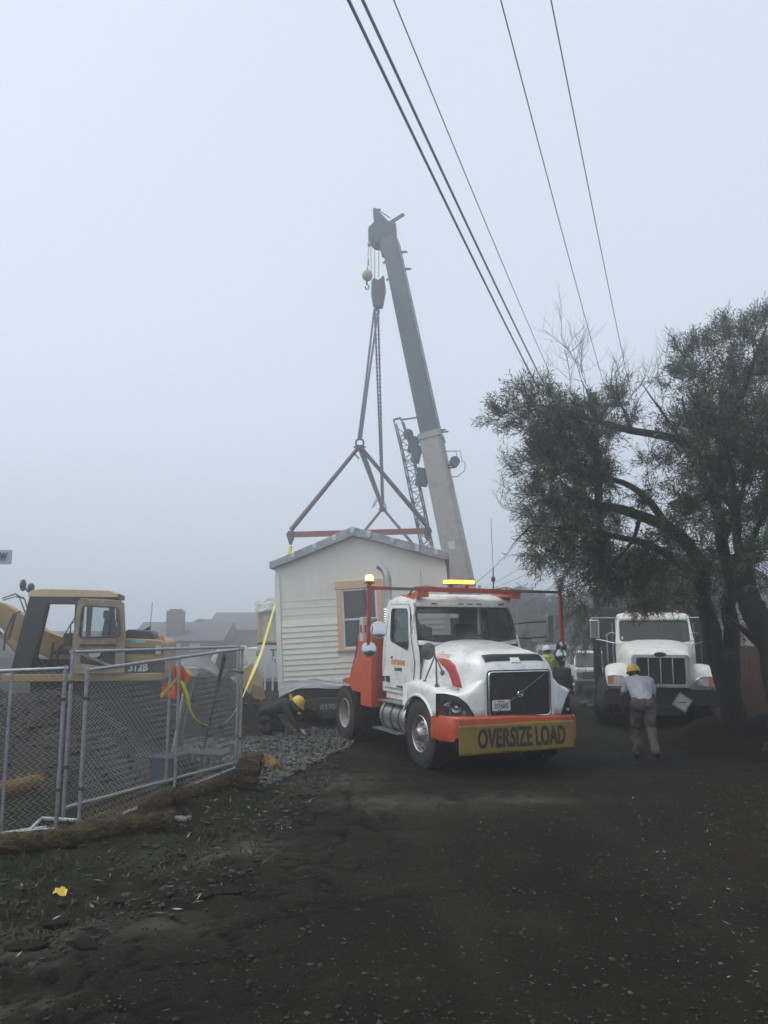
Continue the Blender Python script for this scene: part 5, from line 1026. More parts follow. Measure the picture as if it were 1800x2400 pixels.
b_ = MB(); b_.bar((.42, .45, 2.62), (.75, .5, 1.95), .02, .02); b_.tube([(.42, 1.28, 1.85), (.42, 1.33, 1.9), (.42, 1.33, 2.25), (.37, 1.28, 2.3)], .014, 6); b_.build('grab_rail', DKG, EX)
# open door
do_ = [(.34, 1.30), (.36, 2.0), (.30, 2.70), (.24, 2.76), (-.50, 2.72), (-.57, 2.66), (-.63, 2.0), (-.64, 1.30)]
dw = [(.24, 2.04), (.21, 2.56), (.16, 2.61), (-.42, 2.58), (-.47, 2.53), (-.53, 2.06), (-.48, 2.01), (.18, 2.0)]
dl = [(.20, 1.74), (.20, 1.50), (-.45, 1.40), (-.45, 1.74)]
b_ = MB(); b_.plate(do_, lambda u, v, w_: Vector((u, 1.33 + w_, v)), holes=[dw, dl], t=.05); do = b_.build('cab_door', TAN, EX, bevel=.012)
b_ = MB(); b_.tube([Vector((u, 1.385, v)) for u, v in dw], .018, 6, closed=True); b_.bar((.22, 1.39, 1.85), (-.46, 1.39, 1.85), .03, .04); b_.build('door_seal', DKG, do)
b_ = MB(); b_.plate(dw, lambda u, v, w_: Vector((u, 1.35 + w_, v)), t=.005); b_.build('door_pane', CLEAR, do)
b_ = MB(); b_.bar((.22, 1.37, 1.70), (-.45, 1.37, 1.42), .05, .04); b_.bar((.2, 1.37, 1.40), (-.5, 1.37, 1.40), .03, .05); b_.bx(.17, .20, 1.38, 1.42, 2.2, 2.32); b_.bx(-.47, -.44, 1.38, 1.42, 2.2, 2.3); b_.build('door_brace', TAN, do)
b_ = MB(); b_.lathe([(0, .0), (.135, 0), (.13, .012), (0, .014)], (-.06, 1.36, 1.74), (0, 1, 0), 24); b_.build('round_sticker', mat('faded_sticker', (.52, .55, .50), .6, var=.3, scale=14), do)
b_ = MB(); b_.ell((1.42, 1.05, 3.02), (.06, .10, .12), 12, 8); b_.ell((1.28, 1.0, 2.98), (.07, .08, .09), 12, 8); b_.tube([(1.3, 1.05, 2.88), (1.4, 1.05, 2.98)], .02, 6); b_.tube([(1.34, 1.2, 2.76), (1.48, 1.2, 2.79)], .02, 6); b_.build('work_lamp', DKG, EX, smooth=True)
b_ = MB(); b_.tube([(1.62, 1.3, 1.75), (1.6, 1.32, 2.1), (1.48, 1.32, 2.45), (1.36, 1.3, 2.5)], .018, 6); b_.box((1.50, 1.32, 2.2), (.05, .03, .5), (0, R(-12), 0)); b_.build('side_mirror', DKG, EX)
# engine body
b_ = MB(); b_.plate([(-.50, 1.30), (-.50, 1.98), (-1.2, 1.96), (-1.58, 1.93), (-1.66, 1.86), (-1.68, 1.30)], lambda u, v, w_: Vector((u, -1.2 + w_, v)), t=2.42); eb = b_.build('engine_cover', YEL, EX, bevel=.03)
b_ = MB(); b_.bx(-1.60, -.55, 1.222, 1.235, 1.67, 1.80); b_.build('louvre', DKG, eb)
b_ = MB(); b_.bx(-1.66, -.55, 1.222, 1.24, 1.30, 1.52); bk = b_.build('model_stripe', mat('stripe_black', (.02, .022, .026), .5, var=.2, dirt=(.1, .09, .07), damt=.2), eb)
text('312B', .225, mat('decal_white', (.66, .68, .66), .6, var=.2), bk, lambda x, y, z: Vector((-.69 - x, 1.243 + z, 1.405 + y)), sx=.8, bold=.008, align='LEFT')
b_ = MB(); b_.bx(-1.15, -.80, 1.222, 1.23, 1.885, 1.94); b_.build('blue_decal', mat('decal_blue', (.25, .52, .62), .5, var=.3, scale=12), eb)
b_ = MB(); b_.plate([(-.55, 1.97), (-.58, 2.12), (-.66, 2.15), (-1.2, 2.12), (-1.30, 2.08), (-1.34, 1.96)], lambda u, v, w_: Vector((u, .1 + w_, v)), t=.9); b_.build('air_cleaner_hood', DKG, EX, bevel=.04, seg=3)
b_ = MB(); b_.tube([(-1.0, .6, 2.12), (-1.0, .6, 2.24), (-1.02, .6, 2.72)], .006, 5); b_.add([Vector((-.85, .6, 2.13)), Vector((-1.0, .6, 2.22)), Vector((-1.0, .6, 2.13))], [(0, 1, 2)]); b_.build('aerial', BLACK, EX)
b_ = MB(); b_.plate([(-1.42, 1.92), (-1.46, 2.02), (-1.52, 2.04), (-1.58, 2.0), (-1.62, 1.9)], lambda u, v, w_: Vector((u, .9 + w_, v)), t=.12); b_.build('tail_lamp_guard', mat('lamp_guard', (.5, .26, .12), .5), EX, bevel=.01)
b_ = MB(); b_.plate([(-1.42, 1.66), (-1.42, 1.84), (-1.55, 1.84), (-1.55, 1.66)], lambda u, v, w_: Vector((u, 1.24 + w_, v)), t=.01); b_.build('pale_decal', mat('decal_pale', (.5, .55, .5), .6), EX)
# boom
bo_t = [(.45, 1.70), (.70, 1.92), (1.2, 2.12), (1.75, 2.50), (2.05, 2.68), (2.5, 2.82), (3.1, 2.88), (4.2, 2.5), (4.2, 2.2), (3.0, 2.35), (2.3, 2.15), (1.8, 1.85), (1.1, 1.55), (.55, 1.35)]
b_ = MB(); b_.plate(bo_t, lambda u, v, w_: Vector((u, -.42 + w_, v)), t=.38); bm = b_.build('boom', YEL, EX, bevel=.02)
b_ = MB(); b_.tube([(1.45, .05, 1.25), (1.66, .05, 1.78)], .10, 12); b_.tube([(1.60, .05, 1.62), (2.0, .05, 2.06)], .085, 12); b_.build('lift_cylinder', YEL, EX, smooth=True)
b_ = MB(); b_.tube([(1.98, .05, 2.04), (2.3, .05, 2.4)], .045, 10); b_.build('cylinder_rod', CHROME, EX, smooth=True)
b_ = MB(); b_.tube([(1.6, -.2, 2.46), (1.7, -.2, 2.78), (1.9, -.2, 2.90), (2.15, -.2, 2.80)], .015, 6); b_.tube([(1.65, -.1, 2.5), (1.8, -.1, 2.86), (2.1, -.1, 2.76)], .015, 6); b_.build('hydraulic_hose', BLACK, EX, smooth=True)

for o in [EX] + list(EX.children_recursive):
    if o.type == 'MESH' and o.name.split('.')[0] in ('engine_cover', 'louvre', 'model_stripe', 'blue_decal', 'pale_decal', 'tail_lamp_guard', 'air_cleaner_hood', 'deck'):
        for v in o.data.vertices:
            if v.co.x < -.5: v.co.x = -.5 + (v.co.x + .5) * .76
# ---------------------------------------------------------------- temporary mesh fence
MESHM = mat('mesh_wire', (.50, .51, .51), .5, metal=.3, var=.2)
def chain(name, parent, a, b, z0, z1, pz=.072, r_=.0027):
    """woven wire between two ground points a, b (world), heights above them"""
    a, b = Vector(a), Vector(b); L = (b - a).length; d = (b - a) / L; nrm_ = d.cross(Vector((0, 0, 1))).normalized()
    nw = int(L / pz); H = z1 - z0; ns = int(H / (pz * .5)); V = []; F = []
    inv = MW[parent.name].inverted()
    for i in range(nw + 1):
        pts = []
        for k in range(ns + 1):
            u = min(L, max(0, (i + (.5 if k % 2 else -.5) * (1)) * pz)); w_ = .003 * (1 if k % 2 else -1)
            pts.append(a + d * (u + .006 * math.sin(k * .7 + i)) + Vector((0, 0, z0 + H * k / ns)) + nrm_ * (w_ + .010 * math.sin(u * 2.2 + k * .12)))
        n0 = len(V)
        for k, p in enumerate(pts):
            for j in range(3):
                an = 2 * math.pi * j / 3; V.append(tuple(inv @ (p + nrm_ * (r_ * math.cos(an)) + d * (r_ * 1.3 * math.sin(an)))))
        for k in range(ns):
            for j in range(3): F.append((n0 + k * 3 + j, n0 + k * 3 + (j + 1) % 3, n0 + k * 3 + 3 + (j + 1) % 3, n0 + k * 3 + 3 + j))
    me = fast_mesh(name, np.array(V), np.array(F), [MESHM]); return link(name, me, parent, kind='stuff')
def panel(lab, a, b, h, posts=(.5,), foot=True, za=0.0, zb=0.0, grp='temporary mesh fence panels'):
    a = Vector((a[0], a[1], gzs(a[0], a[1]) + za)); b = Vector((b[0], b[1], gzs(b[0], b[1]) + zb))
    t_ = thing('fence_panel', lab, 'fence', tuple(a), group=grp); up = Vector((0, 0, h)); lo = Vector((0, 0, .10)); d = (b - a).normalized()
    for p in (a, b): m_ = MB(); m_.tube([p + Vector((0, 0, .0)), p + up + Vector((0, 0, .03))], .0215, 10); m_.build('post', GALV, t_, world=True, smooth=True)
    for f in posts: m_ = MB(); m_.tube([a.lerp(b, f) + lo, a.lerp(b, f) + up], .019, 8); m_.build('post', GALV, t_, world=True, smooth=True)
    m_ = MB(); m_.tube([a + up - d * .03, b + up + d * .03], .021, 10); m_.build('top_rail', GALV, t_, world=True, smooth=True)
    m_ = MB(); m_.tube([a + lo, b + lo], .021, 10); m_.build('bottom_rail', GALV, t_, world=True, smooth=True)
    chain('wire_mesh', t_, a + Vector((0, 0, 0)), b, .11, h - .01)
    m_ = MB()
    for p, z_ in ((a, .55), (a, 1.5), (b, .5), (b, 1.45)): m_.box(p + Vector((0, 0, z_)), (.06, .05, .035))
    m_.build('clamp', STEELD, t_, world=True, kind='stuff')
    return t_
gA = [G(-150, 1975), G(130, 1958)]
FC = [G(183, 1957), G(560, 1826)]
FB = [G(147, 1932), G(552, 1812)]
panel('leftmost mesh fence panel, cut off by the photo edge', (gA[0].x, gA[0].y), (gA[1].x, gA[1].y), 1.78, posts=(.53,))
panel('rear mesh fence panel with the higher top rail, in front of the yellow excavator', (FB[0].x, FB[0].y), (FB[1].x, FB[1].y), 1.84, za=.09, zb=.08, posts=(.52,))
panel('nearer mesh fence panel angled from the middle post to the corner post', (FC[0].x, FC[0].y), (FC[1].x, FC[1].y), 1.80, za=.0, zb=.10, posts=(.52,))
# white tube feet
FOOT = mat('white_pipe', (.52, .54, .53), .45, var=.15, dirt=(.2, .18, .14), damt=.35)
def foot(lab, pts, closed=False, r_=.021):
    p = [G(*q) for q in pts]; p = [Vector((q.x, q.y, gzs(q.x, q.y) + .03 + (pts[i][2] if len(pts[i]) > 2 else 0))) for i, q in enumerate([Vector(v) for v in p])]
    m_ = MB(); m_.tube(p, r_, 8, closed=closed); return m_.build('white_tube', FOOT, None, smooth=True, cat='fence foot', label=lab, group='white tube fence feet')
def footq(lab, pts, closed=False):
    p = []
    for q in pts: v = G(q[0], q[1]); p.append(Vector((v.x, v.y, gzs(v.x, v.y) + .03)))
    m_ = MB(); m_.tube(p, .021, 8, closed=closed); return m_.build('white_tube', FOOT, None, smooth=True, cat='fence foot', label=lab, group='white tube fence feet')
footq('white tube foot frame at the base of the leftmost fence posts', [(78, 1942), (98, 1922), (186, 1926), (190, 1932), (162, 1954), (70, 1952)], True)
footq('short white tube foot lying left of the fence posts', [(10, 1957), (108, 1940)])
footq('white tube foot poking out beside the upright straw roll', [(582, 1806), (606, 1822), (578, 1826)])
footq('white tube foot behind the rear fence panel at left', [(6, 1829), (50, 1820), (88, 1826)])
footq('tiny white tube end between fence corner and straw roll', [(522, 1794), (545, 1792)])
# ---------------------------------------------------------------- straw wattles
STRAW = mat('wet_straw', (.085, .055, .028), .95, var=.5, scale=14, bump=1.2, bscale=26, col2=(.022, .016, .010)); STRAWO = mat('fresh_straw', (.20, .125, .04), .9, var=.45, scale=12, bump=1.0, bscale=30, dirt=(.05, .035, .02), damt=.35)
def wattle(lab, pts, r_, m_=STRAW, lift=.7, hair=3200):
    p = []
    for q in pts:
        v = G(q[0], q[1]); p.append(Vector((v.x, v.y, gzs(v.x, v.y) + r_ * lift)))
    # smooth resample
    P_ = []
    for i in range(len(p) - 1):
        a0, a1, a2, a3 = p[max(0, i - 1)], p[i], p[i + 1], p[min(len(p) - 1, i + 2)]
        for k in range(10):
            t = k / 10; P_.append(.5 * ((2 * a1) + (a2 - a0) * t + (2 * a0 - 5 * a1 + 4 * a2 - a3) * t * t + (3 * a1 - a0 - 3 * a2 + a3) * t ** 3))
    P_.append(p[-1]); n = len(P_); b_ = MB(); rs = [r_ * (1 + .18 * noise.noise(Vector((i * .35, r_ * 90, 3)))) * (1 if 1 < i < n - 2 else .72) for i in range(n)]
    b_.tube(P_, rs, 16); o = b_.build('straw_wattle', m_, None, smooth=True, cat='straw roll', label=lab, group='straw erosion rolls', sub=1)
    tx = bpy.data.textures.get('lump') or bpy.data.textures.new('lump', 'CLOUDS'); tx.noise_scale = .09
    d_ = o.modifiers.new('d', 'DISPLACE'); d_.texture = tx; d_.strength = .055; d_.mid_level = .5
    k = hair; ii = rng.integers(0, n - 1, k); V = []; 
    for q in range(k):
        c = P_[ii[q]].lerp(P_[ii[q] + 1], rng.random()); dr = (P_[ii[q] + 1] - P_[ii[q]]).normalized(); a_ = rng.uniform(0, 6.28); _, x_, y_ = frame_of(c, c + dr)
        o_ = (x_ * math.cos(a_) + y_ * math.sin(a_)); s0 = c + o_ * r_ * .95; t_ = (dr * rng.uniform(-1, 1) + o_ * rng.uniform(0, .5) + y_ * rng.uniform(-.5, .5)).normalized() * rng.uniform(.03, .09); w_ = dr.cross(t_).normalized() * .0028 if dr.cross(t_).length > 1e-4 else x_ * .002
        V += [s0 - w_, s0 + w_, s0 + t_ + w_, s0 + t_ - w_]
    fm = fast_mesh('loose_straw', np.array([v[:] for v in V]), np.arange(4 * k).reshape(-1, 4), [m_, STRAWO], smooth=False, mi=rng.integers(0, 2, k)); link('loose_straw', fm, o, kind='stuff')
    return o
wattle('long straw roll in front of the fence feet, nearest the camera at lower left', [(-60, 1990), (60, 1985), (150, 1968), (260, 1952), (330, 1946), (395, 1938)], .105)
wattle('dark straw roll running up from the fence middle to the corner post', [(200, 1945), (300, 1912), (380, 1890), (440, 1868), (520, 1842), (575, 1822)], .10)
wattle('golden straw roll lying behind the rear fence panel', [(-40, 1876), (60, 1852), (150, 1835), (260, 1822), (330, 1818)], .12, STRAWO)
# the coil stood on end by the corner
cl0 = G(585, 1838); ct = thing('straw_wattle', 'upright brown coil of straw matting leaning at the fence corner', 'straw roll', (cl0.x, cl0.y, gzs(cl0.x, cl0.y)), group='straw erosion rolls')
b_ = MB(); rings = []
for x_, r_ in ((-.20, .12), (-.18, .20), (-.05, .235), (.08, .235), (.15, .22)):
    rings.append([Vector((x_ + .05 * math.sin(a), -.06 + r_ * .9 * math.cos(a) * .8, .25 + r_ * 1.15 * math.sin(a))) for a in np.linspace(0, 2 * math.pi, 28, endpoint=False)])
for x_, r_ in ((.145, .17), (.02, .13), (-.08, .08)): rings.append([Vector((x_ + .05 * math.sin(a), -.06 + r_ * .9 * math.cos(a) * .8, .25 + r_ * 1.15 * math.sin(a))) for a in np.linspace(0, 2 * math.pi, 28, endpoint=False)])
b_.loft(rings); o = b_.build('coil', STRAW, ct, smooth=True); o.modifiers.new('u', 'SUBSURF').render_levels = 2
tx = bpy.data.textures.get('lump'); d_ = o.modifiers.new('d', 'DISPLACE'); d_.texture = tx; d_.strength = .06
wattle('orange-brown straw roll end showing right of the upright coil', [(600, 1800), (625, 1795), (648, 1805)], .11, STRAWO, hair=200)
# ---------------------------------------------------------------- things at the fence: sonotube, rebar, vest, tape, crate
pw = thing('white_pipe', 'leaning white plastic pipe with a mud-stained top behind the fence', 'pipe', tuple(G(412, 1775)))
b_ = MB(); p0, p1 = G(408, 1780), P(448, 1575, 10.9); b_.tube([p0, p1], .068, 16); b_.build('pipe', mat('dirty_white_pipe', (.66, .65, .59), .5, var=.15, dirt=(.30, .25, .18), damt=.4, dscale=6), pw, world=True, smooth=30)
b_ = MB(); b_.tube([p1 + Vector((-.10, 0, .0)), p1 + Vector((.10, 0, -.01))], .008, 6); b_.tube([p1 + Vector((0, 0, -.05)), p1 + Vector((.004, 0, .06))], .075, 16); b_.build('pipe_cap', MC['dirty_white_pipe'], pw, world=True)
b_ = MB(); p0, p1 = G(472, 1780), P(526, 1538, 11.2); b_.tube([p0, p0.lerp(p1, .72)], .016, 8); b_.tube([p0.lerp(p1, .70), p1], .030, 10); b_.build('steel_bar', BLACKM, None, label='thin black bar with a thicker grip leaning inside the fence corner', cat='bar')
# crates and blue bin
cr_ = thing('blue_bin', 'dark blue plastic bin standing by the middle fence post', 'bin', tuple(G(395, 1835)), R(-20))
b_ = MB(); b_.plate([(-.17, 0), (.17, 0), (.20, .36), (-.20, .36)], lambda u, v, w_: Vector((u, -.2 + w_, v)), t=.4); b_.build('shell', mat('blue_plastic', (.012, .022, .045), .6, var=.3, dirt=(.08, .08, .08), damt=.3), cr_, bevel=.02)
b_ = MB(); b_.bx(-.21, .21, -.22, .22, .35, .385); b_.build('rim', MC['blue_plastic'], cr_, bevel=.01)
cr2 = thing('black_crate', 'long low black crate behind the fence corner', 'crate', tuple(G(470, 1812)), R(-12))
b_ = MB(); b_.bx(-.42, .42, -.2, .2, .0, .10); b_.bx(-.44, .44, -.22, .22, .28, .32); b_.build('crate_body', BLACKM, cr2, bevel=.01)
for k in range(9): b_ = MB(); b_.bx(-.42 + k * .1, -.38 + k * .1, -.21, -.19, .08, .30); b_.build('slat', BLACKM, cr2)
b_ = MB(); b_.tube([Vector((-.2 + .22 * math.cos(a), -.05, .34 + .16 * math.sin(a))) for a in np.linspace(0, math.pi, 14)], .010, 6); b_.build('hoop', BLACK, cr2)
# orange vest hung on the mesh
vz = FC[0].lerp(FC[1], .56); vp = P(412, 1600, vz.y - .08)
vt = thing('safety_vest', 'crumpled orange safety vest with yellow stripes hanging on the mesh fence', 'vest', (vp.x, vp.y, vp.z), R(32))
def clothpl(mb, out, amp=.03, seed=0, n=16, yoff=0):
    xs = [p[0] for p in out]; ys = [p[1] for p in out]; x0, x1, y0, y1 = min(xs), max(xs), min(ys), max(ys)
    def ins(x, y):
        c = False; j = len(out) - 1
        for i in range(len(out)):
            if (out[i][1] > y) != (out[j][1] > y) and x < (out[j][0] - out[i][0]) * (y - out[i][1]) / (out[j][1] - out[i][1]) + out[i][0]: c = not c
            j = i
        return c
    for i in range(n):
        for k in range(n):
            cx_, cy_ = x0 + (i + .5) * (x1 - x0) / n, y0 + (k + .5) * (y1 - y0) / n
            if ins(cx_, cy_):
                q = []
                for a, c in ((i, k), (i + 1, k), (i + 1, k + 1), (i, k + 1)):
                    x, z = x0 + a * (x1 - x0) / n, y0 + c * (y1 - y0) / n
                    q.append(Vector((x, yoff + amp * noise.noise(Vector((x * 9, z * 5, seed))) + amp * .6 * math.sin(x * 40 + z * 9), z)))
                mb.add(q, [(0, 1, 2, 3)])
b_ = MB(); clothpl(b_, [(-.04, .20), (.06, .23), (.11, .15), (.19, .10), (.19, .02), (.08, .0), (.07, -.20), (-.06, -.20), (-.05, -.05), (-.04, .05)], .07, 1, 26); b_.build('vest_body', VESTO, vt, smooth=True, solid=.006)
b_ = MB(); clothpl(b_, [(-.19, -.04), (-.10, -.0), (-.09, -.16), (-.20, -.19)], .03, 4, 12, -.02); b_.build('vest_corner', VESTO, vt, smooth=True, solid=.006)
b_ = MB(); b_.add([Vector((-.22, -.05, -.15)), Vector((-.19, -.05, -.17)), Vector((.05, -.06, .10)), Vector((.035, -.06, .12))], [(0, 1, 2, 3)]); b_.build('yellow_stripe', STRAP, vt, solid=.004)
vy = vz.y - .12
tp = [(424, 1596), (430, 1612), (438, 1632), (441, 1648), (446, 1665), (455, 1682), (466, 1692), (478, 1698), (486, 1700)]
ribbon('caution_tape', 'yellow tape dangling from the orange vest on the fence', [P(x_, y_, vy + .02 * i) for i, (x_, y_) in enumerate(tp)], [.03, .06, .065, .05, .035, .04, .03, .025, .02], mat('yellow_tape', (.70, .70, .06), .5), 1.0)
ribbon('thin_cord', 'thin pale cord looping to the fence corner post', [P(x_, y_, 11.6) for x_, y_ in ((520, 1694), (532, 1690), (545, 1676), (556, 1658))], .012, FOOT)
# wrapper on the verge
wp = G(141, 2088); b_ = MB(); clothpl(b_, [(-.06, -.03), (-.045, .035), (-.01, .03), (0, .06), (.03, .045), (.06, .02), (.055, -.045), (.0, -.05), (-.02, -.02)], .018, 6, 12)
o = b_.build('snack_wrapper', mat('yellow_wrapper', (.62, .42, .04), .35, var=.3, scale=30, dirt=(.2, .12, .03), damt=.3), None, smooth=False, cat='wrapper', label='crumpled yellow wrapper lying on the muddy verge'); o.location = (wp.x, wp.y, gzs(wp.x, wp.y) + .03); o.rotation_euler = (R(-62), 0, R(10)); o.scale = (.9, .9, .9)
# stones / rag on the verge
rg = G(424, 1925); scatter_stones('pale_rubble', np.array([[rg.x + dx, rg.y + dy, gzs(rg.x, rg.y) + .04] for dx, dy in ((0, 0), (.09, .03), (-.06, .05), (.03, -.05))]), np.array([.07, .05, .04, .04]), [mat('pale_stone', (.20, .19, .16), .85, var=.3, bump=.4)])
# asphalt slabs broken at the edge
for i, (px, py, s_) in enumerate([(540, 2075, .20), (430, 2072, .16), (360, 2055, .14), (250, 2130, .17), (130, 2140, .15), (60, 2220, .16), (480, 2095, .12), (200, 2215, .13), (300, 2098, .12)]):
    c = G(px, py); k = 9; out = [(s_ * (.75 + .35 * random.random()) * math.cos(2 * math.pi * j / k), s_ * .62 * (.75 + .4 * random.random()) * math.sin(2 * math.pi * j / k)) for j in range(k)]
    b_ = MB(); b_.plate(out, lambda u, v, w_: Vector((u, v, w_ + .05 * u * (1 if i % 2 else -1))), t=.035); o = b_.build('asphalt_chunk', gm, None, bevel=.008, cat='asphalt chunk', label=['loose rounded asphalt slab ringed by a crack, at the road edge', 'flat asphalt slab left of the ringed slab', 'small broken asphalt piece below the straw roll end', 'asphalt piece in the mossy verge', 'asphalt slab beside the yellow wrapper', 'asphalt slab at the far lower left edge', 'thin asphalt flake below the ringed slab', 'asphalt piece below the mossy verge', 'asphalt crumb between verge and broken edge'][i], group='asphalt slabs broken off the road edge')
    o.location = (c.x, c.y, gzs(c.x, c.y) - .012); o.rotation_euler = (0, 0, random.uniform(0, 3)); MW[o.name] = Matrix()
    a = o.data.attributes.new('road', 'FLOAT', 'POINT'); a.data.foreach_set('value', [1.0] * len(o.data.vertices))
# ---------------------------------------------------------------- street sign at the left edge
sp_ = P(-6, 1306, 9.5); ss_ = thing('street_sign', 'white street name sign ending in EW, cut by the left photo edge', 'sign', (sp_.x - .24, 9.5, 0), R(4))
b_ = MB(); b_.tube([(-.32, 0, 0), (-.32, 0, sp_.z + .12)], .03, 10); b_.build('post', GALV, ss_, smooth=True)
b_ = MB(); b_.plate(rr2(-.62, .42, sp_.z - .09, sp_.z + .09, .012), lambda u, v, w_: Vector((u, -.035 + w_, v)), t=.006); sb = b_.build('sign_blade', mat('sign_pale', (.50, .55, .58), .4, var=.1), ss_)
text('EW', .140, mat('sign_dark', (.06, .08, .11), .5), ss_, lambda x, y, z: Vector((.300 + x, -.040 - z, sp_.z + y)), sx=.56, bold=.004)
# ---------------------------------------------------------------- the second heavy truck, facing the camera
PT = thing('dump_truck', 'white long-nosed dump truck parked facing the camera under the trees', 'truck', (6.22, 17.75, 0), R(-106))
BP2 = mat('black_dump_body', (.022, .024, .027), .6, var=.4, dirt=(.06, .055, .05), damt=.3)
hr = []
for x, w_, zt, zb, n_ in ((-1.15, .88, 1.90, 1.1, 4), (-.6, .82, 1.84, 1.1, 4.5), (0, .75, 1.76, 1.05, 5), (.45, .68, 1.68, 1.0, 6), (.58, .64, 1.64, .95, 7), (.62, .61, 1.60, .93, 7)):
    hr.append([Vector((x, -w_ * math.copysign(abs(math.cos(a)) ** (2 / n_), math.cos(a)), zb + (zt - zb) * abs(math.sin(a)) ** (2 / n_))) for a in np.linspace(0, math.pi, 29)])
b_ = MB(); b_.loft(hr, closed=False, caps=False); b_.add(hr[-1], [tuple(range(29))]); hd2 = b_.build('hood', WHITE2, PT, smooth=40)
b_ = MB(); b_.plate(rr2(-.60, .60, .90, 1.60, .07), lambda u, v, w_: Vector((.62 + w_, u, v)), holes=[rr2(-.50, .50, .98, 1.535, .04)], t=.10); g2 = b_.build('grille_shell', CHROME, PT, bevel=.02)
b_ = MB(); b_.bx(.63, .65, -.50, .50, .98, 1.54)
b_.build('grille', MC['grille_black'], PT)
b_ = MB()
for i in range(22): b_.bx(.65, .656, -.49 + i * .0455, -.485 + i * .0455, .98, 1.53)
for i in range(12): b_.bx(.65, .655, -.49, .49, 1.0 + i * .045, 1.003 + i * .045)
b_.build('grille_mesh', MC['grille_wire'], g2, kind='stuff')
for y_ in (-.25, 0, .25): b_ = MB(); b_.bx(.66, .69, y_ - .011, y_ + .011, .98, 1.53); b_.build('grille_bar', CHROME, g2)
b_ = MB(); b_.tube([Vector((.70, u, v)) for u, v in rr2(-.51, .51, .97, 1.545, .05)], .016, 8, closed=True); b_.build('grille_rim', CHROME, g2, smooth=True)
b_ = MB(); b_.plate([(.13 * math.cos(a), 1.60 + .055 * math.sin(a)) for a in np.linspace(0, 2 * math.pi, 24, endpoint=False)], lambda u, v, w_: Vector((.70 + w_, u, v)), t=.03); em = b_.build('oval_emblem', mat('emblem_maroon', (.10, .02, .03), .35), PT)
b_ = MB(); b_.tube([Vector((.735, .13 * math.cos(a), 1.60 + .055 * math.sin(a))) for a in np.linspace(0, 2 * math.pi, 24, endpoint=False)], .008, 6, closed=True); b_.build('emblem_rim', CHROME, em)
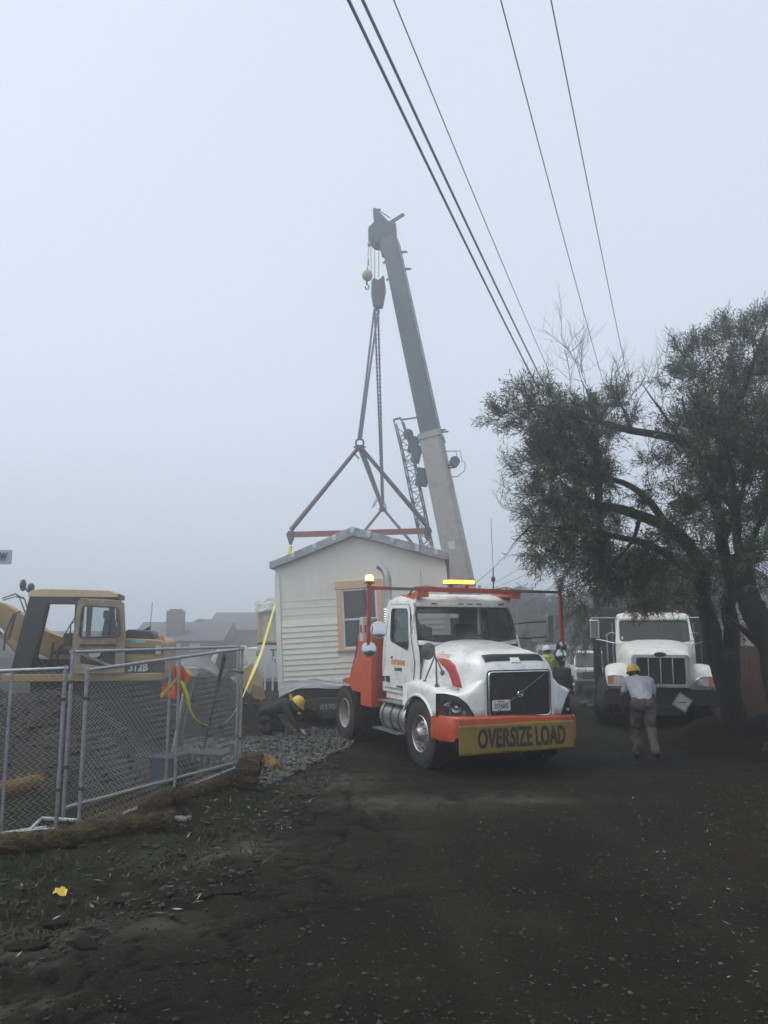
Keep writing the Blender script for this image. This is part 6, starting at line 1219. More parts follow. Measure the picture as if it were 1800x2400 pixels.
for s_ in (-1, 1):
    b_ = MB(); rings = []
    for x, zt, wo, r0 in ((-1.05, .95, 1.12, .04), (-.85, 1.18, 1.15, .1), (-.5, 1.34, 1.17, .2), (-.1, 1.40, 1.18, .25), (.2, 1.37, 1.17, .25), (.40, 1.26, 1.15, .22), (.52, 1.08, 1.12, .15), (.55, .88, 1.10, .05)):
        zb = max(.88, min(zt - .04, .52 + math.sqrt(max(0, .62 ** 2 - (x + .15) ** 2)))) if x < .38 else .88
        rings.append([Vector((x, s_ * yy, zz)) for yy, zz in ((wo - .02, zb), (wo, zb + (zt - zb) * .35), (wo - .01, zb + (zt - zb) * .6), (wo - .06, zb + (zt - zb) * .82), (wo - .16, zt - .025), (wo - .30, zt), (.80, zt - .01), (.62, zt - .06), (.60, zb))])
    b_.loft(rings, closed=False, caps=False); b_.add(rings[-1], [tuple(range(9))]); f2 = b_.build('fender', WHITE2, PT, smooth=50, solid=.012, sub=1)
    b_ = MB(); b_.plate([(.66, .90), (1.12, .90), (1.125, 1.13), (1.0, 1.15), (.80, 1.13), (.70, 1.07), (.655, .98)], lambda u, v, w_: Vector((.50 + .05 * (1.15 - u) + w_ - .25 * max(0, v - 1.02), s_ * u, v)), t=.05); h2 = b_.build('headlight', WHITE2, PT, bevel=.01)
    b_ = MB(); b_.plate([(.70, .93), (.98, .93), (.98, 1.115), (.82, 1.11), (.74, 1.06), (.70, .98)], lambda u, v, w_: Vector((.555 + .05 * (1.15 - u) + w_ - .25 * max(0, v - 1.02), s_ * u, v)), t=.012); b_.build('lamp_lens', mat('lamp_silver', (.42, .43, .43), .2, metal=.6, var=.35, scale=18), h2)
    b_ = MB(); b_.plate([(.99, .93), (1.10, .93), (1.105, 1.115), (.99, 1.12)], lambda u, v, w_: Vector((.555 + .05 * (1.15 - u) + w_ - .25 * max(0, v - 1.02), s_ * u, v)), t=.012); b_.build('turn_lamp', AMBEROFF, h2)
    b_ = MB(); b_.tube([Vector((.565 + .05 * (1.15 - u) - .25 * max(0, v - 1.02), s_ * u, v)) for u, v in [(.69, .92), (1.11, .92), (1.115, 1.13), (1.0, 1.14), (.81, 1.125), (.72, 1.06), (.685, .98)]], .010, 6, closed=True); b_.build('lamp_trim', CHROME, h2, smooth=True)
    wheel(PT, (-.15, s_ * 1.04, .52), s_, steer=R(-28), R_=.56, W_=.36)
    wheel(PT, (-4.6, s_ * 1.05, .52), s_, dual=True); wheel(PT, (-5.9, s_ * 1.05, .52), s_, dual=True)
    b_ = MB(); b_.tube([(-1.45, s_ * .80, 2.42), (-1.35, s_ * 1.10, 2.43), (-1.3, s_ * 1.45, 2.42), (-1.3, s_ * 1.50, 2.36)], .014, 8); b_.tube([(-1.05, s_ * .90, 1.80), (-1.2, s_ * 1.15, 1.86), (-1.28, s_ * 1.36, 1.90)], .018, 8); mm_ = b_.build('mirror_bracket', ALU, PT, smooth=True)
    b_ = MB(); b_.bx(-1.33, -1.27, s_ * 1.27, s_ * 1.50, 1.92, 2.38); b_.build('mirror_head', CHROME, mm_, bevel=.02)
    b_ = MB(); b_.bx(-1.265, -1.255, s_ * 1.30, s_ * 1.47, 1.95, 2.35); b_.build('mirror_back', mat('mirror_grey', (.16, .17, .17), .3), mm_)
    b_ = MB(); b_.tube([(-1.7, s_ * 1.02, 1.2), (-1.7, s_ * 1.10, 1.3), (-1.7, s_ * 1.10, 2.02), (-1.7, s_ * 1.0, 2.06), (-1.7, s_ * .9, 2.04)], .018, 8); b_.tube([(-1.75, s_ * .96, 1.1), (-1.75, s_ * .96, 2.3)], .02, 8); b_.build('grab_handle', ALU, PT, smooth=True)
    b_ = MB(); b_.bx(-2.2, -1.9, s_ * .98, s_ * 1.22, .5, 2.0); b_.build('air_cleaner', mat('dark_blue_black', (.03, .04, .06), .5), PT, bevel=.04)
    b_ = MB(); b_.bx(-1.95, -1.15, s_ * 1.18, s_ * .85, .45, .85); b_.build('step_box', BLACKM, PT, bevel=.02)
def W2(z): return .90 if z < 1.85 else .90 - (z - 1.85) * .12
so2 = [(-1.05, 1.0), (-1.10, 1.86), (-1.42, 2.38), (-1.55, 2.44), (-2.45, 2.46), (-2.55, 2.38), (-2.6, 1.0)]
wn2 = [(-1.28, 1.86), (-1.50, 2.30), (-2.2, 2.32), (-2.25, 1.84)]
for s_ in (-1, 1):
    b_ = MB(); b_.plate(so2, lambda u, v, w_: Vector((u, s_ * (W2(v) - w_), v)), holes=[wn2], t=.04); cs = b_.build('cab_side', WHITE2, PT, bevel=.01)
    b_ = MB(); b_.plate(wn2, lambda u, v, w_: Vector((u, s_ * (W2(v) - .02 - w_), v)), t=.004); b_.build('side_window', TINT, cs)
b_ = MB(); b_.plate([(-.90, 1.80), (.90, 1.80), (.84, 2.40), (-.84, 2.40)], lambda u, v, w_: Vector((-1.08 - (v - 1.8) * .58 - w_, u, v)), holes=[rr2(-.79, .79, 1.87, 2.35, .05)], t=.03); b_.bx(-1.12, -1.06, -.9, .9, 1.0, 1.82); b_.bx(-2.6, -2.55, -.88, .88, 1.0, 2.4); b_.build('cab_front', WHITE2, PT, bevel=.012)
b_ = MB(); b_.plate(rr2(-.79, .79, 1.87, 2.35, .05), lambda u, v, w_: Vector((-1.085 - (v - 1.8) * .58 - w_, u, v)), t=.005); wd2 = b_.build('windshield', TINT, PT)
b_ = MB(); b_.tube([Vector((-1.07 - (v - 1.8) * .58, u, v)) for u, v in rr2(-.79, .79, 1.87, 2.35, .05)], .012, 6, closed=True); b_.build('windshield_seal', BLACK, wd2, smooth=True)
for y_ in (-.08, .62): b_ = MB(); b_.bar((-1.05, y_, 1.86), (-1.10, y_ - .42, 1.93), .012, .012); b_.box((-1.04, y_, 1.86), (.03, .07, .035)); b_.build('wiper', BLACK, wd2)
b_ = MB(); b_.bx(-1.086, -1.08, -.76, -.72, 1.90, 1.97); b_.build('sticker', VINYL, wd2)
b_ = MB(); rings = []
for x, zt, w_ in ((-1.40, 2.40, .80), (-1.43, 2.48, .83), (-1.55, 2.545, .85), (-1.9, 2.56, .86), (-2.4, 2.55, .86), (-2.56, 2.46, .84)):
    rings.append([Vector((x, w_ * math.copysign(abs(math.cos(a)) ** .3, math.cos(a)), 2.38 + (zt - 2.38) * math.sin(a) ** .45)) for a in np.linspace(0, math.pi, 19)])
b_.loft(rings, closed=False, caps=False); b_.add(rings[0], [tuple(range(19))]); rf2 = b_.build('cab_roof', WHITE2, PT, smooth=50)
for y_ in (-.62, -.25, -.02, .20, .58): b_ = MB(); b_.lathe([(.04, 0), (.042, .03), (.03, .06), (0, .07)], (-1.50, y_, 2.54), (0, 0, 1), 12); b_.build('marker_lamp', AMBEROFF, rf2, smooth=True)
b_ = MB(); b_.bx(-1.5, -1.15, -.85, .85, 1.5, 1.85); b_.bx(-2.2, -2.05, .15, .65, 1.5, 2.3); b_.bx(-2.2, -2.05, -.65, -.15, 1.5, 2.3); b_.build('interior', DARKINT, PT, bevel=.03)
b_ = MB(); b_.bx(-7.0, -2.75, -1.24, 1.24, 1.25, 2.45); b_.bx(-2.9, -2.72, -1.28, 1.28, 1.9, 2.72); b_.bx(-2.8, -2.72, -1.2, 1.2, .9, 1.9); b_.build('dump_body', BP2, PT, bevel=.03)
b_ = MB(); b_.bx(-6.8, .5, -.42, -.32, .6, .9); b_.bx(-6.8, .5, .32, .42, .6, .9); b_.bx(-.35, .05, -.8, .8, .42, .56); b_.bx(-1.2, .45, -.55, .55, .5, 1.0); b_.build('frame', BLACKM, PT)
b_ = MB(); b_.plate([(-1.20, .52), (1.20, .52), (1.20, .80), (1.14, .86), (-1.14, .86), (-1.20, .80)], lambda u, v, w_: Vector((.62 + w_ - .06 * abs(u) ** 3, u, v)), t=.12); b_.bx(.55, .68, -.5, .5, .30, .52); bb = b_.build('bumper', mat('matt_black_bumper', (.02, .021, .023), .6, var=.3), PT, bevel=.02)
PLC = mat('placard_white', (.50, .50, .47), .6, var=.12, dirt=(.3, .27, .2), damt=.25)
an = R(12); dm2 = [(.40 + .215 * math.cos(an + k * math.pi / 2) * 1, .60 + .215 * math.sin(an + k * math.pi / 2)) for k in range(4)]
b_ = MB(); b_.plate(dm2, lambda u, v, w_: Vector((.76 + w_, u, v)), t=.006); pc2 = b_.build('placard', PLC, PT)
b_ = MB(); b_.tube([Vector((.770, .40 + (u - .40) * .86, .60 + (v - .60) * .86)) for u, v in dm2], .006, 4, closed=True); b_.box((.770, .40, .60), (.003, .17, .025), (R(4), 0, 0)); b_.build('placard_border', mat('placard_dark', (.12, .12, .11), .6), pc2)
b_ = MB(); b_.ell((.5, -1.0, .32), (.05, .08, .08), 8, 6); 
# ---------------------------------------------------------------- small white truck further back
ST = thing('white_pickup', 'old white pickup with chrome grille parked behind the dump truck', 'pickup', (8.95, 33.0, -.62), R(-97))
k_ = 1.12
def hx(x0, x1, y, z0, z1, x2=None, x3=None, yt=None):
    x2 = x0 if x2 is None else x2; x3 = x1 if x3 is None else x3; yt = yt or y
    return [Vector((x0, -y, z0)), Vector((x1, -y, z0)), Vector((x1, y, z0)), Vector((x0, y, z0)), Vector((x2, -yt, z1)), Vector((x3, -yt, z1)), Vector((x3, yt, z1)), Vector((x2, yt, z1))]
b_ = MB(); b_.hexa(hx(-1.2, .85, .98, .62, 1.12, -1.2, .80, .94)); b_.hexa(hx(-3.6, -1.2, .98, .62, 1.15)); b_.build('body', WHITE2, ST, bevel=.05, seg=3)
b_ = MB(); b_.hexa(hx(-2.3, -.35, .88, 1.13, 1.72, -2.1, -.80, .76)); b_.build('cabin', PANE, ST, bevel=.06, seg=3)
b_ = MB(); b_.hexa(hx(-2.15, -.75, .80, 1.70, 1.78, -2.05, -.85, .72)); 
for s_ in (-1, 1): b_.bar((-.36, s_ * .87, 1.13), (-.80, s_ * .77, 1.72), .06, .06); b_.bar((-2.3, s_ * .88, 1.13), (-2.1, s_ * .77, 1.72), .10, .06)
b_.build('roof', WHITE2, ST, bevel=.03)
b_ = MB(); b_.bx(.86, .90, -.72, .72, .72, 1.0); gg = b_.build('grille', BLACK, ST)
for z_ in (.76, .82, .88, .94): b_ = MB(); b_.bx(.90, .92, -.70, .70, z_, z_ + .022); b_.build('grille_bar', CHROME, gg)
for s_ in (-1, 1):
    b_ = MB(); b_.bx(.86, .91, s_ * .94, s_ * .74, .78, .98); b_.build('headlight', mat('lamp_silver', (.4, .4, .4)), ST, bevel=.01)
    b_ = MB(); b_.bx(-.62, -.56, s_ * 1.12, s_ * 1.32, 1.2, 1.55); b_.bar((-.5, s_ * .9, 1.5), (-.6, s_ * 1.25, 1.56), .02, .02); b_.bar((-.5, s_ * .9, 1.1), (-.6, s_ * 1.2, 1.22), .02, .02); b_.build('side_mirror', WHITE2, ST, bevel=.02)
    wheel(ST, (.1, s_ * .86, .40), s_, R_=.40, W_=.24, steer=R(15)); wheel(ST, (-2.8, s_ * .86, .40), s_, R_=.40, W_=.24)
b_ = MB(); b_.bx(.86, .99, -1.0, 1.0, .46, .62); b_.build('bumper', BLACKM, ST, bevel=.02)
# ---------------------------------------------------------------- workers
J = stand(1.74)
J.update({k: Vector(v) for k, v in dict(pelvis=(-.06, 0, .93), chest=(.16, 0, 1.19), neck=(.33, 0, 1.30), head=(.46, .03, 1.37), top=(.50, .04, 1.50), shL=(.27, .19, 1.27), shR=(.27, -.19, 1.27), hipL=(-.06, .09, .90), hipR=(-.06, -.09, .90),
    knL=(.16, .10, .50), knR=(-.08, -.10, .50), anL=(.14, .09, .10), anR=(-.46, -.09, .18), toeL=(.32, .12, .04), toeR=(-.30, -.11, .05), elL=(.34, .27, 1.02), elR=(.36, -.27, 1.00), wrL=(.52, .22, .84), wrR=(.52, -.26, .80), handL=(.6, 0, -.8), handR=(.6, 0, -.8)).items()})
wk = P(1510, 1600, 13.3)
person('person', 'worker in grey t-shirt and yellow hard hat bending forward before the dump truck', (wk.x, 13.45, gzs(wk.x, 13.45)), R(83), J, [GREYT, GREYT, SKINB, JEANB, BOOT, SKINB], hat=HATY, look=(1, -.1, -.25))
bt = MB(); bt.torus((0, 0, 0), (0, 0, 1), .14, .018, 20, 6)
wv_ = P(1284, 1540, 22.6)
person('person', 'worker in a white hard hat and lime vest standing behind the tractor', (wv_.x, 22.6, gzs(wv_.x, 22.6) - .05), R(120), stand(1.74), [VEST, mat('light_shirt', (.45, .48, .42), .85), mat('light_shirt', (.45, .48, .42)), DARKC, BOOT, SKINL], hat=HATW, vest=VEST)
wd_ = P(1316, 1560, 20.8)
J = stand(1.62); person('person', 'figure in dark clothes standing half hidden below the truck mirror', (wd_.x, 20.8, gzs(wd_.x, 20.8) - .25), R(60), J, [DARKC, DARKC, DARKC, DARKC, BOOT, SKINB])
# crouching worker: on one knee and hands, reaching under the house
J = {k: Vector(v) for k, v in dict(pelvis=(-.16, 0, .46), chest=(.20, 0, .58), neck=(.38, 0, .60), head=(.53, 0, .62), top=(.62, 0, .72), hipL=(-.18, .09, .44), hipR=(-.18, -.09, .44), shL=(.32, .18, .60), shR=(.32, -.18, .60), knL=(.08, .16, .12), knR=(-.02, -.14, .10), anL=(-.36, .14, .12), anR=(-.44, -.14, .10), toeL=(-.46, .14, .04), toeR=(-.54, -.14, .04), elL=(.42, .22, .34), elR=(.52, -.22, .36), wrL=(.50, .18, .10), wrR=(.70, -.18, .12), handL=(.9, 0, -.3), handR=(.9, 0, -.3)).items()}
ck = P(640, 1680, 16.2); person('person', 'crouching worker in dark clothes and yellow hard hat under the house edge', (ck.x, 16.3, gzs(ck.x, 16.3) + .02), R(-20), J, [DARKC, DARKC, DARKC, DARKC, BOOT, SKINB], hat=HATY, glove=True, look=(1, 0, -.5))
bk_ = P(680, 1655, 16.6); b_ = MB(); b_.tube([bk_ + Vector((0, 0, .25)), bk_ + Vector((.03, 0, .1)), bk_ + Vector((.10, 0, -.12)), bk_ + Vector((.22, 0, -.16))], .03, 6); b_.build('ratchet_strap', STRAP, None, smooth=True, cat='strap', label='short yellow ratchet strap hanging under the trailer edge')
# rocks by the dump truck
for i, (px, py, s_) in enumerate(((1374, 1650, .17), (1386, 1656, .12))):
    c = G(px, py); v, f = ico(2); b_ = MB(); b_.add([Vector(q) * s_ * (1 + .25 * noise.noise(Vector(q) * 2 + Vector((i, 0, 0)))) for q in v], [tuple(q) for q in f]); o = b_.build('rock', STONE[0], None, cat='rock', label=['larger grey rock on the road left of the dump truck tyre', 'smaller pale rock on the road beside the larger one'][i]); o.location = (c.x, c.y, gzs(c.x, c.y) + s_ * .4); o.scale = (1.2, .8, .7)
# ---------------------------------------------------------------- overhead line
WOOD = mat('pole_wood', (.11, .085, .065), .9, var=.35, scale=4, stretch=(4, 4, .4), bump=.4)
WIREM = mat('cable_black', (.10, .115, .13), .6)
up_ = thing('utility_pole', 'wooden utility pole with two crossarms rising behind the overhanging tree', 'utility pole', (7.45, 26, -.3))
b_ = MB(); b_.tube([(7.45, 26, -.5), (7.30, 26, 10.3)], [.17, .12], 14); b_.build('pole', WOOD, up_, world=True, smooth=True)
z1 = P(1400, 955, 26).z
b_ = MB(); b_.bar((6.0, 25.85, z1 - .10), (8.5, 25.85, z1 + .10), .10, .13); b_.build('crossarm', WOOD, up_, world=True)
for x_ in (6.1, 6.6, 7.9, 8.4): b_ = MB(); b_.lathe([(.03, 0), (.05, .05), (.035, .10), (.05, .13), (0, .17)], (x_, 25.85, z1 + .02), (0, 0, 1), 10); b_.build('insulator', mat('insulator', (.2, .2, .2), .3), up_, world=True, smooth=True)
b_ = MB(); b_.bar((6.7, 25.9, z1 - .12), (7.33, 25.9, z1 - .8), .04, .04); b_.bar((8.0, 25.9, z1 + .02), (7.33, 25.9, z1 - .8), .04, .04); b_.build('arm_brace', WOOD, up_, world=True)
fp = P(1124, 1388, 66); fpo = thing('utility_pole', 'faint far utility pole above the tractor cab roof', 'utility pole', (fp.x, 66, -.6))
b_ = MB(); b_.tube([(fp.x, 66, -.7), (fp.x, 66, fp.z + .6)], [.2, .14], 10); b_.bar((fp.x - .9, 66, fp.z), (fp.x + 1.5, 66, fp.z), .18, .35); b_.build('pole', WOOD, fpo, world=True)
def wire(lab, near, far, r_, sag=.25, ext=9.0, grp='overhead wires', tw=False):
    near, far = Vector(near), Vector(far); d = near - far; st = near + d.normalized() * ext + Vector((0, 0, .35))
    n = 40; pts = [st.lerp(far, i / n) + Vector((0, 0, -sag * 4 * (i / n) * (1 - i / n))) for i in range(n + 1)]
    b_ = MB(); b_.tube(pts, r_, 6); return b_.build('overhead_wire', WIREM, None, smooth=True, cat='wire', label=lab, group=grp)
def nearpt(px, py, z): return PZ(px, py, z)
wire('leftmost thick overhead cable', nearpt(829, 30, 9.0), P(1287, 958, 26), .021)
wire('second thick overhead cable from the left, close beside the first', nearpt(862, 30, 9.3), P(1303, 955, 26), .021)
wire('thin overhead wire in the middle of the five', nearpt(934, 30, 9.8), P(1318, 940, 26), .009)
wire('thin overhead wire second from the right', nearpt(1181, 30, 9.9), P(1425, 935, 26), .009)
wire('rightmost thin overhead wire', nearpt(1297, 30, 9.9), P(1482, 938, 26), .009)
for i, ((xa, ya), (xb, yb)) in enumerate([((1400, 1200), (1120, 1384)), ((1420, 1240), (1128, 1386)), ((1430, 1290), (1110, 1470)), ((1440, 1270), (1105, 1480)), ((1450, 1280), (1140, 1490)), ((1270, 1200), (1100, 1375))]):
    a = P(xa, ya, 28); c = P(xb, yb, 64 if i not in (5,) else 50); b_ = MB(); b_.tube([a.lerp(c, k / 16) + Vector((0, 0, -.3 * 4 * (k / 16) * (1 - k / 16))) for k in range(17)], .016, 5)
    b_.build('overhead_wire', WIREM, None, cat='wire', label=['topmost faint wire running down to the far pole', 'second faint wire running down to the far pole', 'upper wire of the bundle behind the mirror arm', 'middle wire of the bundle behind the mirror arm', 'lowest wire of the bundle behind the mirror arm', 'isolated faint wire left of the tree branch tip'][i], group='distant overhead wires')
# ---------------------------------------------------------------- trees
BARK = mat('dark_bark', (.040, .032, .025), .95, var=.5, scale=6, stretch=(1, 1, .25), bump=1.0, bscale=14, col2=(.014, .011, .009))
LEAF = [mat('narrow_leaf_%d' % i, c, .55, var=.3, scale=2, spec=.35) for i, c in enumerate([(.042, .070, .030), (.066, .098, .038), (.030, .050, .022), (.095, .125, .056), (.075, .078, .040)])]
LEAFP = [mat('pale_leaf_%d' % i, c, .6, var=.3, scale=2) for i, c in enumerate([(.09, .12, .07), (.12, .15, .09), (.07, .09, .055)])]
def crown(name, parent, clumps, per=110, twl=.42, lpt=13, ll=(.07, .125), lw=.013, mats=LEAF, upb=.35, seedc=None, droop=0.0, gravity_x=0, **k):
    """clumps: (centre Vector, radius). twigs with narrow alternate leaves, pushed to the outside of each clump"""
    base = []; dirs = []; lens = []
    cen = sum((c for c, r in clumps), Vector()) / len(clumps) if seedc is None else seedc
    bran = []
    for c, r in clumps:
        n = int(per * (r / .55) ** 2); out = (c - cen); out = np.array((out.normalized() if out.length > .1 else Vector((0, 0, 1)))[:])
        ns = max(2, int(n / 9)); v = rng.normal(size=(ns, 3)); v /= np.linalg.norm(v, axis=1)[:, None]
        sub = np.array(c[:]) + v * (r * rng.random(ns) ** .5)[:, None] * np.array([1, 1, .85]); bran.append((np.array(c[:]), sub))
        k_ = rng.integers(0, ns, n); p = sub[k_] + rng.normal(size=(n, 3)) * .035
        d = v[k_] * .55 + out * .55 + np.array([0, 0, upb]) + rng.normal(size=(n, 3)) * .55; d /= np.linalg.norm(d, axis=1)[:, None]
        base.append(p); dirs.append(d); lens.append(rng.uniform(.6, 1.2, n) * twl)
    B = np.concatenate(base); D = np.concatenate(dirs); Ls = np.concatenate(lens); n = len(B)
    up = np.array([0, 0, 1.0]); S = np.cross(D, up); S /= np.linalg.norm(S, axis=1)[:, None].clip(1e-6); U = np.cross(S, D)
    t = (np.arange(lpt) + .5) / lpt; A = rng.uniform(0, 6.28, (n, 1)) + np.arange(lpt)[None] * 2.4
    pos = B[:, None] + D[:, None] * (t[None, :, None] * Ls[:, None, None]); pos[..., 2] -= droop * (t[None] ** 2) * Ls[:, None]
    side = S[:, None] * np.cos(A)[..., None] + U[:, None] * np.sin(A)[..., None]
    ld = D[:, None] * .75 + side * .75 + rng.normal(size=(n, lpt, 3)) * .18; ld[..., 2] -= droop * 1.2; ld /= np.linalg.norm(ld, axis=2)[..., None]
    L = rng.uniform(ll[0], ll[1], (n, lpt, 1)); wd = np.cross(ld, side + rng.normal(size=(n, lpt, 3)) * .3); wd /= np.linalg.norm(wd, axis=2)[..., None].clip(1e-6)
    W = lw * rng.uniform(.7, 1.2, (n, lpt, 1)) * L / ll[1]
    v = np.stack([pos, pos + ld * L * .45 + wd * W * .5, pos + ld * L + np.array([0, 0, -1]) * L * .08, pos + ld * L * .45 - wd * W * .5], 2).reshape(-1, 3)
    m = n * lpt; mi = np.repeat(rng.integers(0, len(mats), n), lpt); mi = np.where(rng.random(m) < .25, rng.integers(0, len(mats), m), mi)
    me = fast_mesh(name, v, np.arange(m * 4).reshape(-1, 4), mats, smooth=False, mi=mi); link(name, me, parent, kind='stuff', **k)
    # the twigs themselves
    TV = []; TF = []
    for c_, sub in bran:
        for q_ in sub:
            ax_ = q_ - c_; m_ = np.linalg.norm(ax_)
            if m_ < .03: continue
            s1 = np.cross(ax_, [0.3, .2, 1]); s1 /= np.linalg.norm(s1) + 1e-9; s2 = np.cross(ax_, s1) / m_; md = (c_ + q_) / 2 + s1 * m_ * .12; o0 = len(TV)
            for pp_, rr_ in ((c_, .009), (md, .006), (q_, .003)):
                for j in range(3): TV.append(pp_ + (s1 * math.cos(2.09 * j) + s2 * math.sin(2.09 * j)) * rr_)
            for i_ in range(2):
                for j in range(3): TF.append((o0 + i_ * 3 + j, o0 + i_ * 3 + (j + 1) % 3, o0 + i_ * 3 + 3 + (j + 1) % 3, o0 + i_ * 3 + 3 + j))
    if TV: link('branchlets', fast_mesh('branchlets', np.array(TV), np.array(TF), [BARK]), parent, kind='stuff')
    r_ = .0022; E = B + D * Ls[:, None]; E[:, 2] -= droop * Ls; v = np.stack([B + S * r_, B - S * r_, E - S * r_ * .5, E + S * r_ * .5], 1).reshape(-1, 3)
    link('twigs', fast_mesh('twigs', v, np.arange(n * 4).reshape(-1, 4), [BARK], smooth=False), parent, kind='stuff')
def limb(mb, pts, r0, r1, n=9, wob=.05, seed=0):
    P_ = []; p = [Vector(q) for q in pts]
    for i in range(len(p) - 1):
        a0, a1, a2, a3 = p[max(0, i - 1)], p[i], p[i + 1], p[min(len(p) - 1, i + 2)]
        for k in range(6):
            t = k / 6; P_.append(.5 * ((2 * a1) + (a2 - a0) * t + (2 * a0 - 5 * a1 + 4 * a2 - a3) * t * t + (3 * a1 - a0 - 3 * a2 + a3) * t ** 3))
    P_.append(p[-1]); m = len(P_)
    P_ = [q + Vector((noise.noise(q * 1.3 + Vector((seed, 0, 0))), noise.noise(q * 1.3 + Vector((0, seed, 5))), 0)) * wob for q in P_]
    rs = [(r0 + (r1 - r0) * (i / (m - 1)) ** .8) * (1 + .18 * noise.noise(Vector((i * .7, seed, 1)))) for i in range(m)]
    mb.tube(P_, rs, n); return P_
def twigbrush(mb, start, d, L, r_, depth, seed):
    rnd = random.Random(seed); p = Vector(start); d = Vector(d).normalized(); pts = [p]; n = 5
    for i in range(n):
        d = (d + Vector((rnd.uniform(-.35, .35), rnd.uniform(-.35, .35), rnd.uniform(-.1, .35)))).normalized(); p = p + d * L / n; pts.append(p)
        if depth > 0 and i >= 1:
            for _ in range(2 if depth > 1 else 1):
                s_ = (d + Vector((rnd.uniform(-1, 1), rnd.uniform(-1, 1), rnd.uniform(-.4, .9)))).normalized(); twigbrush(mb, p, s_, L * rnd.uniform(.45, .65), r_ * .6, depth - 1, rnd.random() * 1e6)
    mb.tube(pts, [r_ * (1 - .7 * i / n) for i in range(n + 1)], 4)
def Q(px, py, d): return P(px, py, d)
# tree A: two-stemmed tree beside the dump truck whose crown leans left over the road
ba = G(1712, 1742); TA = thing('leaning_tree', 'narrow-leaved two-stemmed tree leaning left over the road', 'tree', (ba.x, ba.y, gzs(ba.x, ba.y)))
b_ = MB(); A0 = Vector((ba.x, ba.y, .15))
s1 = limb(b_, [A0 + Vector((-.05, 0, -.3)), A0 + Vector((-.02, 0, .3)), Q(1692, 1600, 15.0), Q(1668, 1480, 14.9), Q(1650, 1400, 14.8), Q(1625, 1300, 14.6), Q(1570, 1240, 14.4), Q(1480, 1200, 14.1), Q(1400, 1185, 13.7), Q(1335, 1160, 13.3)], .26, .055, 12, .12, 1)
s2 = limb(b_, [A0 + Vector((.22, .1, -.2)), Q(1722, 1640, 15.0), Q(1716, 1530, 14.9), Q(1700, 1420, 14.8), Q(1712, 1360, 14.8), Q(1700, 1260, 14.6), Q(1650, 1120, 14.3), Q(1600, 1040, 14.1), Q(1480, 1010, 13.9), Q(1400, 985, 13.7), Q(1330, 970, 13.3)], .20, .04, 12, .10, 2)
for i, (pts, r0) in enumerate([
    ([Q(1640, 1350, 14.7), Q(1540, 1290, 14.3), Q(1440, 1255, 13.9), Q(1330, 1240, 13.2), Q(1250, 1230, 12.8)], .10),
    ([Q(1560, 1235, 14.4), Q(1490, 1150, 14.0), Q(1430, 1120, 13.7), Q(1360, 1110, 13.3), Q(1300, 1070, 13.0), Q(1240, 1030, 12.6)], .08),
    ([Q(1480, 1012, 13.9), Q(1460, 950, 13.9), Q(1440, 880, 13.9)], .05), ([Q(1400, 985, 13.7), Q(1380, 930, 13.5), Q(1360, 900, 13.3)], .04),
    ([Q(1600, 1040, 14.1), Q(1540, 960, 14.2), Q(1500, 900, 14.3)], .05), ([Q(1330, 970, 13.3), Q(1260, 950, 12.8), Q(1180, 965, 12.4)], .035),
    ([Q(1500, 1200, 14.1), Q(1480, 1280, 13.9), Q(1420, 1340, 13.8), Q(1370, 1370, 13.6)], .05), ([Q(1250, 1230, 12.8), Q(1220, 1265, 12.6), Q(1200, 1290, 12.5)], .02),
    ([Q(1700, 1260, 14.6), Q(1740, 1150, 14.8), Q(1780, 1040, 15.0)], .09), ([Q(1650, 1120, 14.3), Q(1660, 1000, 14.4), Q(1650, 880, 14.4)], .07)]):
    limb(b_, pts, r0, r0 * .12, 8, .10, 10 + i)
for i in range(9):
    a_ = 2 * math.pi * i / 9 + .2; limb(b_, [A0 + Vector((.05, 0, .25)), A0 + Vector((math.cos(a_) * .35, math.sin(a_) * .35, .05)), A0 + Vector((math.cos(a_) * (.7 + .3 * random.random()), math.sin(a_) * .8, -.22))], .12, .03, 7, .05, 40 + i)
b_.build('trunk', BARK, TA, world=True, smooth=True)
b_ = MB()
for i, (px, py, d, dx, dz, L) in enumerate([(1395, 940, 13.4, -.25, 1, 1.0), (1370, 935, 13.4, -.1, 1, 1.3), (1330, 950, 13.3, -.8, .5, .8), (1350, 945, 13.3, -.5, 1, 1.2), (1420, 950, 13.6, .5, .8, .7), (1450, 960, 13.8, .8, .5, .9), (1500, 930, 14, .6, .6, .9), (1470, 1000, 13.8, -.2, .6, .9), (1540, 980, 14, .7, .3, .8), (1220, 1165, 12.4, -1, .3, .35), (1235, 1210, 12.5, -1, .25, .5), (1215, 1120, 12.4, -.8, .6, .4), (1420, 1040, 13.6, .2, .1, 1), (1480, 1080, 13.8, .3, .0, 1), (1440, 1130, 13.6, -.4, .2, 1), (1520, 1130, 13.8, .2, .5, .9), (1400, 1180, 13.6, -.6, .3, .9), (1360, 1180, 13.4, -.6, -.2, .9)]):
    twigbrush(b_, Q(px, py, d), (dx, .1, dz), L, .008, 2, i * 7 + 3)
b_.build('bare_twigs', mat('bare_twig_grey', (.05, .045, .04), .9), TA, world=True, kind='stuff')
def inv_world(parent, clumps):
    return clumps
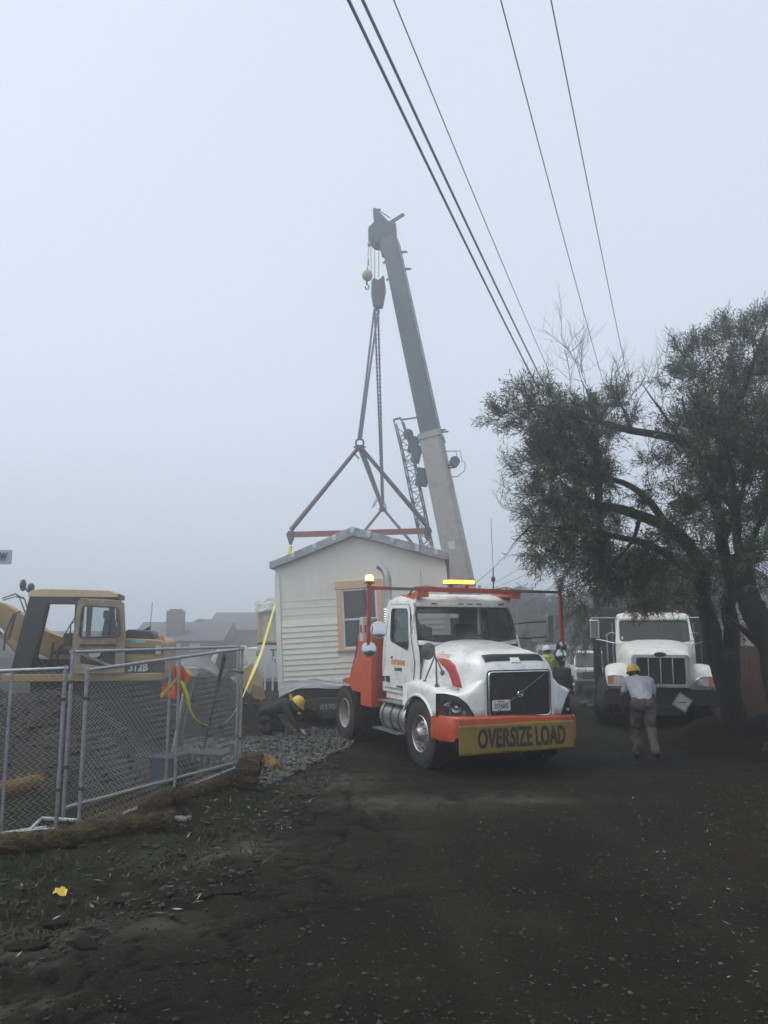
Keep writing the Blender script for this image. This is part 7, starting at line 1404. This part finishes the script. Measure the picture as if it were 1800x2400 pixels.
cl = [(1150, 965, 30, 12.4), (1185, 970, 42, 12.4), (1225, 935, 48, 12.6), (1262, 905, 25, 12.8), (1250, 980, 55, 12.9), (1300, 945, 50, 13.0), (1345, 985, 60, 13.3), (1310, 1030, 70, 13.2), (1255, 1050, 55, 12.8), (1235, 1110, 50, 12.6), (1290, 1110, 75, 13.0), (1360, 1075, 70, 13.4), (1400, 1020, 45, 13.6), (1440, 905, 28, 13.8), (1450, 935, 36, 13.8), (1472, 962, 26, 13.9),
      (1245, 1175, 45, 12.6), (1300, 1180, 65, 13.0), (1350, 1150, 60, 13.3), (1260, 1240, 45, 12.7), (1215, 1290, 20, 12.5), (1235, 1298, 25, 12.6), (1240, 1325, 14, 12.6), (1275, 1290, 45, 12.8), (1310, 1260, 60, 13.1), (1370, 1235, 55, 13.5), (1440, 1225, 45, 13.8), (1340, 1320, 55, 13.3), (1395, 1300, 65, 13.6), (1455, 1300, 70, 13.9), (1520, 1270, 60, 14.1), (1510, 1340, 55, 14.2), (1430, 1360, 50, 13.9), (1370, 1370, 40, 13.6), (1350, 1400, 25, 13.5), (1480, 1395, 40, 14.2), (1560, 1180, 50, 14.2), (1540, 1090, 40, 14.2), (1580, 1000, 45, 14.4), (1400, 1120, 45, 13.5), (1480, 1160, 35, 13.8), (1545, 1400, 35, 14.5), (1395, 985, 45, 13.4), (1400, 1060, 48, 13.4), (1395, 1140, 48, 13.4), (1400, 1200, 45, 13.4), (1410, 1270, 50, 13.5), (1330, 1080, 50, 13.1), (1290, 1000, 50, 12.9), (1320, 1230, 45, 13.0)]
cl = [(x + (22 if x < 1260 else 8), y + (12 if y < 1000 else 0), r, d) for x, y, r, d in cl]
clA = [(P(x, y, d + .5 * math.sin(x * .7)), r / FOC * d * 1.0) for x, y, r, d in cl]
mA = MW[TA.name].inverted(); crown('crown', TA, [(mA @ c, r * 1.0) for c, r in clA], per=215, twl=.36, lw=.019, ll=(.08, .14), seedc=mA @ Q(1480, 1150, 13.8), upb=.25)
# tree B: dark dense tree at the right edge
bb_ = G(1800, 1790); TB = thing('dense_tree', 'tall dark dense tree filling the right edge of the photo', 'tree', (bb_.x + .25, bb_.y, gzs(bb_.x, bb_.y)))
b_ = MB(); B0 = Vector((bb_.x + .25, bb_.y, .1)); 
limb(b_, [B0 + Vector((0, 0, -.3)), B0 + Vector((-.02, 0, .4)), Q(1815, 1600, 12.6), Q(1800, 1500, 12.6), Q(1775, 1420, 12.7), Q(1740, 1340, 12.8), Q(1720, 1200, 12.9), Q(1700, 1000, 13), Q(1690, 900, 13)], .24, .015, 12, .1, 5)
limb(b_, [Q(1810, 1520, 12.6), Q(1770, 1440, 12.6), Q(1748, 1380, 12.7), Q(1735, 1300, 12.8)], .24, .15, 10, .05, 6)
for i, pts in enumerate([[Q(1740, 1340, 12.8), Q(1790, 1200, 12.6), Q(1820, 1000, 12.4)], [Q(1720, 1200, 12.9), Q(1650, 1080, 12.9), Q(1600, 930, 12.9)], [Q(1775, 1500, 12.6), Q(1735, 1470, 12.4), Q(1700, 1440, 12.2)], [Q(1700, 1000, 13), Q(1770, 850, 12.8), Q(1800, 760, 12.6)]]): limb(b_, pts, .08, .012, 8, .08, 60 + i)
for i in range(8):
    a_ = 2 * math.pi * i / 8; limb(b_, [B0 + Vector((0, 0, .35)), B0 + Vector((math.cos(a_) * .3, math.sin(a_) * .3, .08)), B0 + Vector((math.cos(a_) * (.55 + .3 * random.random()), math.sin(a_) * .7, -.2))], .12, .03, 7, .05, 80 + i)
b_.build('trunk', BARK, TB, world=True, smooth=True)
cb_ = [(1600, 815, 40), (1625, 860, 60), (1590, 870, 35), (1640, 790, 38), (1690, 780, 45), (1700, 745, 26), (1660, 830, 60), (1740, 790, 55), (1770, 745, 42), (1795, 720, 35), (1720, 850, 75), (1790, 830, 75), (1610, 930, 55), (1660, 930, 75), (1730, 940, 85), (1800, 920, 80), (1600, 1010, 50), (1650, 1030, 80), (1720, 1040, 90), (1795, 1030, 80), (1610, 1100, 60), (1680, 1120, 85), (1760, 1130, 85), (1830, 1100, 80), (1620, 1180, 70), (1700, 1200, 80), (1780, 1210, 80), (1600, 1260, 65), (1670, 1290, 70), (1750, 1290, 75), (1810, 1310, 65), (1570, 1330, 50), (1630, 1350, 55), (1590, 1385, 35), (1690, 1370, 40), (1780, 1380, 45), (1880, 900, 90), (1880, 1050, 90), (1880, 1200, 90), (1870, 780, 80), (1960, 950, 110), (1960, 1150, 110), (1960, 800, 90), (1545, 1300, 40), (1730, 1440, 28), (1765, 1480, 26), (1840, 1400, 60)]
cb_ = [(x, y + (42 if y < 960 else 15 if y < 1060 else 0), r * .92) for x, y, r in cb_]
mB = MW[TB.name].inverted(); clB = [(mB @ P(x, y, 12.9 + .9 * math.sin(x * .31 + y * .17)), r / FOC * 13) for x, y, r in cb_]
clB += [(mB @ P(x, y, 14.6 + .6 * math.sin(x * .31 + y)), r / FOC * 14) for x, y, r in cb_ if r > 65]
crown('crown', TB, clB, per=120, lw=.021, ll=(.08, .14), seedc=mB @ Q(1760, 1150, 13.2), upb=.45)
spk = [(x, y + 50, 13) for x, y in ((1598, 770), (1622, 775), (1655, 760), (1700, 722), (1692, 735), (1708, 745), (1745, 740), (1770, 712), (1790, 700), (1796, 715), (1750, 760), (1815, 690), (1590, 800), (1585, 835), (1672, 775))]
crown('top_shoots', TB, [(mB @ P(x, y, 12.9), .10) for x, y, r in spk], per=500, twl=.36, lw=.018, seedc=mB @ Q(1760, 1600, 13), upb=2.2)
# tree C: pale drooping tree behind the dump truck, D: distant tree masses
def tree(name, lab, base, px, d, clumps, mats, per, tr=.16, htop=None, **kw):
    T_ = thing(name, lab, 'tree', base); iv = MW[T_.name].inverted(); b_ = MB(); top = Vector(clumps[0][:0] or (0, 0, 0)); cs = [(P(x, y, d + .6 * math.sin(x + y)), r / FOC * d) for x, y, r in clumps]
    cen = sum((c for c, r in cs), Vector()) / len(cs); bs = Vector(base); limb(b_, [bs + Vector((0, 0, -.3)), bs.lerp(cen, .5) + Vector((.1, 0, 0)), cen, cen + Vector((.1, 0, .8))], tr, tr * .3, 9, .1, px)
    for i, (c, r) in enumerate(cs[::2]): limb(b_, [bs.lerp(cen, .6), cen.lerp(c, .5) + Vector((0, 0, .2)), c], tr * .35, .02, 6, .1, i)
    b_.build('trunk', BARK, T_, world=True, smooth=True); crown('crown', T_, [(iv @ c, r) for c, r in cs], per=per, mats=mats, seedc=iv @ cen, **kw); return T_
tree('drooping_tree', 'pale green drooping tree between the tractor mirror and the dump truck', (6.2, 23, -.2), 1, 22.5, [(1345, 1440, 30), (1375, 1420, 38), (1410, 1400, 40), (1370, 1465, 30), (1440, 1420, 38), (1400, 1450, 38), (1350, 1480, 16), (1430, 1465, 30), (1470, 1400, 38), (1380, 1495, 22), (1335, 1425, 18), (1460, 1350, 40)], LEAFP, 60, ll=(.12, .2), lw=.028, droop=.55, upb=-.2, twl=.6)
tree('backing_tree', 'grey-green tree directly behind the dump truck roof', (10.8, 27, -.4), 2, 27, [(1500, 1395, 50), (1560, 1400, 50), (1600, 1370, 50), (1530, 1350, 50), (1580, 1430, 40), (1620, 1430, 40), (1490, 1430, 30), (1650, 1400, 50), (1700, 1380, 50), (1640, 1320, 50)], LEAFP, 90, ll=(.14, .22), lw=.04, twl=.6)
tree('small_bush', 'hazy little bush just right of the tractor windshield', (5.3, 34, -.5), 3, 34, [(1222, 1490, 14), (1232, 1505, 18), (1248, 1512, 14), (1218, 1515, 14)], LEAFP, 60, tr=.05, ll=(.12, .2), lw=.04)
tree('hedge_bush', 'low dark shrub behind the white pickup', (8.2, 37, -.6), 4, 37, [(1380, 1530, 22), (1410, 1520, 26), (1350, 1545, 18), (1440, 1520, 26), (1330, 1562, 14), (1395, 1555, 24), (1470, 1530, 26), (1362, 1570, 20)], LEAF, 80, tr=.05, ll=(.12, .2), lw=.05)
# ---------------------------------------------------------------- wooden fence with lattice at the right
WF = mat('weathered_board', (.075, .045, .030), .9, var=.45, scale=5, stretch=(3, 3, .5), bump=.5)
LATM = mat('pale_lattice', (.34, .30, .27), .8, var=.2)
fa, fb = Vector((7.6, 20.2, 0)), Vector((9.3, 13.6, 0)); L = (fb - fa).length; dd = (fb - fa).normalized(); nn_ = dd.cross(Vector((0, 0, 1)))
wfn = thing('board_fence', 'dark wooden board fence topped with pale lattice behind the tree trunks', 'fence', tuple(fa)); src = None; k = 0; u = 0
while u < L:
    p = fa + dd * (u + .07); z0 = gzs(p.x, p.y)
    b_ = MB(); h_ = 1.66 + random.uniform(-.01, .01); q_ = [p + dd * a + nn_ * c + Vector((0, 0, z)) for z in (z0 - .1, z0 + h_) for a, c in ((-.068, 0), (.068, 0), (.068, .02), (-.068, .02))]
    b_.hexa(q_); b_.build('board', WF, wfn, world=True); u += .145
for u in np.arange(0, L, 2.3): p = fa + dd * u; b_ = MB(); b_.box(p + Vector((0, 0, 1.05)) + nn_ * -.06, (.10, .10, 2.3)); b_.build('post', WF, wfn, world=True)
b_ = MB(); b_.bar(fa + Vector((0, 0, 1.70)), fb + Vector((0, 0, 1.80)), .07, .05); b_.bar(fa + Vector((0, 0, 2.08)), fb + Vector((0, 0, 2.20)), .07, .05); b_.build('rail', WF, wfn, world=True)
b_ = MB()
for u in np.arange(.0, L, .105):
    a = fa + dd * u + Vector((0, 0, 1.73 + .10 * u / L)); b_.bar(a, a + dd * .33 + Vector((0, 0, .33)), .008, .032); a2 = a + nn_ * .009; b_.bar(a2 + dd * .33, a2 + Vector((0, 0, .33)), .008, .032)
b_.build('lattice', LATM, wfn, world=True, kind='stuff')
# shrub leaves poking between the trunks
crown('low_shoots', TA, [(mA @ P(1690, 1530, 14.9), .16), (mA @ P(1655, 1500, 15), .12)], per=500, twl=.25, mats=LEAFP)
# ---------------------------------------------------------------- far background
FARM = mat('far_wood', (.06, .068, .062), .95, var=.3)
def treeline(name, x0, x1, y_, hfn, step=.25, dep=6, seed=0):
    xs = np.arange(x0, x1, step); n = len(xs); rows = []
    for j, (t, k2) in enumerate(((0, 0), (0, .55), (.25, .85), (.5, 1), (1, .8))):
        z = np.array([hfn(x) * k2 * (1 + (.06 * noise.noise(Vector((x * .5, j, seed))) + .09 * noise.noise(Vector((x * 1.7, j * 2, seed))) + .07 * noise.noise(Vector((x * 4.5, j * 3, seed)))) * (k2 > 0)) - 1.2 * (j == 0) - .6 for x in xs]); yy = y_ + t * dep + np.array([.8 * noise.noise(Vector((x * 1.1, j * 5, seed))) for x in xs])
        rows.append(np.stack([xs, yy, z], -1))
    A_ = np.stack(rows, 0); id_ = np.arange(5 * n).reshape(5, n); qq = np.stack([id_[:-1, :-1], id_[:-1, 1:], id_[1:, 1:], id_[1:, :-1]], -1).reshape(-1, 4)
    return link(name, fast_mesh(name, A_.reshape(-1, 3), qq, [FARM]), kind='structure')
treeline('wooded_hill', 7.5, 60, 62, lambda x: float(np.interp(x, [7.5, 9, 11, 14, 16, 20, 30, 60], [3.6, 5.2, 5.6, 4.7, 4.9, 5.6, 7, 8])), seed=3)
treeline('distant_wood', -14, 7, 86, lambda x: float(np.interp(x, [-14, -10, -6, 0, 7], [5.3, 6.8, 7.2, 6, 5])), seed=9, step=.35)
crown('hill_foliage', None, [(Vector((x, 62 + random.uniform(-.5, 1), float(np.interp(x, [7.5, 9, 11, 14, 16, 20, 30], [2.8, 4.3, 4.7, 3.8, 4.0, 4.6, 6])) + random.uniform(-.6, .1))), .8) for x in np.arange(7.8, 22, .55)], per=30, ll=(.2, .35), lw=.12, twl=.6, mats=[FARM])
wb = thing('white_rail_fence', 'long low white fence line across the field at right', 'fence', (9, 46, -.6)); 
b_ = MB(); b_.bar((9, 46, P(1250, 1517, 46).z), (24, 47, P(1430, 1514, 46).z), .05, .30); b_.build('rail', VINYL, wb, world=True)
for i in range(7): b_ = MB(); b_.bx(9 + i * 2.4, 9.1 + i * 2.4, 46.05, 46.15, -.62, 1.1); b_.build('post', VINYL, wb, world=True)
HGREY = mat('far_house_wall', (.22, .22, .23), .9, var=.1); HROOF = mat('far_roof', (.13, .13, .14), .9, var=.15)  # wall and roof tones lightened to imitate more fading into the haze
def house(lab, x0, x1, y0, dep, wall, ridge, overh=.4, gable=False):
    T_ = thing('far_house', lab, 'house', (x0, y0, 0)); b_ = MB(); b_.bx(x0, x1, y0, y0 + dep, -.5, wall); b_.build('wall', HGREY, T_, world=True)
    if gable: b_ = MB(); xm = (x0 + x1) / 2; b_.plate([(x0 - overh, wall - .1), (x1 + overh, wall - .1), (xm, ridge)], lambda u, v, w_: Vector((u, y0 - .3 + w_, v)), t=dep + .6)
    else: b_ = MB(); b_.plate([(y0 - overh, wall - .05), (y0 + dep / 2, ridge), (y0 + dep + overh, wall - .05)], lambda u, v, w_: Vector((x0 - overh + w_, u, v)), t=x1 - x0 + 2 * overh)
    rf_ = b_.build('roof', HROOF, T_, world=True); return T_, rf_
def at(px, py, d): q_ = P(px, py, d); return q_
Dh = 60.0
h1, r1 = house('hazy grey house with a brick chimney behind the mesh fence', at(385, 0, Dh).x, at(560, 0, Dh).x, Dh, 7, at(0, 1500, Dh).z, at(0, 1458, Dh + 3.5).z)
b_ = MB(); a_ = at(462, 1432, Dh + 1); b_.bx(at(446, 0, Dh).x, at(478, 0, Dh).x, Dh + .5, Dh + 1.6, .5, a_.z); b_.bx(at(450, 0, Dh).x, at(474, 0, Dh).x, Dh + .7, Dh + 1.4, a_.z, a_.z + .15); b_.build('chimney', mat('far_brick', (.16, .13, .12), .9), r1, world=True)
h2, r2_ = house('hazy house with a low gable left of the wrapped module', at(478, 0, 68).x, at(560, 0, 68).x, 68, 7, at(0, 1478, 68).z, at(0, 1450, 68).z, gable=True)
h3, r3 = house('largest hazy roof behind the wrapped module', at(540, 0, 76).x, at(780, 0, 76).x, 76, 9, at(0, 1475, 76).z, at(0, 1435, 80).z)
h4, r4 = house('hazy shed between excavator boom and left edge', at(-80, 0, 54).x, at(40, 0, 54).x, 54, 6, at(0, 1440, 54).z, at(0, 1402, 57).z)
for i, (xa, xb) in enumerate(((560, 582), (600, 622))): b_ = MB(); b_.bx(at(xa - 100, 0, Dh).x, at(xb - 100, 0, Dh).x, Dh - .05, Dh - .01, at(0, 1525, Dh).z, at(0, 1508, Dh).z); b_.build('window', VINYL, h1, world=True)
# pale building seen between the right-hand trunks
h5, r5 = house('pale hazy building seen between the right-hand tree trunks', at(1718, 0, 30).x, at(1860, 0, 30).x, 30, 6, at(0, 1490, 30).z, at(0, 1455, 33).z)
# parked vehicles in the haze behind the fence
def farvan(name, lab, px0, px1, d, pyt, pyb, cab=True):
    a, c = at(px0, pyt, d), at(px1, pyb, d); L = c.x - a.x; T_ = thing(name, lab, 'van' if not cab else 'pickup', (a.x, d, 0)); zt, zb = a.z, max(.45, c.z)
    b_ = MB()
    if cab: b_.plate([(0, zb), (0, zb + .75), (L * .35, zb + .8), (L * .45, zt), (L * .72, zt), (L * .82, zb + .85), (L, zb + .75), (L, zb)], lambda u, v, w_: Vector((u, w_, v)), t=1.8)
    else: b_.plate([(0, zb), (.05, zt - .5), (.35, zt), (L - .05, zt), (L, zb)], lambda u, v, w_: Vector((u, w_, v)), t=1.9)
    b_.build('body', WHITE2, T_, bevel=.06, seg=3); b_ = MB()
    if cab: b_.plate([(L * .39, zb + .84), (L * .46, zt - .08), (L * .58, zt - .08), (L * .58, zb + .84)], lambda u, v, w_: Vector((u, -.01 - w_, v)), t=.01); b_.plate([(L * .60, zb + .84), (L * .60, zt - .08), (L * .71, zt - .08), (L * .78, zb + .84)], lambda u, v, w_: Vector((u, -.01 - w_, v)), t=.01)
    else: b_.plate([(.2, zt - .75), (.4, zt - .15), (1.0, zt - .15), (1.0, zt - .75)], lambda u, v, w_: Vector((u, -.01 - w_, v)), t=.01)
    b_.build('side_window', PANE, T_)
    for x_ in (L * .18, L * .82): wheel(T_, (x_, .1, .36), -1, R_=.36, W_=.22)
farvan('parked_van', 'hazy white van parked far behind the mesh fence', 488, 560, 27, 1516, 1565, False)
farvan('parked_pickup', 'hazy pale pickup left of the wrapped module', 540, 625, 31, 1518, 1580, True)
b_ = MB(); tarp = P(455, 1548, 22); b_.grid(lambda u, v: Vector((tarp.x - .8 + 1.6 * u, 22 + .5 * v, tarp.z - .6 + .75 * math.sin(math.pi * u) ** .6 * (1 - abs(v - .5)) + .08 * noise.noise(Vector((u * 5, v * 5, 2))))), 16, 8); b_.build('tarp_heap', mat('grey_tarp', (.22, .24, .25), .6, var=.2), None, smooth=True, cat='tarp', label='pale crumpled tarp heap behind the dirt pile')
# ---------------------------------------------------------------- the fog itself
hz = MB(); hz.bx(-75, 75, -22, 92, -2.6, 18.5); ho = hz.build('haze', bpy.data.materials.new('haze'), None, kind='stuff')
hm = ho.data.materials[0]; hm.use_nodes = True; hm.node_tree.nodes.clear(); pv = hm.node_tree.nodes.new('ShaderNodeVolumePrincipled'); ou = hm.node_tree.nodes.new('ShaderNodeOutputMaterial')
pv.inputs['Color'].default_value = (.95, .97, .99, 1); pv.inputs['Density'].default_value = HAZE_DENSITY; pv.inputs['Anisotropy'].default_value = .86
hm.node_tree.links.new(pv.outputs[0], ou.inputs['Volume'])
